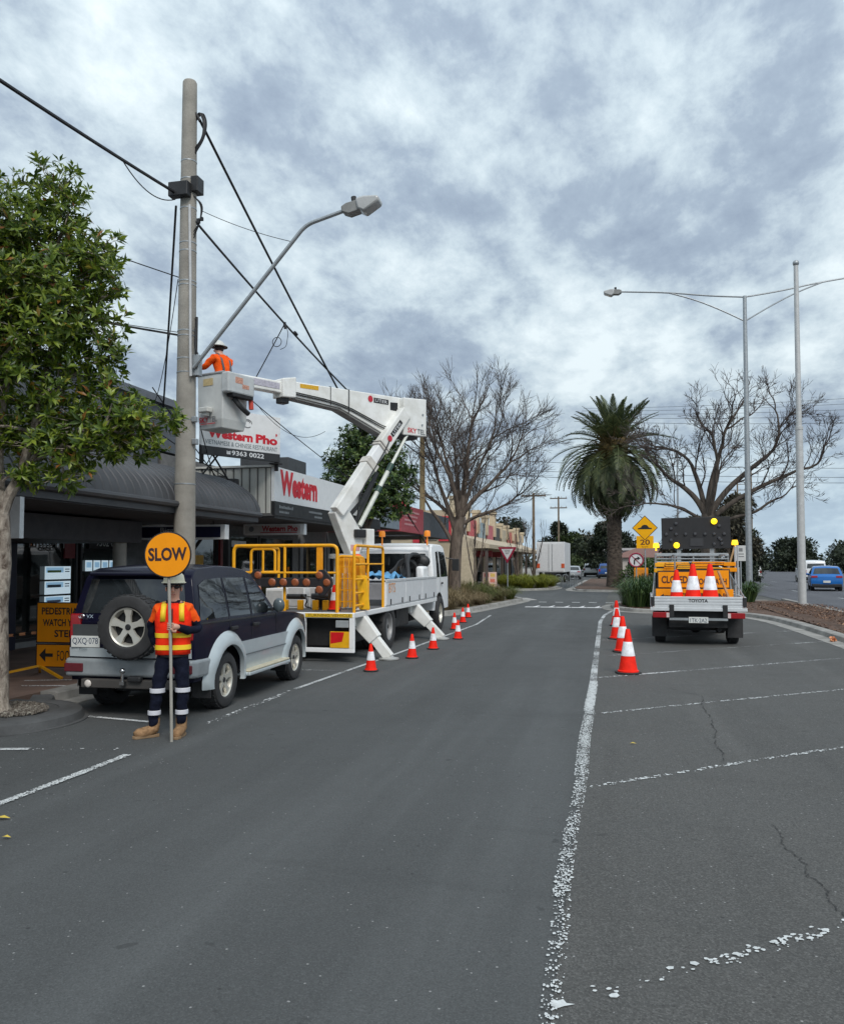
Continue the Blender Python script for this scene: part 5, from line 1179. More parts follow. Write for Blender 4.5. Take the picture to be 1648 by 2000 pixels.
    # drop-side tray
    b = MB(); b.box(X-.03, X+.03, 2.1, 6.95, .905, 1.45); b.box(-X-.03,-X+.03,2.1,6.95,.905,1.45); b.build('tray_side', M_white, t, smooth=0, bevel=.01)
    for k in range(3):
        y0 = 2.12 + k*1.61; b = MB(); b.box(X+.03, X+.042, y0+.02, y0+1.59, .93, 1.40); p = b.build('drop_side', pm('side_white', (.74,.75,.76), .35, var=.05, coat=.2), t, smooth=0, bevel=.006)
        for dy in (.30, 1.25):
            b = MB(); b.box(X+.042, X+.055, y0+dy, y0+dy+.05, .93, 1.05); b.build('hinge', M_black, p, smooth=0)
    b = MB(); b.box(X-.05, X+.05, 2.1, 6.95, 1.40, 1.46); b.build('top_rail', pm('rail_grey', (.55,.56,.56), .4), t, smooth=0, bevel=.01)
    text('lettering', 'BTS', .50, .20, pm('orange_print', (.75,.32,.10), .5), t, (X+.044, 2.55, 1.28), (0,1,0), (0,0,1), lift=.004)
    # wheels, guards
    for s in (1, -1):
        wheel(t, s*.98, 2.55, .47, .30, s, spokes=0, rim_mat=pm('rim_grey', (.30,.30,.30), .5, metal=.4)); wheel(t, s*.72, 2.55, .47, .26, s, spokes=0, rim_mat=M_dark); wheel(t, s*.98, 7.8, .45, .26, s, spokes=0, rim_mat=M_alloy)
    b = MB()
    for s in (1, -1):
        P = [(2.55 + .56*math.cos(a), .47 + .56*math.sin(a)) for a in [R(15 + i*15) for i in range(11)]]
        for (y0, z0), (y1, z1) in zip(P, P[1:]): b.add([(s*.68,y0,z0),(s*1.12,y0,z0),(s*1.12,y1,z1),(s*.68,y1,z1)], [(0,1,2,3)])
    b.build('wheel_guard', M_black, t)
    # outriggers: sleeve, inner leg and round foot
    for (y, xf) in ((.75, 1.62), (5.0, 1.72)):
        A, B = Vector((.98, y, .80)), Vector((xf, y-.1, .06)); m = A.lerp(B, .58)
        b = MB(); u = Vector((0,1,0)); d_ = (B-A).normalized(); n_ = d_.cross(u).normalized()
        b.add([A - d_*.1 - u*.12 - n_*.19, A - d_*.1 + u*.12 - n_*.19, m + u*.12 - n_*.115, m - u*.12 - n_*.115, A - d_*.1 - u*.12 + n_*.14, A - d_*.1 + u*.12 + n_*.14, m + u*.12 + n_*.115, m - u*.12 + n_*.115], [(0,1,2,3),(7,6,5,4),(0,4,5,1),(1,5,6,2),(2,6,7,3),(3,7,4,0)])
        o = b.build('outrigger', M_offwhite, t, smooth=0, bevel=.015)
        b = MB(); b.obox(m.lerp(B, .5), u*.09, n_*.085, (B-m)/2*1.1); b.build('inner_leg', M_offwhite, o, smooth=0, bevel=.01)
        b = MB(); b.lathe([(.001,.0),(.19,.0),(.19,.025),(.10,.045),(.06,.09),(.001,.09)], 18, (xf, y-.1, .01)); b.build('foot', pm('foot_steel', (.50,.50,.48), .4, metal=.4, var=.2), o)
    b = MB(); b.box(-.35,1.0,.55,.95,.62,.80); b.box(-.35,1.0,4.8,5.2,.62,.80); b.build('outrigger_beam', M_offwhite, t, smooth=0, bevel=.01)
    # cab
    def W(y, z): return 1.05 - (.10*((z-1.4)/.9)**1.3 if z > 1.4 else 0) - (.04*((y-8.7)/.5)**2 if y > 8.7 else 0)
    ol = [(7.10,.55),(7.08,1.2),(7.12,2.1),(7.22,2.25),(7.5,2.31),(8.5,2.31),(8.8,2.24),(9.12,1.35),(9.2,1.0),(9.22,.55)]
    shell(ol, [(7.8,.45,.56)], W, .55, (.8,1.1,1.4,1.6,1.8,2.0,2.15), (7.3,7.6,8.2,8.6,8.9), .03).build('cab', M_white, t, smooth=50, bevel=.04, seg=3)
    cross_patch(ol, [(7.087,1.42),(7.10,1.75),(7.115,2.05)], [(-.84,.84)]*3, .03, .006, W).build('rear_window', M_glass, t, smooth=60)
    cross_patch(ol, [(8.83,2.14),(9.0,1.7),(9.1,1.41)], [(-.92,.92)]*3, .03, .006, W).build('windscreen', M_glass, t, smooth=60)
    for s in (1, -1):
        for poly in ([(8.0,1.42),(8.98,1.42),(8.72,2.1),(8.0,2.12)], [(7.5,1.42),(7.85,1.42),(7.85,2.12),(7.6,2.10)]):
            vs, fs, fl, ed = poly_panel(poly, (1.6,1.8,2.0), (8.2,8.6), W, s, .005); q = MB(); q.add(vs, fs); q.build('window', M_glass, t, smooth=60)
        for yy in (7.93, 9.05):
            q = MB(); vs, fs, fl, ed = poly_panel([(yy-.008,.9),(yy+.008,.9),(yy+.008,1.4 if yy > 8.5 else 2.15),(yy-.008,1.4 if yy > 8.5 else 2.15)], (1.2,1.4,1.6,1.9), (), W, s, .004); q.add(vs, fs); q.build('door_gap', M_dark, t, smooth=0)
        q = MB(); q.obox((s*1.075, 8.08, 1.25), (.02,0,0), (0,.06,0), (0,0,.025)); q.build('door_handle', M_black, t, smooth=0, bevel=.008)
        q = MB(); q.obox((s*1.28, 8.95, 1.75), (.10,0,0), (0,.03,0), (0,0,.17)); q.bar((s*1.0,8.9,1.95),(s*1.26,8.95,1.9),.03,.03); q.build('mirror', M_black, t, smooth=0, bevel=.02)
    b = MB(); b.box(-.75,.75,6.97,7.06,1.35,2.2); 
    # beacons on the headboard
    for x in (-.33, .90):
        b = MB(); b.cyl((x,7.0,2.25),(x,7.0,2.5),.02,n=8); b.lathe([(.001,2.66),(.07,2.65),(.085,2.6),(.085,2.5),(.001,2.5)], 12, (x,7.0,0)); b.build('beacon', pm('beacon_amber', (.70,.22,.02), .3, emit=.25), t)
    b = MB(); b.bar((-.95,7.0,2.25),(.95,7.0,2.25),.04,.04); b.bar((-.95,7.0,.9),(-.95,7.0,2.27),.04,.04); b.bar((.95,7.0,.9),(.95,7.0,2.27),.04,.04); b.build('headboard', M_white, t, smooth=0)
    # ---- boom, in its own upright plane
    T = Vector((0, 3.1, 0)); d = Vector((.496, .868, 0)); nn = Vector((.868, -.496, 0)); U = Vector((0,0,1))
    def plate(name, pts, off, th, mat=M_offwhite, parent=t, bev=.02):
        q = MB(); q.prism(pts, T + nn*(off - th/2), d, U, nn*th); return q.build(name, mat, parent, smooth=0, bevel=bev)
    b = MB(); b.cyl(T + Vector((0,0,.9)), T + Vector((0,0,1.9)), .34, .30, 20); b.cyl(T + Vector((0,0,1.9)), T + Vector((0,0,2.0)), .42, .42, 20); b.build('turret', pm('turret_grey', (.42,.42,.40), .5, var=.15), t)
    plate('pedestal', [(-.50,2.88),(-.30,3.08),(-.08,2.95),(.25,2.55),(.34,2.2),(.22,1.98),(-.02,1.98),(-.26,2.4)], .02, .24)
    plate('valve_block', [(.04,2.36),(.32,2.36),(.32,2.54),(.04,2.54)], .20, .12, M_black)
    plate('control_box', [(.36,2.1),(.60,2.1),(.60,2.56),(.36,2.56)], .1, .26)
    plate('pedestal_label', [(-.04,2.07),(.22,2.07),(.22,2.2),(-.04,2.2)], .145, .004, pm('label_pink', (.62,.32,.32), .5), bev=0)
    lo0, lo1 = Vector((-.38, 2.96)), Vector((1.66, 5.34)); dv = (lo1 - lo0).normalized(); pv = Vector((-dv.y, dv.x)); L_ = (lo1-lo0).length
    def lb(s0, s1, w0, w1, shift=0): return [tuple(lo0 + dv*s0 + pv*(-w0+shift)), tuple(lo0 + dv*s1 + pv*(-w1+shift)), tuple(lo0 + dv*s1 + pv*(w1+shift)), tuple(lo0 + dv*s0 + pv*(w0+shift))]
    lbm = plate('lower_boom', lb(-.08, 1.35, .14, .165), .12, .22)
    plate('boom_tube', lb(1.35, L_*.66, .14, .14), .12, .20, M_white, lbm); plate('boom_collar', lb(1.30, 1.48, .185, .185), .12, .27, pm('collar_pale', (.60,.57,.52), .5, var=.2), lbm); plate('boom_collar', lb(L_*.60, L_*.645, .175, .175), .12, .26, pm('collar_pale', (.60,.57,.52), .5, var=.2), lbm)
    plate('boom_head', lb(L_*.645, L_, .165, .155), .12, .22, M_offwhite, lbm)
    for s0 in (1.36, L_*.62): plate('seal_ring', lb(s0, s0+.02, .18, .18), .12, .265, M_black, lbm, 0)
    # ram beside the lower boom
    def P3(a, z, off): return T + d*a + U*z + nn*off
    b = MB(); b.cyl(P3(.24,2.62,.12), P3(.80,3.44,.12), .055); b.build('ram', pm('ram_pale', (.60,.62,.56), .4), t)
    b = MB(); b.cyl(P3(.78,3.41,.12), P3(.86,3.53,.12), .07); b.cyl(P3(1.12,3.9,.12), P3(1.24,4.08,.12), .066); b.build('ram_gland', pm('gland_green', (.03,.07,.055), .5), t)
    b = MB(); b.cyl(P3(.84,3.50,.12), P3(1.15,3.95,.12), .052); b.cyl(P3(1.22,4.05,.12), P3(1.78,4.86,.12), .036); b.build('ram_rod', pm('rod_white', (.66,.68,.62), .35), t)
    b = MB(); b.tube([P3(-.1,2.75,.05), P3(.35,3.2,.1), P3(.9,3.85,-.02), P3(.6,3.3,-.02), P3(.1,2.5,.02)], .05, 6); b.build('hydraulic_hose', M_black, t)
    # upper boom: inner stick, collar, tapering outer
    plate('upper_boom', [(-1.55,5.26),(-.27,5.20),(.63,4.92),(1.2,4.74),(1.6,4.92),(2.1,4.9),(2.1,5.70),(1.7,5.70),(-1.55,5.58)], -.12, .30)
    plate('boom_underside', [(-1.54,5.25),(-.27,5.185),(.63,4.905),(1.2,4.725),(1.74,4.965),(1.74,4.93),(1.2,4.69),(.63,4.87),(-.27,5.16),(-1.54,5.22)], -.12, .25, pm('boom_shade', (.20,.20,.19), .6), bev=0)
    plate('boom_collar', [(-1.84,5.21),(-1.50,5.24),(-1.50,5.67),(-1.84,5.60)], -.12, .36)
    plate('inner_boom', [(-2.95,5.30),(-1.8,5.30),(-1.8,5.54),(-2.95,5.53)], -.12, .22)
    plate('boom_roller', [(-1.82,5.10),(-1.62,5.10),(-1.62,5.24),(-1.82,5.22)], -.12, .2, M_black)
    plate('boom_strap', [(-.55,5.22),(-.53,5.22),(-.53,5.63),(-.55,5.63)], -.12, .306, M_black, bev=0); plate('boom_strap', [(-.03,5.12),(.01,5.12),(.01,5.645),(-.03,5.645)], -.12, .306, pm('strap_grey', (.12,.12,.12), .6), bev=0)
    plate('yellow_label', [(-1.38,5.47),(-.88,5.49),(-.88,5.58),(-1.38,5.555)], .033, .004, pm('label_gold', (.68,.38,.02), .5, var=.25, scale=30), bev=0)
    plate('maker_label', [(-2.6,5.37),(-1.88,5.37),(-1.88,5.49),(-2.6,5.50)], -.005, .006, pm('label_mauve', (.46,.44,.50), .5, var=.25, scale=25), bev=0)
    for (s0, s1, off, flat) in ((.55, 1.22, .034, True),):
        plate('name_label', [(s0+.2,5.46),(s1,5.47),(s1,5.585),(s0+.2,5.575)], off, .004, M_ink, bev=0)
        q = MB(); q.disc(P3(s0+.09, 5.53, off+.006), .075, nn, 14); q.build('round_logo', pm('logo_red', (.50,.02,.04), .5), t, smooth=0)
        text('lettering', 'LITER', .38, .07, M_lightbox, t, P3((s0+.2+s1)/2, 5.522, off+.003), d, U)
    q = MB(); cpos = lo0 + dv*(L_*.78); dd3 = d*dv.x + U*dv.y; pp3 = d*pv.x + U*pv.y; c3 = P3(cpos.x, cpos.y, .234)
    q.obox(c3 + dd3*.12, dd3*.24, nn*.003, pp3*.055); q.build('name_label', M_ink, lbm, smooth=0)
    q = MB(); q.disc(c3 - dd3*.22 + nn*.004, .075, nn, 14); q.build('round_logo', pm('logo_red', (.50,.02,.04), .5), lbm, smooth=0)
    text('lettering', 'LITER', .38, .07, M_lightbox, lbm, c3 + dd3*.12 + nn*.004, dd3, pp3)
    b = MB()
    for k in range(2): b.tube(smooth3([P3(1.5,4.98+.04*k,.05), P3(1.15,4.86+.05*k,.06), P3(.62,5.02+.05*k,.05), P3(-.27,5.27+.04*k,.05), P3(-1.5,5.31+.04*k,.05)]), .012, 5)
    b.tube(smooth3([P3(1.3,5.0,.06), P3(1.1,4.7,.2), P3(1.0,4.5,.26), P3(.6,3.95,.25), P3(.1,3.3,.25), P3(.1,2.7,.2)]), .016, 5)
    b.build('hydraulic_hose', M_black, t)
    plate('elbow_head', [(1.58,4.80),(2.36,4.84),(2.36,5.74),(1.58,5.68)], -.04, .44)
    plate('elbow_recess', [(1.28,5.36),(1.52,5.36),(1.52,5.56),(1.28,5.54)], .034, .006, M_dark, bev=0)
    plate('elbow_skirt', [(1.3,4.78),(2.1,4.74),(2.1,4.81),(1.3,4.84)], -.06, .40, M_dark)
    text('lettering', 'SKY', .30, .12, M_redprint, t, P3(1.86, 4.93, .184), d, U, bold=.02); text('lettering', 'TEL', .28, .12, M_greyp, t, P3(2.17, 4.93, .184), d, U, bold=.02)
    b = MB(); 
    for a, z in ((2.2,5.1),(2.22,5.35)): b.cyl(P3(a,z,.17), P3(a,z,.20), .025, n=8)
    b.build('bolt', M_steel, t)
    # bucket
    B = Vector((-7.63 - ox, 15.12 - oy, 0)); ez = Euler((0,0,R(-18.5))).to_matrix(); ex, ey = ez @ Vector((1,0,0)), ez @ Vector((0,1,0)); h = .345
    b = MB()
    def bpt(x, y, z): return B + ex*x + ey*y + U*z
    for k, (z0, z1, s0, s1) in enumerate([(4.42,4.60,.86,.96),(4.60,5.50,.96,1.0)]):
        v = [bpt(sx*h*s, sy*h*s, z) for z, s in ((z0,s0),(z1,s1)) for sx, sy in ((-1,-1),(1,-1),(1,1),(-1,1))]
        b.add(v, [(0,1,5,4),(1,2,6,5),(2,3,7,6),(3,0,4,7)] + ([(3,2,1,0)] if k == 0 else []))
    v = [bpt(sx*h*.9, sy*h*.9, z) for z in (4.47,5.50) for sx, sy in ((-1,-1),(1,-1),(1,1),(-1,1))]
    b.add(v, [(4,5,1,0),(5,6,2,1),(6,7,3,2),(7,4,0,3),(0,1,2,3)])
    b.add([bpt(sx*h*s, sy*h*s, 5.50) for s in (.9,1.0) for sx, sy in ((-1,-1),(1,-1),(1,1),(-1,1))], [(0,1,5,4),(1,2,6,5),(2,3,7,6),(3,0,4,7)])
    bk = b.build('bucket', pm('bucket_white', (.56,.57,.55), .45, var=.12, scale=3), t, smooth=0, bevel=.02)
    b = MB(); b.tube([bpt(sx*h*1.0, sy*h*1.0, 5.50) for sx, sy in ((-1,-1),(1,-1),(1,1),(-1,1))], .028, 8, closed=True); b.build('bucket_rim', pm('rim_dark', (.30,.30,.30), .5), bk)
    b = MB(); b.obox(bpt(h+.10, -.03, 5.29), ex*.095, ey*.36, U*.20); b.build('control_housing', pm('housing_grey', (.50,.52,.52), .5, var=.12), bk, smooth=0, bevel=.03)
    b = MB(); b.obox(bpt(h+.11, .02, 5.06), ex*.08, ey*.28, U*.03); b.build('housing_floor', M_dark, bk, smooth=0)
    b = MB(); b.obox(bpt(-.05, -h-.07, 4.78), ex*.13, ey*.07, U*.05); b.obox(bpt(-.05,-h-.05,4.70), ex*.06, ey*.05, U*.04); b.build('step_block', pm('block_white', (.62,.62,.58), .5), bk, smooth=0, bevel=.02)
    b = MB(); b.obox(bpt(-.05, -h-.003, 5.34), ex*.13, ey*.002, U*.07); b.build('faded_label', pm('label_sand', (.52,.40,.20), .6, var=.2, scale=25), bk, smooth=0)
    b = MB(); b.obox(bpt(h+.197, -.1, 5.35), ex*.002, ey*.10, U*.06); b.obox(bpt(h+.197,.08,5.25), ex*.002, ey*.09, U*.04); b.build('worn_label', pm('label_worn', (.55,.28,.20), .6, var=.5, scale=35), bk, smooth=0)
    b = MB(); b.tube(fillet([bpt(h+.05,-.1,5.02), bpt(h+.14,0,4.85), bpt(h+.16,.2,4.74)], .08), .05, 7); b.build('cable_boot', M_black, bk)
    b = MB(); b.cyl(bpt(h+.12,.30,5.05), bpt(h+.13,.31,4.85), .05, n=8); b.tube([bpt(h+.03,-.12,5.0), bpt(h+.1,.1,4.86)], .015, 5); b.build('red_strap', pm('strap_red', (.50,.05,.03), .5), bk)
    q = Vector(bpt(-.02, -h*.965-.004, 4.60)); text('lettering', 'SKY', .24, .11, M_redprint, bk, bpt(-.16,-h-.0,4.60), ex, U, bold=.02); text('lettering', 'TEL', .22, .11, M_greyp, bk, bpt(.09,-h-.0,4.60), ex, U, bold=.02)
    b = MB(); b.obox(bpt(-.06,-h*.99,4.52), ex*.20, ey*.004, U*.006); b.build('underline', M_redprint, bk, smooth=0)
    return t
TRK = bucket_truck()
# loose gear on the truck
def barrier_stack():
    t = thing('folded_barrier', 'stack of folded yellow mesh barriers with an orange bag strapped on the truck deck', 'barriers', (-5.0, 15.35, .915), R(96))
    for k in range(4):
        x = -.24 + k*.13; b = MB(); b.tube(fillet([(x,-.25,.0),(x+.02,-.2,1.0),(x+.02,.22,1.02),(x,.28,.0)], .08), .024, 6)
        for j in range(5): b.tube([(x,-.24+j*.115,.04),(x+.02,-.19+j*.1,1.0)], .014, 4)
        for j in range(4): b.tube([(x+.005,-.25,.15+j*.22),(x+.01,.27,.15+j*.22)], .008, 4)
        b.build('mesh_panel', M_yel, t)
    b = MB(); b.obox((-.3,-.28,.33), (.03,0,.0), (0,.10,0), (0,.03,.32)); b.build('foot_board', pm('board_yellow', (.82,.45,.01), .45), t, smooth=0, bevel=.015)
    b = MB(); b.sph((.42,-.02,.78), .17, 12, 8, .9, 1.0, 1.7); q = b.build('bag', pm('bag_orange', (.85,.10,.02), .7, var=.3, scale=12, bump=.6, bscale=14), t)
barrier_stack()
def tray_load():
    b = MB()
    for k in range(5): b.tube(smooth3([(-4.95,19.6,1.42),(-5.15,20.2,1.9+.03*k),(-5.3+.1*k,20.8,2.02),(-5.5+.08*k,20.9,1.7),(-5.35,20.6,1.42)], 2), .05, 7)
    b.sph((-5.0,20.9,1.55), .24, 12, 8, .9, .7, 1.0); b.sph((-4.98,21.05,1.84), .24, 12, 8, 1.0, .5, .75)
    for k in range(4): b.tube(smooth3([(-5.7+.1*k,19.9,1.42),(-5.4,20.3,1.75+.05*k),(-5.1,20.6,1.95-.03*k),(-4.95,20.7,1.55)], 2), .028, 6)
    tag(b.build('hose_bundle', M_black), 'black bundle of hose and cover piled in the truck tray behind the cab', 'hose')
    b = MB(); n = 14
    for j in range(n+1):
        for i in range(n+1): b.v.append(Vector((-5.9 + .9*i/n, 18.0 + 1.7*j/n, 1.42 + .10*math.sin(i*1.1+j*.5)*math.sin(j*.9) + rnd.uniform(0,.06) + .08*math.sin(math.pi*i/n))))
    for j in range(n):
        for i in range(n): b.f.append([j*(n+1)+i, j*(n+1)+i+1, (j+1)*(n+1)+i+1, (j+1)*(n+1)+i]); b.mi.append(0)
    tag(b.build('tarpaulin', pm('tarp_blue', (.10,.30,.52), .5, var=.35, scale=5)), 'crumpled blue tarpaulin lying in the truck tray', 'tarpaulin')
    b = MB(); b.box(-6.6,-4.8,17.9,20.6,.92,1.36); tag(b.build('tool_crate', pm('crate_grey', (.20,.20,.21), .6), smooth=0, bevel=.03), 'grey tool crate filling the truck tray under the blue tarpaulin', 'crate')
    b = MB(); b.box(-4.95,-4.75,20.3,20.9,1.36,1.72); tag(b.build('white_canister', M_white, bevel=.06), 'white canister at the front corner of the truck tray', 'canister')
tray_load()

# ------------------------------------------------------------------ traffic cones
def make_cone(h, name_label):
    t = thing('traffic_cone', name_label, 'traffic cone', (0,0,0), 0, 'orange and white traffic cones')
    k = h/.7; b = MB()
    b.prism([(.19,.08),(.08,.19),(-.08,.19),(-.19,.08),(-.19,-.08),(-.08,-.19),(.08,-.19),(.19,-.08)], (0,0,0), (k,0,0), (0,k,0), (0,0,.03*k)); b.build('base', M_coneb, t, smooth=0, bevel=.006)
    pr = lambda z: (.150 - (.150-.033)*(z-.03)/.67)
    b = MB(); b.lathe([(.165*k,.031*k),(.165*k,.05*k),(pr(.06)*k,.06*k)] + [(pr(z)*k, z*k) for z in (.2,.28)], 22); b.build('cone_skirt', M_orange, t)
    b = MB(); b.lathe([(pr(.50)*k,.50*k),(pr(.6)*k,.6*k),(.034*k,.69*k),(.028*k,.70*k),(.016*k,.70*k),(.015*k,.6*k)], 22); b.build('cone_tip', M_orange, t)
    b = MB(); b.lathe([(pr(.28)*k+.001,.279*k),(pr(.28)*k+.003,.282*k),(pr(.5)*k+.003,.498*k),(pr(.5)*k+.001,.501*k)], 22); b.build('reflective_band', M_refl, t)
    return t
big = make_cone(.72, 'nearest and largest cone of the row beside the white line, right of the lane'); big.location = (.13, 14.05, .006); big.rotation_euler = (0,0,.3)
for x, y, lab in [(.06,17.4,'second cone of the row beside the white line, half hidden by the nearest one'), (-.06,20.3,'third cone of the row beside the white line'), (-.08,24.6,'farthest cone of the row beside the white line, at the median nose')]:
    dup(big, (x, y, .006), rnd.random()*3, lab)
small = make_cone(.45, 'small cone in front of the rear outrigger foot of the truck'); small.location = (-4.03, 13.4, .006)
for x, y, lab in [(-3.82,15.4,'small cone alone on the road beside the rear wheel of the truck'), (-3.79,17.1,'small cone close to the front outrigger foot of the truck'), (-3.72,19.5,'small cone in front of the truck cab, overlapping another behind it'), (-4.35,22.3,'small cone right beside the front wheel of the cab'), (-4.6,24.9,'second last small cone beyond the truck cab'), (-4.85,27.2,'last small cone, by the kerb of the grassy corner island'), (-9.35,11.2,'orange cone half hidden by the pale tree trunk on the footpath')]:
    dup(small, (x, y, .006 if x > -7 else .125), rnd.random()*3, lab)
dup(small, (-5.15, 14.75, .92), .4, 'small cone standing on the truck deck inside the handrail', (1.05,)*3)

# ------------------------------------------------------------------ ute with arrow board
def ute():
    ox, oy = 1.66, 19.0
    t = thing('parked_ute', 'white tray-back ute carrying road signs and a raised black arrow board', 'ute', (ox, oy, 0), R(-1.5))
    alu = pm('tray_alloy', (.62,.64,.65), .4, metal=.25, var=.08)
    b = MB(); b.box(-.98,.98,0,2.4,.76,.82); b.build('tray_deck', alu, t, smooth=0, bevel=.01)
    b = MB()
    for k in range(4): b.box(-.91,.91,-.02,.02,.83+k*.062,.885+k*.062)
    b.box(-.90,.90,-.008,.014,.82,1.07); g = b.build('tailgate', alu, t, smooth=0, bevel=.006)
    text('lettering', 'TOYOTA', .40, .075, M_ink, t, (.0,-.02,.985), (1,0,0), (0,0,1), bold=.03, lift=.004)
    b = MB(); b.box(-1.0,1.0,-.04,.03,.76,.83); b.build('rear_sill', alu, t, smooth=0, bevel=.006)
    for s in (-1, 1):
        b = MB(); b.box(min(s*.94,s*.98), max(s*.94,s*.98),.03,2.4,.83,1.07); b.build('side_gate', alu, t, smooth=0, bevel=.006)
        b = MB(); b.box(min(s*.91,s*.985), max(s*.91,s*.985),-.05,.06,.86,1.06); b.build('gate_latch', M_black, t, smooth=0, bevel=.01)
        b = MB(); b.box(s*.55-.05,s*.55+.05,-.055,-.02,.62,.90); b.build('gate_hinge', M_black, t, smooth=0, bevel=.01)
        b = MB(); b.box(min(s*.60,s*.95), max(s*.60,s*.95),-.05,.02,.61,.73); l = b.build('tail_lamp', M_red, t, smooth=0, bevel=.012)
        b = MB(); b.box(min(s*.60,s*.66), max(s*.60,s*.66),-.056,-.05,.62,.72); b.build('reverse_lens', pm('lens_pale', (.62,.50,.48), .2), l, smooth=0)
        b = MB(); b.box(min(s*.64,s*.96), max(s*.64,s*.96),.5,.52,.16,.62); b.build('mud_flap', pm('flap', (.035,.035,.036), .8, bump=.3, bscale=8), t, smooth=0)
        wheel(t, s*.78, .95, .36, .24, s, spokes=0, rim_mat=M_steel); wheel(t, s*.78, 3.9, .36, .22, s, spokes=0, rim_mat=M_steel)
        b = MB(); b.tube(fillet([(s*.93,2.3,.82),(s*.86,2.35,1.55),(s*.84,2.35,2.0)], .2), .022, 7); b.build('rack_post', M_steel, t)
        b = MB(); b.tube([(s*.95,.1,1.07),(s*.86,2.2,1.55)], .014, 6); b.build('rack_stay', M_steel, t)
    b = MB(); b.box(-.6,.6,.1,4.4,.4,.76); b.box(-.9,.9,.6,1.4,.3,.5); b.cyl((-.7,.95,.36),(.7,.95,.36),.07); b.sph((0,.95,.36),.14); b.cyl((.45,.2,.35),(.45,.9,.35),.05); b.build('chassis', M_dark, t)
    b = MB(); b.bar((-.6,-.02,.585),(.6,-.02,.585),.05,.05); b.build('rear_bar', M_steel, t, smooth=0)
    b = MB(); b.box(-.20,.20,-.07,-.05,.505,.635); p = b.build('number_plate', M_plate, t, smooth=0, bevel=.004)
    text('lettering', '1TK\u00b72A2', .34, .085, M_ink2, p, (0,-.07,.565), (1,0,0), (0,0,1))
    # cab
    def W(y, z): return .86 - (.14*((z-1.1)/.7)**1.2 if z > 1.1 else 0)
    ol = [(2.5,.45),(2.48,1.1),(2.56,1.62),(2.7,1.72),(3.4,1.74),(3.7,1.68),(4.3,1.16),(5.1,1.05),(5.3,.9),(5.3,.45)]
    shell(ol, [(3.9,.36,.45)], W, .45, (.7,.9,1.1,1.3,1.5,1.65), (2.8,3.4,4.3,4.9), .03).build('cab', P_white, t, smooth=50, bevel=.03)
    cross_patch(ol, [(2.49,1.15),(2.52,1.37),(2.55,1.56)], [(-.85,.85)]*3, .03, .005, W).build('rear_window', M_glass, t, smooth=60)
    for s in (-1, 1):
        vs, fs, fl, ed = poly_panel([(2.75,1.15),(4.1,1.15),(3.62,1.6),(2.75,1.62)], (1.3,1.5), (3.4,), W, s, .004); q = MB(); q.add(vs, fs); q.build('window', M_glass, t, smooth=60)
    # headboard frame and ladder rack
    b = MB()
    for z in (1.62, 1.82, 2.02): b.tube([(-.86,2.38,z),(.86,2.38,z)], .022, 7)
    for x in (-.84,-.45,.05,.5,.84): b.tube([(x,2.38,.82),(x,2.38,2.04)], .02, 7)
    b.tube([(-.82,1.9,1.98),(.82,1.9,1.98)], .025, 7); b.tube([(-.82,1.9,1.9),(.82,1.9,1.9)], .018, 7); b.tube([(-.45,.6,1.98),(-.45,2.38,2.0)], .018, 6); b.tube([(.62,.6,1.98),(.62,2.38,2.0)], .018, 6); b.tube([(-.45,.6,.85),(-.45,.6,1.98)], .018, 6); b.build('rack', M_steel, t)
    for x, z1 in ((.90, 2.18), (.98, 2.2), (1.0, 1.7)):
        b = MB(); b.tube([(x,1.3+(x-.9)*3,.85),(x,1.3+(x-.9)*3,z1)], .02, 6); b.build('upright_tube', pm('tube_alloy', (.6,.61,.62), .35, metal=.5), t)
    # arrow board
    b = MB(); b.obox((.16,3.2,2.56), (.83,0,.012), (0,.05,0), (-.006,0,.40)); A = b.build('arrow_board', pm('board_face', (.016,.016,.018), .65), t, smooth=0, bevel=.01)
    lamps = [(-.48,.24,0),(-.60,.11,0),(-.72,-.03,0),(-.48,-.03,0),(-.25,-.03,0),(-.02,-.03,0),(.22,-.03,0),(.44,-.03,0),(.68,-.03,0),(.56,.17,0),(.44,.29,1),(.56,-.14,0),(.60,-.18,0),(.44,-.28,0),(-.60,-.18,0),(-.47,-.31,1),(.62,-.27,0)]
    for x, z, on in lamps:
        q = MB(); q.lathe([(.001,-.09),(.03,-.085),(.048,-.06),(.052,-.048)], 14, (.16+x,3.2,2.56+z), 'y')
        if on: q2 = MB(); q2.sph((.16+x,3.11,2.56+z), .075, 14, 8, 1,.5,1); q2.build('lit_lamp', pm('lamp_glow', (1.0,.62,.01), .3, emit=1.4), A)
        else: q.build('lamp', pm('lamp_smoke', (.05,.05,.055), .2, coat=.5), A)
    b = MB(); b.obox((.18,3.14,2.33), (.16,0,0), (0,.006,0), (0,0,.10)); b.build('panel_patch', pm('patch_dark', (.035,.035,.038), .5), A, smooth=0)
    b = MB(); b.box(-.3,-.2,3.2,3.3,1.75,2.2); b.box(.5,.6,3.2,3.3,1.75,2.2); b.build('board_leg', M_steel, t, smooth=0)
    for s, x, z in ((-1,-.83,2.22),(1,.97,2.28)):
        b = MB(); b.tube([(x,2.0,1.9 if s > 0 else 2.1),(x,2.0,z-.05)], .02, 6); b.lathe([(.001,z+.07),(.06,z+.065),(.075,z),(.075,z-.05),(.001,z-.05)], 12, (x,2.0,0)); b.build('beacon', M_amber_on if s else None, t)
    b = MB(); b.tube([(.97,2.0,2.22),(.82,1.95,1.7)], .022, 6); b.build('beacon_arm', pm('arm_tan', (.45,.28,.14), .6), t)
    b = MB(); b.sph((.80,3.15,1.95), .05); b.build('work_light', M_chrome, t)
    return t
ute()
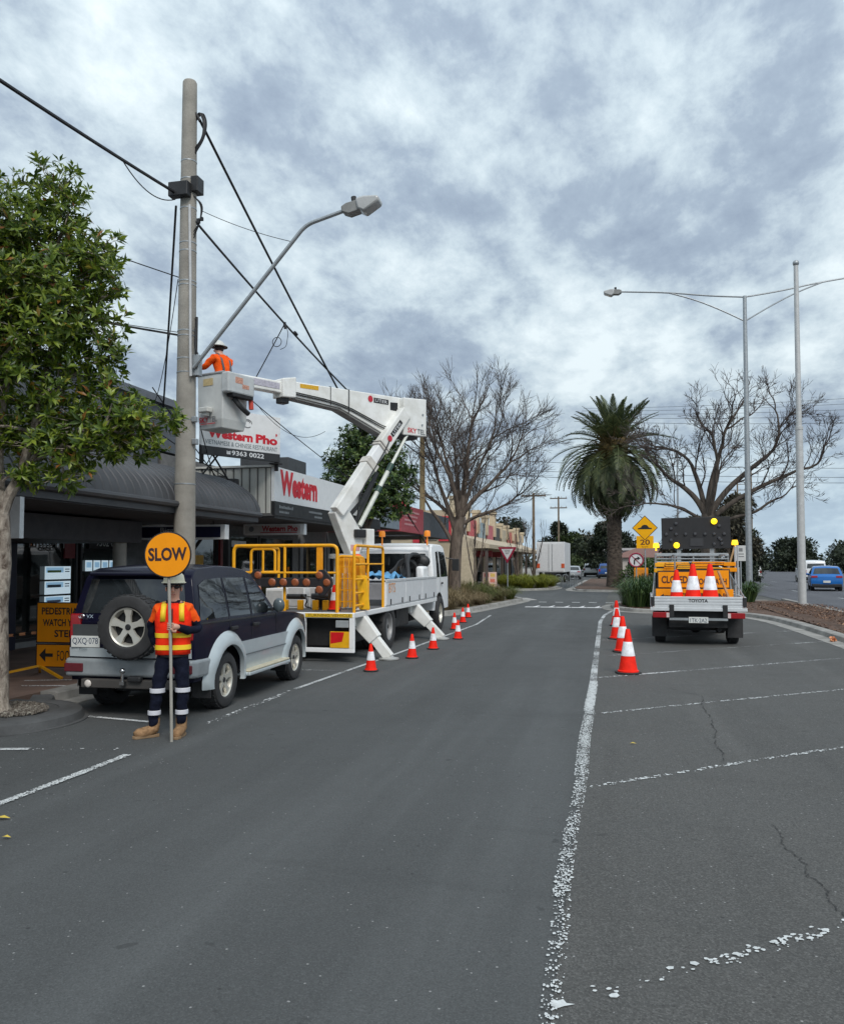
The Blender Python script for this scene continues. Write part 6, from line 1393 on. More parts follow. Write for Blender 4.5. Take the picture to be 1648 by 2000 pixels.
def loose_sign(label, x0, x1, z0, z1, y, words=(), border=True, arrow=None, tilt=0.06):
    t = thing('folded_sign', label, 'road sign', ((x0+x1)/2, y, z0), 0, 'road work signs carried on the ute tray')
    w_, h_ = (x1-x0), z1-z0; u = Vector((0, tilt, 1)).normalized()
    b = MB(); b.obox(u*h_/2, (w_/2,0,0), (0,.015,0), u*h_/2); p = b.build('panel', M_ink if border else M_sign_o, t, smooth=0, bevel=.005)
    if border: b = MB(); b.obox(u*h_/2 + Vector((0,-.015,0)), (w_/2-.025,0,0), (0,.003,0), u*(h_/2-.025)); b.build('face', M_sign_o, p, smooth=0)
    for s_, cx, cz, ww, hh in words: text('lettering', s_, ww, hh, pm('sign_brown2', (.09,.025,.01), .5), p, u*cz + Vector((cx,-.021,0)), (1,0,0), u, bold=.03)
    if arrow: b = MB(); ax, az = arrow; b.prism([(-.13,0),(-.05,.06),(-.05,.02),(.13,.02),(.13,-.02),(-.05,-.02),(-.05,-.06)], u*az + Vector((ax,-.024,0)), (1,0,0), u, (0,.003,0)); b.build('arrow', M_ink, p, smooth=0)
    return t
loose_sign('amber CLOSED sign standing on the ute tray behind the first cone', .86, 1.62, 1.22, 1.62, 20.0, [('CLOSED', 0, .20, .58, .17)])
loose_sign('wide amber sign with arrow and PEDESTRIANS lettering low on the ute tray', .82, 2.50, .84, 1.21, 19.9, [('PEDESTRIANS', .17, .20, 1.15, .16)], border=False, arrow=(-.62, .20))
loose_sign('amber diamond sign panel with black mark behind the other two on the ute tray', 1.64, 2.45, 1.22, 1.66, 20.05, [('FOOTPATH', 0, .16, .66, .14)])
for k, (x0, x1, z0, z1, y) in enumerate([(.85,1.60,1.76,1.82,20.3),(1.64,2.40,1.75,1.83,20.4),(.80,1.05,1.58,1.80,20.2),(1.0,1.3,1.62,1.70,20.15),(1.30,1.62,1.66,1.74,20.2),(1.68,2.0,1.67,1.75,20.2),(2.05,2.35,1.62,1.70,20.15),(2.32,2.62,1.60,1.82,20.2),(1.05,1.3,1.72,1.80,20.2)]):
    b = MB(); b.box(x0,x1,y,y+.10,z0,z0+(z1-z0)*.42); b.box(x0+.02,x1-.02,y+.012,y+.10,z0+(z1-z0)*.60,z1)
    tag(b.build('sign_leg_bundle', [M_yel, M_ink][0] if k % 2 == 0 else M_sign_o, smooth=0, bevel=.008), ['long amber folded sign frame on top of the rack at the near end','long amber folded sign frame on top of the rack at the far end','chunky yellow sign foot at the end of the rack','short amber folded leg just under the chunky yellow foot','short amber leg between the two long frames','short amber leg over the middle cone','short amber leg near the third cone','chunky yellow sign foot by the beacon arm','short yellow leg beside the chunky sign foot'][k], 'sign frame', 'folded sign frames stacked on the ute rack')
    b = MB(); b.box(x0-.015, x0+.05, y-.006, y, z0-.02, z1-.02); 
t = thing('sign_stack', 'dark stack of folded sign panels edge-on behind the amber signs on the ute tray', 'road signs', (1.62, 20.55, .83))
for k in range(5):
    b = MB(); b.box(-.78+.02*k,.76-.03*k,.06*k,.06*k+.03,.0,.80+.04*k); b.build('panel', M_ink, t, smooth=0)
for k, (x, z) in enumerate([(-.6,.70),(-.25,.74),(.1,.69),(.42,.74),(.66,.66),(-.42,.82),(.28,.84)]):
    b = MB(); b.box(x-.10,x+.10,-.05,-.01,z,z+.035); b.build('clamp', M_sign_o, t, smooth=0)
b = MB(); b.bar((2.42,19.6,.86),(2.18,19.9,1.62),.05,.03); tag(b.build('timber_stake', pm('stake_tan', (.42,.22,.10), .7), smooth=0), 'tan timber stake leaning across the signs at the end of the ute tray', 'stake')
for k, (x, lab) in enumerate([(1.24,'shorter cone standing first on the ute tray before the CLOSED sign'), (1.59,'middle cone standing on the ute tray'), (1.95,'third cone standing on the ute tray next to the timber stake')]):
    dup(big, (x, 19.35, .83), k*.7, lab, (1.14 if k == 0 else 1.32,)*3)

# ------------------------------------------------------------------ pedestrian warning sign on the footpath
def ped_sign():
    t = thing('warning_sign', 'amber PEDESTRIANS WATCH YOUR STEP sign with arrow on a folding yellow stand', 'road sign', (-8.42, 10.8, .12), R(4))
    b = MB(); b.box(0,.90,-.01,.01,.50,1.10); f = b.build('sign_panel', M_ink, t, smooth=0); b = MB(); b.box(.02,.88,-.014,-.01,.515,1.085); b.build('face', M_sign_o, f, smooth=0)
    for s_, z, w_ in (('PEDESTRIANS', .97, .72), ('WATCH YOUR', .80, .68), ('STEP', .64, .30)): text('lettering', s_, w_, .105, M_ink, f, (.45,-.014,z), (1,0,0), (0,0,1), bold=.025)
    b = MB(); b.box(0,.90,-.01,.01,.14,.485); f = b.build('sign_panel', M_ink, t, smooth=0); b = MB(); b.box(.02,.88,-.014,-.01,.155,.47); b.build('face', M_sign_o, f, smooth=0)
    b = MB(); b.prism([(.06,.32),(.16,.42),(.16,.345),(.28,.345),(.28,.295),(.16,.295),(.16,.22)], (0,-.016,0), (1,0,0), (0,0,1), (0,.002,0)); b.build('arrow', M_ink, f, smooth=0)
    text('lettering', 'FOOTPATH', .50, .15, M_ink, f, (.60,-.014,.315), (1,0,0), (0,0,1))
    for x0, x1, y1 in ((.06,-.62,-.25),(.06,.55,-.2),(.85,1.3,.2),(.06,-.2,.4)):
        b = MB(); b.bar((x0,.0,.16),(x1,y1,.01),.035,.035); b.build('leg', M_yel, t, smooth=0)
    return t
ped_sign()
t = thing('barrier_pole', 'orange and black banded pole reaching from the tree to the amber pedestrian sign', 'barrier pole', (-9.3, 10.95, .66))
for k in range(9):
    b = MB(); b.cyl((k*.105-.05, 0, k*.012), (k*.105+.055, 0, k*.012+.012), .022, n=8); b.build('band', pm('pole_orange', (.80,.36,.18), .5) if k % 2 else M_black, t)
# ------------------------------------------------------------------ people
def skin(name, pts, bones, root, parent, colour, mats, sub=2):
    """one continuous figure grown over a joint skeleton; colour(co) -> material index"""
    me = bpy.data.meshes.new(name); ks = list(pts); ix = {k: i for i, k in enumerate(ks)}
    me.from_pydata([pts[k][0] for k in ks], [(ix[a], ix[b]) for a, b in bones], [])
    o = bpy.data.objects.new(name, me); COL.objects.link(o)
    o.modifiers.new('skin', 'SKIN').use_smooth_shade = True
    for k in ks:
        r = pts[k][1]; me.skin_vertices[0].data[ix[k]].radius = r if isinstance(r, tuple) else (r, r)
        me.skin_vertices[0].data[ix[k]].use_root = (k == root)
    s = o.modifiers.new('sub', 'SUBSURF'); s.levels = sub; s.render_levels = sub
    dg = bpy.context.evaluated_depsgraph_get(); m2 = bpy.data.meshes.new_from_object(o.evaluated_get(dg)); bpy.data.objects.remove(o)
    m2.materials.clear()
    for v in m2.vertices:                                            # cloth folds
        c = v.co
        if c.z < 1.36: v.co = c + v.normal*(.0045*math.sin(52*c.z + 6*math.sin(11*c.x + 3*c.y)) + .003*math.sin(31*c.x - 40*c.z))*(1.0 if c.z < .85 or abs(c.x) > .16 else .4)
    for m in mats: m2.materials.append(m)
    for p in m2.polygons: p.material_index = colour(p.center); p.use_smooth = True
    r = bpy.data.objects.new(name, m2); COL.objects.link(r)
    if parent: r.parent = parent
    return r
M_skin = pm('skin_tone', (.60,.34,.25), .55, var=.12, scale=12)
M_hivis = pm('hivis_orange', (.98,.105,.010), .9, var=.2, scale=10, bump=.7, bscale=14, spec=.15)
M_hired = pm('vest_red', (.96,.032,.008), .85, var=.16, scale=9, bump=.7, bscale=14, spec=.15)
M_vyel = pm('vest_yellow', (.92,.60,.02), .6, var=.08); M_tape = pm('silver_tape', (.62,.62,.66), .4, var=.06)
M_boot = pm('boot_tan', (.28,.165,.085), .85, var=.35, scale=22, bump=.5, bscale=40, spec=.2); M_sole = pm('boot_sole', (.24,.155,.085), .85); M_hat = pm('hat_cream', (.92,.85,.64), .4, var=.05)
M_hair = pm('hair_dark', (.03,.02,.015), .8)
def ring_loft(rings, n=20):
    """rings: (centre, rx, ry, power) stacked ellipses"""
    b = MB()
    for c, rx, ry in rings:
        for k in range(n):
            a = 2*math.pi*k/n; cx_, sy_ = math.cos(a), math.sin(a)
            e = .78; b.v.append(Vector((c[0] + rx*math.copysign(abs(cx_)**e, cx_), c[1] + ry*math.copysign(abs(sy_)**e, sy_), c[2])))
    for i in range(len(rings)-1):
        for k in range(n): b.f.append([i*n+k, i*n+(k+1)%n, (i+1)*n+(k+1)%n, (i+1)*n+k]); b.mi.append(0)
    return b
def hand(parent, wrist, palm_dir, curl_axis, grip, mirror=1, mat=None):
    """palm with four unequal fingers curled round a bar through grip along curl_axis, and a thumb"""
    w_, p, c = Vector(wrist), Vector(palm_dir).normalized(), Vector(curl_axis).normalized(); n = p.cross(c).normalized()*mirror; g = Vector(grip)
    b = MB(); b.tube([w_, w_ + p*.035, w_ + p*.075], [.024,.034,.032], 10)
    rad = .030
    for k, (o_, ln) in enumerate(((-.030,.9),(-.010,1.0),(.010,.97),(.030,.82))):
        base = g + c*o_; P = []
        for j in range(6):
            a = R(200 - 48*j*ln); P.append(base + (p*(-math.cos(a)) *-1 + n*math.sin(a))*rad)
        b.tube([w_ + p*.06 + c*o_*.8] + P, [.012,.0115,.011,.0105,.010,.009,.007], 7)
    b.tube([w_ + p*.03 - c*.02, w_ + p*.055 - c*.05 - n*.02, g - c*.045 - n*.03, g - c*.02 - n*.034 + p*.02], [.014,.013,.012,.009], 7)
    return b.build('hand', mat or M_skin, parent, smooth=60)
def worker_road():
    t = thing('person', 'road worker in red-orange hi-vis vest, navy trousers and cream hard hat holding a slow sign', 'person', (-4.53, 7.92, 0), R(24))
    # local: faces -y (towards the camera); +x is the side with the bent arm
    V = Vector
    pts = {
     'pel': (V((0,0,.86)), (.145,.105)), 'wa': (V((0,.0,.99)), (.14,.10)), 'ch': (V((0,.0,1.17)), (.165,.115)), 'up': (V((0,.01,1.30)), (.135,.095)), 'nk': (V((0,.005,1.40)), .056), 'h0': (V((0,-.005,1.46)), (.062,.070)), 'h1': (V((0,-.01,1.53)), (.072,.088)), 'h2': (V((0,-.0,1.60)), (.062,.075)),
     'sR': (V((.155,.01,1.325)), .066), 'eR': (V((.255,.03,1.11)), .051), 'fR': (V((.17,-.10,1.10)), .043), 'wR': (V((.07,-.20,1.145)), .030),
     'sL': (V((-.155,.01,1.325)), .066), 'eL': (V((-.235,.09,1.13)), .051), 'fL': (V((-.215,.12,.99)), .042), 'wL': (V((-.17,.13,.90)), .032),
     'hR': (V((.085,.0,.80)), .094), 'kR': (V((.105,-.02,.45)), .066), 'aR': (V((.085,.01,.10)), .052),
     'hL': (V((-.09,.0,.80)), .094), 'kL': (V((-.155,-.03,.45)), .066), 'aL': (V((-.20,.02,.10)), .052)}
    bones = [('pel','wa'),('wa','ch'),('ch','up'),('up','nk'),('nk','h0'),('h0','h1'),('h1','h2'),('up','sR'),('sR','eR'),('eR','fR'),('fR','wR'),('up','sL'),('sL','eL'),('eL','fL'),('fL','wL'),('pel','hR'),('hR','kR'),('kR','aR'),('pel','hL'),('hL','kL'),('kL','aL')]
    def colour(c):
        if c.z > 1.385 and abs(c.x) < .09: return 0
        if c.z < .93 and not (c.z > .78 and c.x < -.10 and c.y > .085): return 1
        if abs(c.x) > .10 and c.z > 1.19: return 2
        if c.x > .04 and c.y < -.175: return 0
        if c.x < -.13 and c.z < .93: return 0
        return 1
    body = skin('body', pts, bones, 'pel', t, colour, [M_skin, M_navy, M_hivis])
    # vest: open-necked shell over the torso
    rings = [((0,0,.855),.178,.132),((0,0,.93),.176,.132),((0,0,1.02),.174,.130),((0,0,1.12),.182,.134),((0,.003,1.21),.188,.135),((0,.006,1.29),.180,.125),((0,.008,1.345),.150,.105),((0,.012,1.385),.098,.080)]
    v = ring_loft(rings, 28).build('vest', M_hired, t, smooth=60)
    s = v.modifiers.new('thick', 'SOLIDIFY'); s.thickness = .006
    def band(name, z0, z1, mat, off=.005):
        rr = []
        for z in (z0, (z0+z1)/2, z1):
            for (c0, a0, b0), (c1, a1, b1) in zip(rings, rings[1:]):
                if c0[2] <= z <= c1[2]: k = (z-c0[2])/(c1[2]-c0[2]); rr.append(((0, c0[1]+(c1[1]-c0[1])*k, z), a0+(a1-a0)*k+off, b0+(b1-b0)*k+off)); break
        return ring_loft(rr, 28).build(name, mat, v, smooth=60)
    band('yellow_band', .905, .955, M_vyel, .006); band('yellow_band', 1.03, 1.078, M_vyel, .006)
    for sx in (-1, 1):                                               # shoulder braces
        b = MB(); 
        q = [V((sx*.095,-.128,1.20)), V((sx*.092,-.122,1.29)), V((sx*.088,-.085,1.365)), V((sx*.085,.0,1.392)), V((sx*.088,.09,1.36)), V((sx*.09,.135,1.25))]
        for p in q: b.v += [p + V((-.026,0,0)), p + V((.026,0,0))]
        for i in range(len(q)-1): b.f.append([2*i,2*i+1,2*i+3,2*i+2]); b.mi.append(0)
        o = b.build('shoulder_band', M_vyel, v, smooth=60); m = o.modifiers.new('thick','SOLIDIFY'); m.thickness = .01; m.offset = 0
        # leg tapes
        for kz, nm in ((.485,'leg_tape'), (.255,'leg_tape')):
            hip, kn, an = pts['hR' if sx > 0 else 'hL'][0], pts['kR' if sx > 0 else 'kL'][0], pts['aR' if sx > 0 else 'aL'][0]
            c = (kn.lerp(hip, (kz-.45)/.35) if kz > .45 else an.lerp(kn, (kz-.10)/.35)); rad = .075 if kz > .45 else .064
            b = MB(); b.lathe([(rad,-.024),(rad+.003,-.02),(rad+.003,.02),(rad,.024)], 18, c); b.build(nm, M_tape, t)
        # boots
        an = pts['aR' if sx > 0 else 'aL'][0]; yaw = R(-12) if sx > 0 else R(-62)
        b = MB(); m_ = Euler((0,0,yaw)).to_matrix()
        def put(mb): return [V((an.x, an.y, 0)) + m_ @ q for q in mb.v]
        q = MB(); q.tube([(0,.02,.19),(0,.02,.13),(0,.015,.085),(0,-.03,.062),(0,-.09,.055),(0,-.145,.048),(0,-.185,.04)], [.058,.057,.058,.058,.056,.053,.034], 14); q.v = put(q); bt = q.build('boot', M_boot, t, smooth=70)
        q = MB(); q.prism([(-.044,.06),(-.05,.0),(-.045,-.09),(-.05,-.15),(-.034,-.195),(.0,-.207),(.034,-.195),(.05,-.15),(.045,-.09),(.05,.0),(.044,.06),(.0,.076)], (0,0,.0), (1,0,0), (0,1,0), (0,0,.028)); q.v = put(q); q.build('sole', M_sole, bt, smooth=0, bevel=.005)
        q = MB()
        for j in range(4): q.tube([(-.03,-.02-.03*j,.125-.014*j),(0,-.035-.03*j,.128-.015*j),(.03,-.02-.03*j,.125-.014*j)], .005, 5)
        q.v = put(q); q.build('laces', M_sole, bt)
    b = MB(); b.box(-.006,.006,-.142,-.128,.86,1.33); b.build('zip', M_ink, v, smooth=0)
    b = MB(); b.prism([(-.05,0),(.05,0),(.075,.07),(-.075,.07)], (0,-.085,1.345), (1,0,0), (0,.6,1), (0,.01,0)); b.build('collar', M_navy, t, smooth=0)
    b = MB(); b.lathe([(.158,-.02),(.160,0),(.158,.02)], 24, (0,0,.85)); o = b.build('belt', M_ink, t); o.scale = (1,.78,1)
    # face details, hair, hat
    b = MB(); b.sph((-.038,-.088,1.55),.026,10,6,1,.5,.75); b.sph((.038,-.088,1.55),.026,10,6,1,.5,.75); b.box(-.075,.075,-.088,-.078,1.553,1.563); b.bar((-.07,-.08,1.558),(-.078,.0,1.555),.006,.012); b.bar((.07,-.08,1.558),(.078,.0,1.555),.006,.012); b.build('sunglasses', M_ink, t)
    b = MB(); b.tube([(0,-.090,1.548),(0,-.108,1.515),(0,-.094,1.50)], [.009,.016,.011], 8); b.build('nose', M_skin, t)
    b = MB(); b.tube([(-.022,-.090,1.475),(0,-.097,1.472),(.022,-.090,1.475)], .006, 6); b.build('mouth', pm('lips', (.32,.13,.11), .5), t)
    for sx in (-1,1): b = MB(); b.sph((sx*.078,.005,1.53),.026,8,6,.4,.7,1.1); b.build('ear', M_skin, t)
    b = MB(); b.sph((0,.025,1.55),.083,14,8,.93,.92,1); b.build('hair', M_hair, t)
    b = MB(); b.lathe([(.001,1.725),(.035,1.722),(.070,1.705),(.098,1.67),(.108,1.625),(.110,1.605),(.124,1.598),(.124,1.592),(.105,1.592)], 24, (0,0,0)); b.v = [V((q.x, q.y*1.12 - (.03 if q.z < 1.6 and q.y < 0 else 0), q.z)) for q in b.v]; h = b.build('hard_hat', M_hat, t)
    b = MB(); b.tube([(0,-.11,1.66),(0,-.06,1.722),(0,.06,1.722),(0,.11,1.66)], .012, 6); b.build('hat_ridge', M_hat, h)
    b = MB(); b.lathe([(.104,1.570),(.107,1.575),(.107,1.592),(.104,1.594)], 20, (0,.0,0)); b.build('hat_band', M_ink, h)
    hand(t, (.07,-.20,1.145), (-.75,-.62,.12), (0,0,1), (.0,-.262,1.155), 1)
    b = MB(); b.tube([(.165,-.105,1.10),(.075,-.195,1.142)], [.048,.037], 12); b.build('cuff', M_navy, t)
    b = MB(); b.tube([(-.17,.13,.9),(-.155,.125,.82)], [.03,.034], 9)
    for k in range(4): b.tube([(-.17+.016*k,.115,.835),(-.165+.016*k,.105,.775-.005*(k in (1,2))),(-.155+.014*k,.085,.75)], [.010,.009,.007], 6)
    b.tube([(-.14,.10,.87),(-.12,.08,.83),(-.125,.07,.80)], [.011,.010,.008], 6); b.build('hand', M_skin, t)
    return t
worker_road()
def slow_sign():
    t = thing('slow_paddle', 'round amber SLOW paddle on a tall grey staff held upright by the road worker', 'road sign', (-4.42, 7.68, 0), R(17))
    b = MB(); b.tube([(.02,0,.0),(.0,0,.9),(-.03,.0,1.72)], .0155, 10); b.build('staff', pm('staff_grey', (.34,.32,.28), .5, var=.15), t)
    c = (-.035, -.022, 1.885); b = MB(); b.lathe([(.001,-.01),(.233,-.01),(.236,-.006),(.236,.006),(.233,.01),(.001,.01)], 40, c, 'y'); d = b.build('disc', M_ink, t)
    b = MB(); b.lathe([(.001,-.0125),(.222,-.0125),(.222,-.010)], 40, c, 'y'); b.build('face', M_sign_o, d)
    text('lettering', 'SLOW', .385, .135, pm('slow_ink', (.03,.008,.012), .5), d, (c[0], c[1]-.0125, c[2]+.005), (1,0,0.03), (-.03,0,1), bold=.035)
    b = MB(); b.box(c[0]-.03,c[0]+.03,c[1]-.0,c[1]+.03,1.66,1.80); b.build('bracket', M_steel, d, smooth=0)
    return t
slow_sign()
def worker_bucket():
    t = thing('person', 'line worker in bright orange shirt and white brimmed hat standing in the raised bucket', 'person', (-7.61, 15.12, 4.50), R(-108)); t.scale = (1.22, 1.12, 1.04)
    V = Vector
    pts = {'pel': (V((0,0,.84)), (.15,.11)), 'wa': (V((0,-.01,1.0)), (.155,.115)), 'ch': (V((0,-.04,1.18)), (.175,.125)), 'up': (V((0,-.07,1.31)), (.14,.10)), 'nk': (V((0,-.10,1.40)), .056), 'h0': (V((0,-.125,1.45)), (.064,.072)), 'h1': (V((0,-.14,1.52)), (.073,.088)), 'h2': (V((0,-.14,1.58)), (.062,.075)),
     'sR': (V((.17,-.06,1.31)), .072), 'eR': (V((.24,-.22,1.12)), .056), 'wR': (V((.14,-.44,1.16)), .036), 'sL': (V((-.17,-.06,1.31)), .072), 'eL': (V((-.24,-.20,1.10)), .056), 'wL': (V((-.15,-.42,1.06)), .036),
     'hR': (V((.09,0,.80)), .095), 'kR': (V((.10,-.02,.45)), .068), 'aR': (V((.10,0,.06)), .052), 'hL': (V((-.09,0,.80)), .095), 'kL': (V((-.10,-.02,.45)), .068), 'aL': (V((-.10,0,.06)), .052)}
    bones = [('pel','wa'),('wa','ch'),('ch','up'),('up','nk'),('nk','h0'),('h0','h1'),('h1','h2'),('up','sR'),('sR','eR'),('eR','wR'),('up','sL'),('sL','eL'),('eL','wL'),('pel','hR'),('hR','kR'),('kR','aR'),('pel','hL'),('hL','kL'),('kL','aL')]
    def colour(c):
        if c.z > 1.40: return 0
        if c.z < .92: return 1
        if c.y < -.40: return 0
        return 2
    skin('body', pts, bones, 'pel', t, colour, [M_skin, M_navy, M_hivis])
    for sx in (-1, 1):
        b = MB(); q = [V((sx*.07,.085,.95)), V((sx*.08,.080,1.12)), V((sx*.09,.04,1.28)), V((sx*.095,-.04,1.40)), V((sx*.09,-.13,1.36)), V((sx*.08,-.165,1.2))]
        for p in q: b.v += [p + V((-.02,0,0)), p + V((.02,0,0))]
        for i in range(len(q)-1): b.f.append([2*i,2*i+1,2*i+3,2*i+2]); b.mi.append(0)
        o = b.build('harness_strap', pm('harness_grey', (.10,.10,.11), .7), t); m = o.modifiers.new('thick','SOLIDIFY'); m.thickness = .012; m.offset = 0
        s = 'R' if sx > 0 else 'L'; w_ = pts['w'+s][0]; hand(t, w_, (-.3*sx,-1,.1), (0,.15,1), w_ + V((-.02*sx,-.09,.01)), sx)
        b = MB(); b.sph((sx*.10,-.04,.03),.06,10,6,.9,1.9,.8); b.build('boot', M_boot, t)
    b = MB(); b.sph((0,-.12,1.53),.084,14,8,.93,.95,1); b.build('hair', M_hair, t)
    b = MB(); b.lathe([(.001,1.69),(.04,1.687),(.075,1.665),(.10,1.625),(.108,1.59),(.155,1.575),(.155,1.568),(.10,1.57)], 24, (0,-.14,0)); h = b.build('hard_hat', pm('hat_pale', (.62,.62,.58), .4), t)
    b = MB(); b.lathe([(.108,1.585),(.158,1.565),(.156,1.555),(.10,1.56)], 24, (0,-.14,0)); b.build('hat_brim', pm('brim_dark', (.05,.045,.04), .7), h)
    b = MB(); b.tube([(0,-.228,1.53),(0,-.245,1.50),(0,-.232,1.485)], [.009,.015,.01], 8); b.build('nose', M_skin, t)
    return t
worker_bucket()
# ------------------------------------------------------------------ trees and plants
def leaf_into(b, base, d, up, ln, wd):
    """one folded leaf: two halves meeting on a midrib, pointed tip"""
    s = d.cross(up)
    if s.length < 1e-4: s = d.orthogonal()
    s.normalize(); u = s.cross(d)
    o = len(b.v); m = base + d*ln*.5
    b.v += [base, m + s*wd*.5 + u*wd*.16, base + d*ln - u*ln*.10, m - s*wd*.5 + u*wd*.16, m]
    b.f += [[o, o+1, o+4], [o+1, o+2, o+4], [o+4, o+2, o+3], [o, o+4, o+3]]; b.mi += [0]*4
def rvec(r): 
    while True:
        v = Vector((r.uniform(-1,1), r.uniform(-1,1), r.uniform(-1,1)))
        if .05 < v.length < 1: return v.normalized()
def leafy_tree(name, label, base, trunk, forks, blobs, leaf, ln, wd, seed, n_ros, per, bark, twig_r=.008, group=None, cat='tree', lean=0):
    """trunk: list of (point, radius); forks: limb polylines; blobs: (centre, radius xyz) of leaf masses"""
    r = random.Random(seed); t = thing(name, label, cat, base, 0, group)
    b = MB(); b.tube([p for p, _ in trunk], [q for _, q in trunk], 14)
    b.build('trunk', bark, t)
    lb = MB()
    for P, r0, r1 in forks: lb.tube(smooth3(P), [r0 + (r1-r0)*i/(len(smooth3(P))-1) for i in range(len(smooth3(P)))], 8)
    tips = [Vector(P[-1]) for P, _, _ in forks] + [Vector(trunk[-1][0])]
    lf = MB()
    for (c, rad) in blobs:
        c = Vector(c); rad = Vector(rad) if not isinstance(rad, (int, float)) else Vector((rad,)*3)
        a = min(tips, key=lambda q: (q-c).length); mid = a.lerp(c, .5) + rvec(r)*.1
        lb.tube(smooth3([a, mid, c], 1), [twig_r*2.4, twig_r*2, twig_r*1.6, twig_r*1.3, twig_r, twig_r][:len(smooth3([a, mid, c], 1))], 5)
        n = int(n_ros * rad.x*rad.y*rad.z / .2 + 6) if n_ros > 0 else -n_ros
        for _ in range(n):
            v = rvec(r); q = r.random()**.42; q = q if r.random() < .88 else q*1.18; p = c + Vector((v.x*rad.x, v.y*rad.y, v.z*rad.z))*q
            out = (v + Vector((0,0,.55)) + rvec(r)*.5).normalized()
            if r.random() < .35: lb.tube([c.lerp(p, .45), p], [twig_r*.6, twig_r*.3], 3, caps=False)
            k = r.randint(per-2, per+2); a0 = r.random()*6.28; q_ = out.to_track_quat('Z', 'Y'); s_ = r.uniform(.55, 1.3)
            for i in range(k):
                a_ = a0 + i*2.4; el = r.uniform(.15, 1.0)
                dd = q_ @ Vector((math.cos(a_)*math.cos(el), math.sin(a_)*math.cos(el), math.sin(el)))
                leaf_into(lf, p + out*r.uniform(-.06,.03)*ln*8, dd, out, ln*s_*r.uniform(.8,1.15), wd*s_)
    lb.build('branch', bark, t); c = lf.build('crown', leaf, t, smooth=0); c['kind'] = 'stuff'
    return t
BARK_P = barkmat('bark_pale', (.08,.055,.04), (.46,.40,.33), 13, (1,1,.55), .8); BARK_D = barkmat('bark_dark', (.035,.028,.022), (.13,.105,.085), 6, (1,1,.22)); BARK_B = barkmat('bark_brown', (.06,.045,.035), (.18,.14,.11), 8, (1,1,.3))
LEAF1 = leafmat('leaf_bay', (.032,.066,.010), (.115,.180,.020), (.30,.37,.045), odd=(.30,.12,.03), rough=.38, trans=.35)
LEAF2 = leafmat('leaf_dark', (.016,.040,.012), (.050,.092,.022), (.13,.185,.04), rough=.4, trans=.18)
# near tree: blobs placed round a forked trunk standing in the gravel
bx, by = -6.86, 8.12
TB = [((-.15,-.1,.55),0)]
blobs1 = []
def bl(x, y, z, r): blobs1.append(((x - bx, y - by, z), r))
for q in [(-6.35,8.3,6.0,(.38,.4,.42)), (-6.75,8.2,5.55,(.62,.6,.5)), (-6.1,8.5,5.35,(.45,.5,.36)), (-7.3,8.2,5.9,(.5,.5,.55)), (-5.78,8.3,5.22,(.32,.4,.28)), (-6.2,8.2,4.85,(.62,.6,.45)), (-7.0,8.1,4.8,(.8,.7,.6)), (-7.8,8.2,5.0,(.8,.8,.8)),
          (-5.88,8.25,4.45,(.48,.5,.36)), (-6.4,8.0,4.3,(.65,.6,.42)), (-5.72,8.35,4.02,(.34,.4,.28)), (-6.15,8.2,3.75,(.5,.5,.34)), (-6.8,7.9,3.9,(.6,.5,.5)), (-7.5,8.1,4.1,(.8,.8,.7)), (-6.5,8.4,3.45,(.55,.5,.34)), (-5.92,8.3,3.28,(.42,.45,.26)), (-5.52,8.35,3.12,(.40,.42,.24)),
          (-5.95,8.2,2.98,(.44,.45,.22)), (-6.4,8.2,3.02,(.5,.5,.24)), (-6.05,8.15,2.68,(.36,.4,.18)), (-6.9,7.8,3.15,(.4,.4,.28)), (-7.4,8.3,3.4,(.7,.7,.5)), (-7.9,8.0,3.9,(.7,.7,.6)), (-8.3,8.3,4.5,(.7,.8,.7)), (-7.3,8.1,5.2,(.7,.7,.6)), (-7.9,8.1,5.7,(.6,.6,.5)), (-7.0,8.7,5.2,(.6,.5,.5)), (-5.22,8.5,3.2,(.30,.3,.2)), (-5.02,8.6,3.32,(.20,.25,.15)), (-5.1,8.5,3.02,(.16,.2,.1)), (-5.38,8.4,3.34,(.40,.4,.26)), (-5.62,8.4,3.52,(.36,.36,.26)), (-5.45,8.4,2.95,(.26,.3,.14)), (-5.62,8.3,4.75,(.22,.3,.16)), (-6.55,8.1,2.72,(.34,.35,.16)), (-5.6,8.2,5.0,(.16,.2,.12)), (-6.15,8.3,5.75,(.2,.25,.2))]: bl(*q)
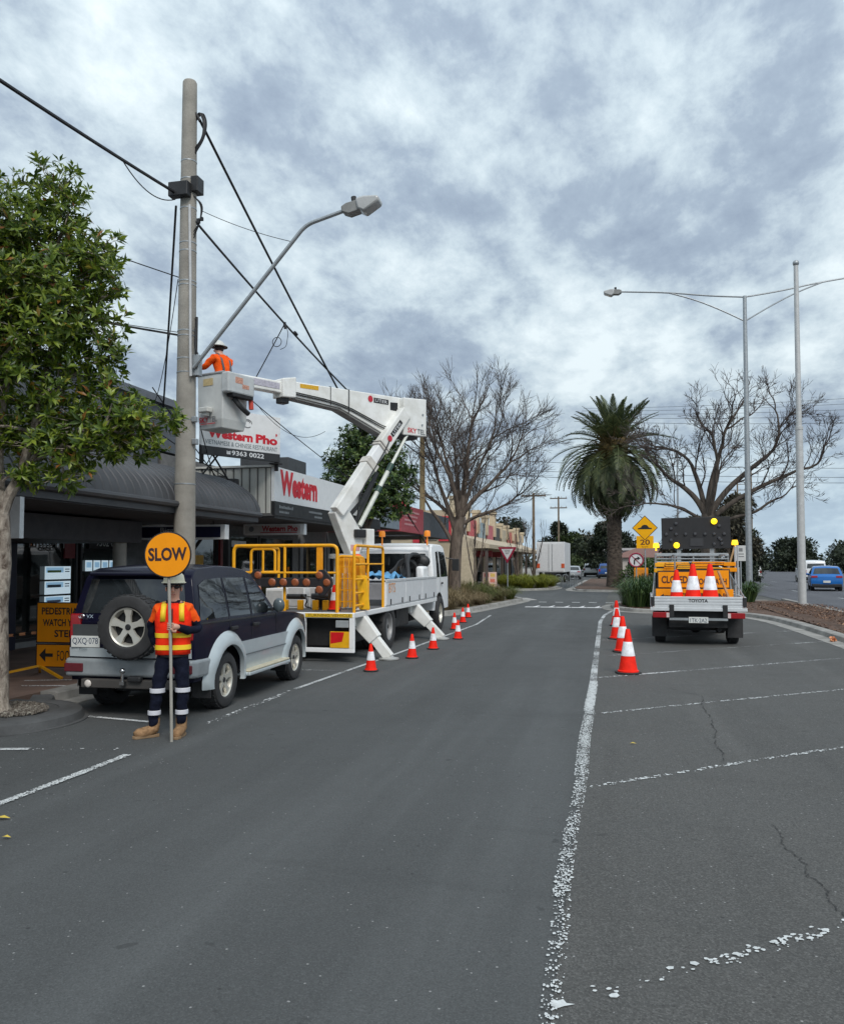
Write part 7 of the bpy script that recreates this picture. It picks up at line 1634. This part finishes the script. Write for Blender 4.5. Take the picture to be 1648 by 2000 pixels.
def near_tree():
    tr = [((0,0,0),.20), ((-.005,0,.12),.155), ((.02,.0,.6),.125), ((.0,.01,1.2),.115), ((.045,.0,1.7),.112), ((.02,0,2.15),.11), ((-.02,0,2.5),.115)]
    F = [([(.0,0,2.05),(.10,.0,2.42),(.26,.05,2.72),(.38,.05,3.2)], .075, .045), ([(-.02,0,2.4),(-.06,0,2.9),(-.02,0,3.4),(.05,.05,4.1),(.05,.1,4.9)], .10, .03), ([(.26,.05,2.72),(.55,.08,3.05),(.85,.1,3.2),(1.2,.2,3.2)], .045, .012), ([(-.05,0,2.8),(-.4,.0,3.3),(-.7,0,4.0),(-1,0,4.6)], .06, .02), ([(.36,.05,3.1),(.5,.1,3.8),(.6,.1,4.4)], .04, .015), ([(0,.05,3.8),(.3,.1,4.6),(.5,.2,5.3)], .04, .012), ([(.30,.05,2.8),(.62,.0,2.92),(.8,.0,3.02)], .03, .008), ([(.02,.05,4.0),(-.2,.1,4.9),(-.4,0,5.6)], .035, .01)]
    return leafy_tree('street_tree', 'near street tree with mottled pale trunk and dense glossy leaves in a gravel bed', (bx, by, .10), tr, F, blobs1, LEAF1, .112, .038, 3, 275, 8, BARK_P, .010, 'evergreen street trees')
near_tree()
def second_tree():
    x, y = -7.5, 24.4; B = []
    for q in [(.0,0,5.45,(.7,.7,.55)), (-.55,0,4.9,(.75,.7,.55)), (.6,0,4.9,(.7,.7,.6)), (0,0,4.4,(1.0,.9,.6)), (-.95,0,4.25,(.55,.6,.45)), (.95,0,4.2,(.6,.6,.55)), (-.5,0,3.75,(.8,.7,.45)), (.55,0,3.7,(.85,.7,.45)), (1.1,0,3.5,(.45,.5,.4)), (-1.1,.1,3.55,(.35,.4,.3)), (.15,0,3.3,(.7,.6,.3)), (.75,.1,3.15,(.5,.5,.25)), (.0,0,6.0,(.45,.45,.38)), (-.3,0,5.6,(.6,.5,.4)), (-1.05,0,4.75,(.4,.4,.35)), (-.7,.1,5.35,(.35,.35,.3)), (.75,.1,5.4,(.35,.35,.3)), (1.3,0,4.5,(.3,.3,.3)), (-.25,-.1,3.0,(.4,.4,.2))]: B.append((q[:3], q[3]))
    tr = [((0,0,0),.13), ((0,0,1.2),.10), ((.03,0,2.4),.085), ((0,0,3.2),.07)]
    F = [([(0,0,2.6),(.3,0,3.3),(.6,0,4.2)], .06, .02), ([(0,0,2.9),(-.3,0,3.6),(-.5,0,4.6)], .06, .02), ([(0,0,3.1),(.05,0,4.2),(0,0,5.2)], .06, .015)]
    leafy_tree('street_tree', 'round dark evergreen street tree behind the boom of the bucket truck', (x, y, .12), tr, F, B, LEAF2, .15, .062, 5, 120, 7, BARK_B, .012, 'evergreen street trees')
second_tree()
# bare winter trees
def bare_tree(name, label, base, limbs, depth, seed, spread, twig, bark, upb=.25, ratio=.74, nmin=2, nmax=3, wiggle=.22, rmin=.006, vigor=1.0):
    r = random.Random(seed); t = thing(name, label, 'tree', base, 0, 'bare winter street trees')
    tk = MB(); tw = MB(); cnt = [0]
    def grow(p, d, ln, rad, lev):
        segs = 4 if lev < 3 else 3; P = [p]; q = d.copy(); rr = [rad]; end = max(rmin*.6, rad*(.70 if lev < depth else .4))
        for i in range(segs):
            q = (q + rvec(r)*wiggle + Vector((0,0,upb*.25))).normalized(); P.append(P[-1] + q*ln/segs); rr.append(rad + (end-rad)*(i+1)/segs)
        n = 9 if rad > .06 else 6 if rad > .025 else 4 if rad > .012 else 3
        (tk if rad > .05 else tw).tube(P, rr, n, caps=False); cnt[0] += 1
        if lev >= depth: return
        k = r.randint(nmin, nmax)
        for i in range(k):
            ax = q.orthogonal().normalized(); ax.rotate(Matrix.Rotation(r.random()*6.28, 3, q)); a_ = r.uniform(.5, 1.0)*spread*(0.55 if i == 0 else 1)
            nd = (Matrix.Rotation(a_, 3, ax) @ q + Vector((0,0,upb*.3))).normalized()
            grow(P[-1], nd, ln*ratio*r.uniform(.8,1.15), max(rmin, end*(.95 if i == 0 else .72)), lev+1)
        if lev > 0:
            for i in range(1, segs):
                if r.random() < .65*vigor:
                    ax = q.orthogonal().normalized(); ax.rotate(Matrix.Rotation(r.random()*6.28, 3, q))
                    grow(P[i], (Matrix.Rotation(spread*r.uniform(.9,1.3), 3, ax) @ q).normalized(), ln*ratio*.75, max(rmin, rr[i]*.45), min(depth, lev+2))
    for L in limbs:
        P = [Vector(p) for p in L[0]]; rr = L[1]; S = smooth3(P, 2); m = len(S)
        tk.tube(S, [rr[0] + (rr[1]-rr[0])*i/(m-1) for i in range(m)], 12)
        if L[2]:
            d = (S[-1]-S[-3]).normalized()
            grow(S[-1], d, L[2], rr[1], 1)
            for fr in L[3]:
                i = int(fr*(m-1)); d = (S[min(m-1,i+1)]-S[i]).normalized(); ax = d.orthogonal().normalized(); ax.rotate(Matrix.Rotation(r.random()*6.28, 3, d))
                grow(S[i], (Matrix.Rotation(spread*1.1, 3, ax) @ d + Vector((0,0,.2))).normalized(), L[2]*.8, max(rmin, rr[1]*.55), 2)
    tk.build('trunk', bark, t); o = tw.build('crown', twig, t); o['kind'] = 'stuff'
    return t, cnt[0]
TWIG1 = barkmat('twig_grey', (.045,.036,.030), (.13,.10,.085), 6, (1,1,1), .2); TWIG2 = barkmat('twig_brown', (.035,.028,.026), (.10,.075,.065), 6, (1,1,1), .2)
L1 = [([(0,0,-.1),(.0,0,1.2),(.08,0,2.6),(.25,.05,3.6)], (.30,.21), 0, []),
      ([(.2,.02,3.4),(.35,0,4.3),(.45,.1,5.2)], (.17,.10), 1.35, [.6]), ([(.1,0,2.9),(-.15,0,3.7),(-.5,.1,4.6)], (.13,.075), 1.25, [.5,.8]), ([(.0,0,2.4),(-.45,.1,3.2),(-1.0,.1,3.9)], (.10,.055), 1.15, [.5]),
      ([(.22,0,3.5),(.8,-.1,4.3),(1.5,-.1,4.9)], (.12,.07), 1.25, [.4,.7]), ([(.18,0,3.2),(.9,.2,3.65),(1.7,.3,3.9)], (.09,.05), 1.0, [.4,.7]), ([(.2,0,3.3),(-.7,.2,4.2),(-1.5,.2,4.7)], (.09,.05), 1.0, [.5]), ([(.3,0,3.7),(.7,.1,4.9),(1.1,.1,5.8)], (.10,.055), 1.1, [.5,.8]), ([(.2,0,3.5),(.0,0,4.8),(-.3,0,5.9)], (.10,.055), 1.1, [.5,.8]), ([(.25,.05,3.5),(.1,.5,4.6),(.0,.8,5.4)], (.11,.065), 1.25, [.6]), ([(.2,0,3.4),(.2,-.6,4.4),(.0,-1.0,5.2)], (.11,.065), 1.2, [.6]), ([(-.02,0,2.0),(.35,.2,2.9),(.5,.3,3.4)], (.05,.03), .9, [])]
bare_tree('bare_tree', 'fine-twigged bare tree rising from the grassy corner island ahead of the truck', (-6.6, 33.8, .1), L1, 6, 33, .62, TWIG1, BARK_B, .14, .80, 2, 3, .20, .0075, 1.5)
L2 = [([(0,0,-.1),(.05,0,1.6),(-.02,0,3.0),(.0,0,4.2)], (.42,.30), 0, []),
      ([(0,0,4.0),(-.5,0,5.0),(-1.2,.1,5.7),(-1.7,.1,6.0)], (.18,.08), 1.05, [.6,.85]), ([(0,0,4.1),(.15,0,5.6),(.6,.1,7.1)], (.20,.10), 1.5, [.5,.8]), ([(.05,0,4.1),(.9,.1,5.4),(2.0,.1,6.4),(3.0,.2,7.2)], (.18,.08), 1.45, [.5,.7]), ([(.05,0,3.9),(1.2,-.1,4.8),(2.6,-.1,5.6),(4.0,0,6.2)], (.15,.075), 1.35, [.4,.6,.8]),
      ([(-.05,0,4.1),(-.3,.3,5.6),(-.7,.4,6.8)], (.16,.085), 1.4, [.5,.8]), ([(.1,0,3.4),(1.1,-.2,4.0),(2.2,-.3,4.2),(3.0,-.3,4.8)], (.11,.05), 1.1, [.6]), ([(0,-.1,4.0),(.3,-.8,5.4),(.4,-1.2,6.8)], (.15,.08), 1.35, [.6]), ([(-.05,0,3.7),(-1.0,-.2,4.4),(-1.9,-.3,4.7)], (.11,.055), 1.2, [.5,.8])]
bare_tree('bare_tree', 'broad bare tree with thick crooked limbs behind the arrow-board ute', (4.45, 45.0, .1), L2, 6, 44, .70, TWIG2, BARK_D, .20, .76, 2, 3, .32, .011, 1.05)
L3 = [([(0,0,0),(.02,0,.8),(0,0,1.6)], (.07,.055), .9, []), ([(0,0,.5),(.2,0,1.4),(.4,0,2.2)], (.045,.035), .9, [.5]), ([(0,0,.6),(-.25,.1,1.5),(-.4,.1,2.4)], (.045,.035), .9, [.5])]
bare_tree('bare_tree', 'slim young bare tree in the bright grass before the box truck', (-6.9, 58.5, .1), L3, 4, 9, .4, TWIG1, BARK_B, .6, .78, 2, 3, .12, .009, .8)
bare_tree('bare_tree', 'second slim bare tree, closest to the white box truck', (-6.3, 63.5, .1), L3, 4, 12, .4, TWIG1, BARK_B, .6, .78, 2, 3, .12, .009, .8)
bare_tree('bare_tree', 'leafless sapling leaning beside the beige parade wall', (-8.6, 50.5, .1), L3, 4, 15, .4, TWIG1, BARK_B, .6, .8, 2, 3, .12, .009, .8)
# ---- date palm
def palm():
    r = random.Random(4); t = thing('palm_tree', 'huge shaggy date palm on the island across the side street', 'palm', (-.28, 59.0, .2))
    b = MB(); n = 26; b.lathe([(.60 - .12*min(1, i/6) - .02*math.sin(i*.9) + (.14*max(0,(i-19)/6)), 9.2*i/n) for i in range(n+1)], 22); b.build('trunk', barkmat('bark_palm', (.028,.020,.016), (.11,.085,.065), 5, (1,1,1.4), .9), t)
    b = MB()
    for k in range(230):                                             # diamond leaf-base scars
        z = .25 + 6.6*k/230; a = k*2.3998; rad = .49 + (.12*max(0,(z-5.2)/1.6)); c = Vector((rad*math.cos(a), rad*math.sin(a), z)); g = Vector((-math.sin(a), math.cos(a), 0)); e = Vector((math.cos(a), math.sin(a), 0))
        b.add([c - g*.10, c + Vector((0,0,-.09)), c + g*.10, c + Vector((0,0,.09)), c + e*.06 + Vector((0,0,.05))], [(0,1,4),(1,2,4),(2,3,4),(3,0,4)])
    s_ = b.build('leaf_scars', barkmat('bark_palm', (0,0,0), (0,0,0)), t, smooth=0); s_['kind'] = 'stuff'
    green = leafmat('frond_green', (.034,.050,.020), (.080,.100,.038), (.15,.165,.065), trans=.2, rough=.5); old = leafmat('frond_old', (.05,.042,.025), (.085,.07,.035), (.15,.12,.06), trans=.1, rough=.7)
    crown = leafmat('frond_heart', (.06,.05,.012), (.13,.10,.025), (.20,.15,.04), trans=.1, rough=.6)
    def frond(droop, L, seed, mat):
        q = random.Random(seed); b = MB(); P = []; a = 0.0; p = Vector((0,0,0)); N = 16
        for i in range(N+1):
            P.append(p.copy()); ang = -droop*(i/N)**1.25; p = p + Vector((math.cos(ang), 0, math.sin(ang)))*L/N
        b.cur = 1; b.tube(P[:5], [.085,.07,.055,.05,.045], 4, caps=False); b.cur = 0; b.tube(P[4:], [.045*(1-i/N)+.008 for i in range(N-3)], 4, caps=False)
        for i in range(6, 2*N):
            f = i/2.0; k = int(f); c = P[k].lerp(P[min(N, k+1)], f-k); tan = (P[min(N,k+1)] - P[k]).normalized() if k < N else (P[N]-P[N-1]).normalized()
            up = Vector((0,1,0)).cross(tan)*-1; ln = L*.17*math.sin(math.pi*min(1,(i/(2*N))*.82+.14))*q.uniform(.85,1.1)
            for s in (-1, 1):
                dd = (tan*.62 + Vector((0,s,0))*.62 + up*(.30 + q.uniform(-.1,.1)) + Vector((0,0,-.12))).normalized(); w_ = .062
                side = dd.cross(up).normalized()*w_*.5; o = len(b.v); tip = c + dd*ln + Vector((0,0,-.10*ln))
                b.v += [c - side, c + dd*ln*.5 - side*1.2, tip, c + dd*ln*.5 + side*1.2, c + side]; b.f.append([o,o+1,o+2,o+3,o+4]); b.mi.append(0)
        ob = b.build('frond', [mat, crown], None, smooth=0); me = ob.data; bpy.data.objects.remove(ob); return me
    bank = [[frond(dr, L, s+10*i, green) for s in range(2)] for i, (dr, L) in enumerate([(.55,3.5),(1.0,4.3),(1.5,4.7),(1.75,4.6)])]
    dead = [frond(1.5, 3.4, 77, old), frond(1.2, 3.0, 78, old)]
    def put(me, az, el, z, k=1.0, roll=0):
        o = bpy.data.objects.new('frond', me); COL.objects.link(o); o.parent = t
        o.rotation_euler = Euler((r.uniform(-.25,.25)+roll, -el, az), 'XYZ'); o.location = (.25*math.cos(az), .25*math.sin(az), z); o.scale = (k,)*3
    def ring(n, el0, el1, z, grp, k0=1.0):
        for i in range(n):
            az = 2*math.pi*(i + r.random()*.6)/n + r.random()*.2; put(r.choice(bank[grp]), az, R(r.uniform(el0, el1)), z + r.uniform(-.15,.15), k0*r.uniform(.88,1.06))
    ring(13, 60, 84, 10.0, 0, 1.02); ring(14, 34, 58, 9.9, 0, 1.08); ring(16, 12, 34, 9.7, 1, 1.06); ring(30, -8, 12, 9.4, 2, 1.06); ring(38, -26, -8, 9.1, 3, 1.03); ring(42, -44, -26, 8.7, 3, .96); ring(44, -60, -44, 8.2, 2, .84); ring(24, -72, -60, 7.6, 1, .66)
    for i in range(28):
        az = 2*math.pi*i/28 + r.random()*.2; put(r.choice(dead), az, R(r.uniform(-80,-64)), 7.4 + r.uniform(-.2,.2), r.uniform(.65,.95))
    b = MB(); b.sph((0,0,9.5), 1.0, 14, 10, 1, 1, 1.2)
    for k in range(160):
        v = rvec(r); c = Vector((0,0,9.6)) + Vector((v.x*.95, v.y*.95, v.z*1.1)); b.tube([c, c + (v + Vector((0,0,.5)))*.75], [.05,.02], 4)
    b.build('crown_heart', barkmat('palm_heart', (.05,.035,.012), (.17,.115,.035), 7, (1,1,1), .5), t)
    return t
palm()
# ---- tussock grasses and strappy plants
def blades(b, r, c, h, n, spread, wd, droop):
    for _ in range(n):
        a = r.random()*6.283; q = r.random(); d = Vector((math.cos(a), math.sin(a), 0)); l = h*r.uniform(.6,1.15); k = spread*q
        p0 = Vector(c) + d*k*.22*h; p1 = p0 + d*k*.35*l + Vector((0,0,l*.55)); p2 = p0 + d*k*.85*l + Vector((0,0,l*(.88-.25*k*droop))); p3 = p0 + d*k*1.35*l + Vector((0,0,l*(.95-.75*k*droop)))
        s = Vector((-d.y, d.x, 0))*wd/2; o = len(b.v); b.v += [p0-s, p0+s, p1-s, p1+s, p2-s*.7, p2+s*.7, p3]
        b.f += [[o,o+1,o+3,o+2],[o+2,o+3,o+5,o+4],[o+4,o+5,o+6]]; b.mi += [0]*3
def tussock(label, x, y, z, h, n, mat, seed, spread=1.0, wd=.012, droop=.8, group='grass tussocks on the corner island', name='ornamental_grass', cat='grass tussock'):
    r = random.Random(seed); b = MB(); blades(b, r, (0,0,0), h, n, spread, wd, droop)
    for k in range(3): blades(b, r, (r.uniform(-.3,.3)*h, r.uniform(-.3,.3)*h, 0), h*r.uniform(.7,1), n//4, spread, wd, droop)
    return tag(b.build(name, mat, smooth=0, loc=(x, y, z)), label, cat, group)
G_olive = leafmat('grass_olive', (.10,.085,.03), (.16,.14,.05), (.27,.22,.11), trans=.2, rough=.7); G_green = leafmat('grass_green', (.055,.075,.015), (.11,.14,.025), (.20,.22,.05), trans=.2, rough=.6); G_tan = leafmat('grass_tan', (.16,.12,.06), (.26,.20,.11), (.38,.30,.18), trans=.2, rough=.8)
G_lime = leafmat('grass_lime', (.10,.12,.008), (.19,.21,.015), (.30,.31,.04), trans=.2, rough=.6); G_strap = leafmat('strap_green', (.02,.05,.016), (.055,.11,.03), (.14,.20,.065), trans=.15, rough=.4)
for k, (x, y, h, m, lab) in enumerate([(-6.1,29.6,.85,G_tan,'straw-coloured tussock nearest the last small cone'), (-6.6,31.2,.95,G_olive,'tall olive tussock close in front of the bare tree trunk'), (-5.9,32.2,.75,G_tan,'drooping straw tussock at the kerb side of the corner island'), (-6.3,34.3,1.0,G_olive,'olive tussock just past the bare tree trunk'), (-5.7,35.4,.85,G_green,'greener tussock in the middle of the corner island'), (-5.3,37.4,.7,G_olive,'low olive tussock approaching the give way post'), (-5.0,39.3,.7,G_green,'green tussock at the foot of the give way sign'), (-6.5,37.0,1.0,G_green,'large green tussock at the back of the corner island'), (-6.2,40.0,.9,G_olive,'olive tussock behind the give way post'), (-5.55,33.6,.6,G_tan,'small straw tussock on the kerb edge midway along the island'), (-6.9,35.8,.9,G_olive,'olive tussock farthest back by the footpath of the island')]):
    tussock(lab, x, y, .1, h, 420, m, 50+k, 1.05, .014)
for k, (x, y, h, lab) in enumerate([(-6.9,56.2,1.0,'lime green tussock at the street-wall end of the far corner bed'), (-5.9,55.9,1.0,'lime green tussock in the middle front of the far corner bed'), (-5.1,57.0,.95,'lime green tussock at the road end of the far corner bed'), (-6.4,58.2,1.05,'lime green tussock behind the middle one in the far corner bed'), (-5.2,59.6,1.0,'lime green tussock second row at the road end of the far corner bed'), (-7.7,57.2,1.0,'lime green tussock under the slim bare saplings'), (-4.9,62,.9,'lime green tussock nearest the parked box truck')]):
    tussock(lab, x, y, .1, h, 520, G_lime, 80+k, 1.1, .022, .7, 'lime tussocks on the far corner bed')
for k, (x, y, h, lab) in enumerate([(.75,33.2,1.2,'big dark strappy plant at the nose of the median by the ute'), (1.3,33.3,1.3,'dark strappy plant just beside the ute tray, second from the nose'), (.5,34.6,1.0,'dark strappy plant behind the nose plant under the turn sign'), (1.0,35.2,1.25,'dark strappy plant farther back on the median nose'), (2.9,34.4,1.0,'dark strappy plant mostly hidden by the ute'), (5.55,38.6,.95,'dark strappy plant at the foot of the tall double lamp')]):
    tussock(lab, x, y, .12, h, 330, G_strap, 120+k, .72, .026, .75, 'strappy plants on the median', 'strappy_plant', 'plant')
def bush(label, x, y, z, rx, ry, rz_, leaf, n, ln, seed, group, name='hedge', cat='hedge'):
    r = random.Random(seed); b = MB()
    for _ in range(n):
        v = rvec(r); v.z = abs(v.z); p = Vector((v.x*rx, v.y*ry, v.z*rz_))*r.random()**.3*(1+.12*math.sin(v.x*9+seed)*math.cos(v.y*7)); leaf_into(b, p, (v + rvec(r)*.8).normalized(), Vector((0,0,1)), ln*r.uniform(.7,1.3), ln*.5)
    return tag(b.build(name, leaf, smooth=0, loc=(x, y, z)), label, cat, group)
H1 = leafmat('hedge_bright', (.02,.05,.008), (.055,.12,.015), (.12,.20,.03), trans=.2)
bush('bright green rounded hedge behind the turn sign on the palm island', 1.9, 57, .15, 2.0, 1.6, 1.9, H1, 3600, .22, 4, 'hedges near the palm'); bush('lower reddish-brown shrub beside the bright hedge', 2.1, 53.9, .15, 1.3, .9, 1.0, leafmat('shrub_rust', (.06,.03,.012), (.14,.06,.02), (.22,.12,.04), trans=.15), 1100, .18, 6, 'hedges near the palm', 'shrub', 'shrub'); bush('bright green hedge end showing past the palm trunk', 3.6, 60, .15, 1.8, 1.6, 1.7, H1, 2600, .22, 8, 'hedges near the palm')
# ---- far trees, each its own crown of leaf clumps and trunk
FT1 = leafmat('far_dark', (.012,.020,.012), (.026,.038,.020), (.055,.070,.034), trans=.1, rough=.7); FT2 = leafmat('far_gum', (.035,.034,.022), (.070,.066,.042), (.13,.12,.08), trans=.1, rough=.7); FT3 = leafmat('far_green', (.025,.040,.012), (.05,.075,.022), (.10,.13,.045), trans=.1, rough=.7)
def far_tree(label, x, y, h, w_, leaf, seed, n=1500, ln=.55, low=.25, lobes=9, group='distant trees'):
    r = random.Random(seed); t = thing('tree', label, 'tree', (x, y, 0), 0, group)
    b = MB(); b.tube([(0,0,0),(r.uniform(-.3,.3),0,h*.35),(0,0,h*.7)], [h*.03,h*.022,h*.008], 8)
    L = []
    for k in range(lobes):
        a = r.random()*6.28; q = math.sqrt(r.random()); z = h*(low + (.92-low)*r.random()); s = 1 - .55*max(0,(z/h-.55)/.45)
        c = Vector((math.cos(a)*w_*.36*q*s, math.sin(a)*w_*.36*q*s, z)); L.append((c, w_*r.uniform(.16,.26)*(.75+.25*s))); b.tube([(0,0,h*.4), c], [h*.010,h*.003], 5)
    b.build('trunk', BARK_D, t); lf = MB()
    for c, q in L:
        k0 = len(lf.v); lf.sph(c, q*.70, 9, 6, 1, 1, .8)
        for v in lf.v[k0:]: v += (v - c)*r.uniform(-.18,.12)
    for _ in range(n):
        c, q = r.choice(L); v = rvec(r); p = c + Vector((v.x, v.y, v.z*.8))*q*r.random()**.35; leaf_into(lf, p, (v+rvec(r)).normalized(), Vector((0,0,1)), ln*r.uniform(.6,1.3), ln*.55)
    o = lf.build('crown', leaf, t, smooth=0); o['kind'] = 'stuff'; return t
FAR = [(-2.4,108,8.8,6,FT1,'tall dark conifer-like tree just behind the palm trunk on the street side'), (12.5,112,7.0,7,FT1,'dark tree mostly hidden behind the ute and its board'), (-11.2,150,9.6,7.5,FT1,'rounded dark tree over the far end of the street, above the box truck'), (-7.5,130,6.0,7,FT3,'light green tree at the side of the box truck'), (-5.5,170,7.6,14,FT2,'grey-brown leafless-looking tree mass over the parked cars'), (1.0,185,7,13,FT1,'low dark tree at the vanishing end of the far street'),
       (-14.6,110,8.2,7,FT1,'dark tree rising behind the beige parade parapet'), (-24,112,7.4,8,FT1,'second dark tree behind the beige parade'), (7.6,62,7.2,5.0,FT2,'grey-green gum tree behind the arrow board'), (12.4,96,5.6,5,FT1,'dark tree behind the lamp post, near side of the main road'), (15.0,125,5.6,7,FT1,'dark tree further along behind the lamp post'), (17.5,165,5.2,9,FT1,'far dark tree tapering towards the vanishing point of the main road'), (22,215,5.6,12,FT1,'farthest low dark tree at the end of the main road'),
       (50,150,7.0,15,FT1,'broad dark tree across the main road at the picture edge'), (42,165,7.0,14,FT1,'broad dark tree across the main road beside the cross-arm pole'), (60,170,7.5,16,FT1,'dark tree across the main road farther out'), (36,190,5.8,13,FT1,'lower dark tree across the main road beyond the white van'), (32,225,5.4,14,FT1,'distant dark tree at the far bend of the main road'), (5.6,76,6.4,5,FT2,'second greyish gum behind the ute and bare tree'), (9.8,74,5.4,5,FT1,'dark shrubby tree low behind the lamp post')]
for k, (x, y, h, w_, m, lab) in enumerate(FAR): far_tree(lab, x, y, h, w_, m, 200+k, 4600, .34 if y < 80 else .0042*y, .12)
# far hedge line closing the horizon so no bare ground meets the sky
b = MB(); r7 = random.Random(77)
for k in range(14000):
    x = r7.uniform(-260, 420); y = 330 + r7.uniform(0, 60); z = r7.random()**1.4*(6 + 1.6*math.sin(x*.05) + 1.2*math.sin(x*.17)); leaf_into(b, Vector((x, y, z)), rvec(r7), Vector((0,0,1)), 1.9, 1.5)
stuff(b.build('treeline', FT1, smooth=0))
# house with a red roof glimpsed past the palm
t = thing('house', 'low house with a dusty red hipped roof glimpsed between the palm and the arrow board', 'house', (5.2, 140, 0))
b = MB(); b.box(-6,6,0,9,0,2.7); b.build('wall', pm('house_wall', (.45,.40,.36), .8), t, smooth=0)
b = MB(); b.add([(-6.6,-.6,2.7),(6.6,-.6,2.7),(6.6,9.6,2.7),(-6.6,9.6,2.7),(-2.4,4.5,4.3),(2.4,4.5,4.3)], [(0,1,5,4),(1,2,5),(2,3,4,5),(3,0,4)]); b.build('roof', pm('roof_red', (.19,.10,.08), .8, var=.2), t, smooth=0)
for x in (-3,2.5): b = MB(); b.box(x-.8,x+.8,-.02,.02,.9,2.0); b.build('window', M_glass, t, smooth=0)
t = thing('house', 'grey building with a flat roof at the end of the far street', 'house', (-1.5, 150, 0)); b = MB(); b.box(-1,7,0,9,0,4.0); b.build('wall', pm('house_grey', (.30,.31,.32), .8), t, smooth=0); b = MB(); b.box(-1.4,7.4,-.5,9.4,4.0,4.4); b.build('roof', pm('roof_pale', (.42,.42,.42), .7), t, smooth=0)
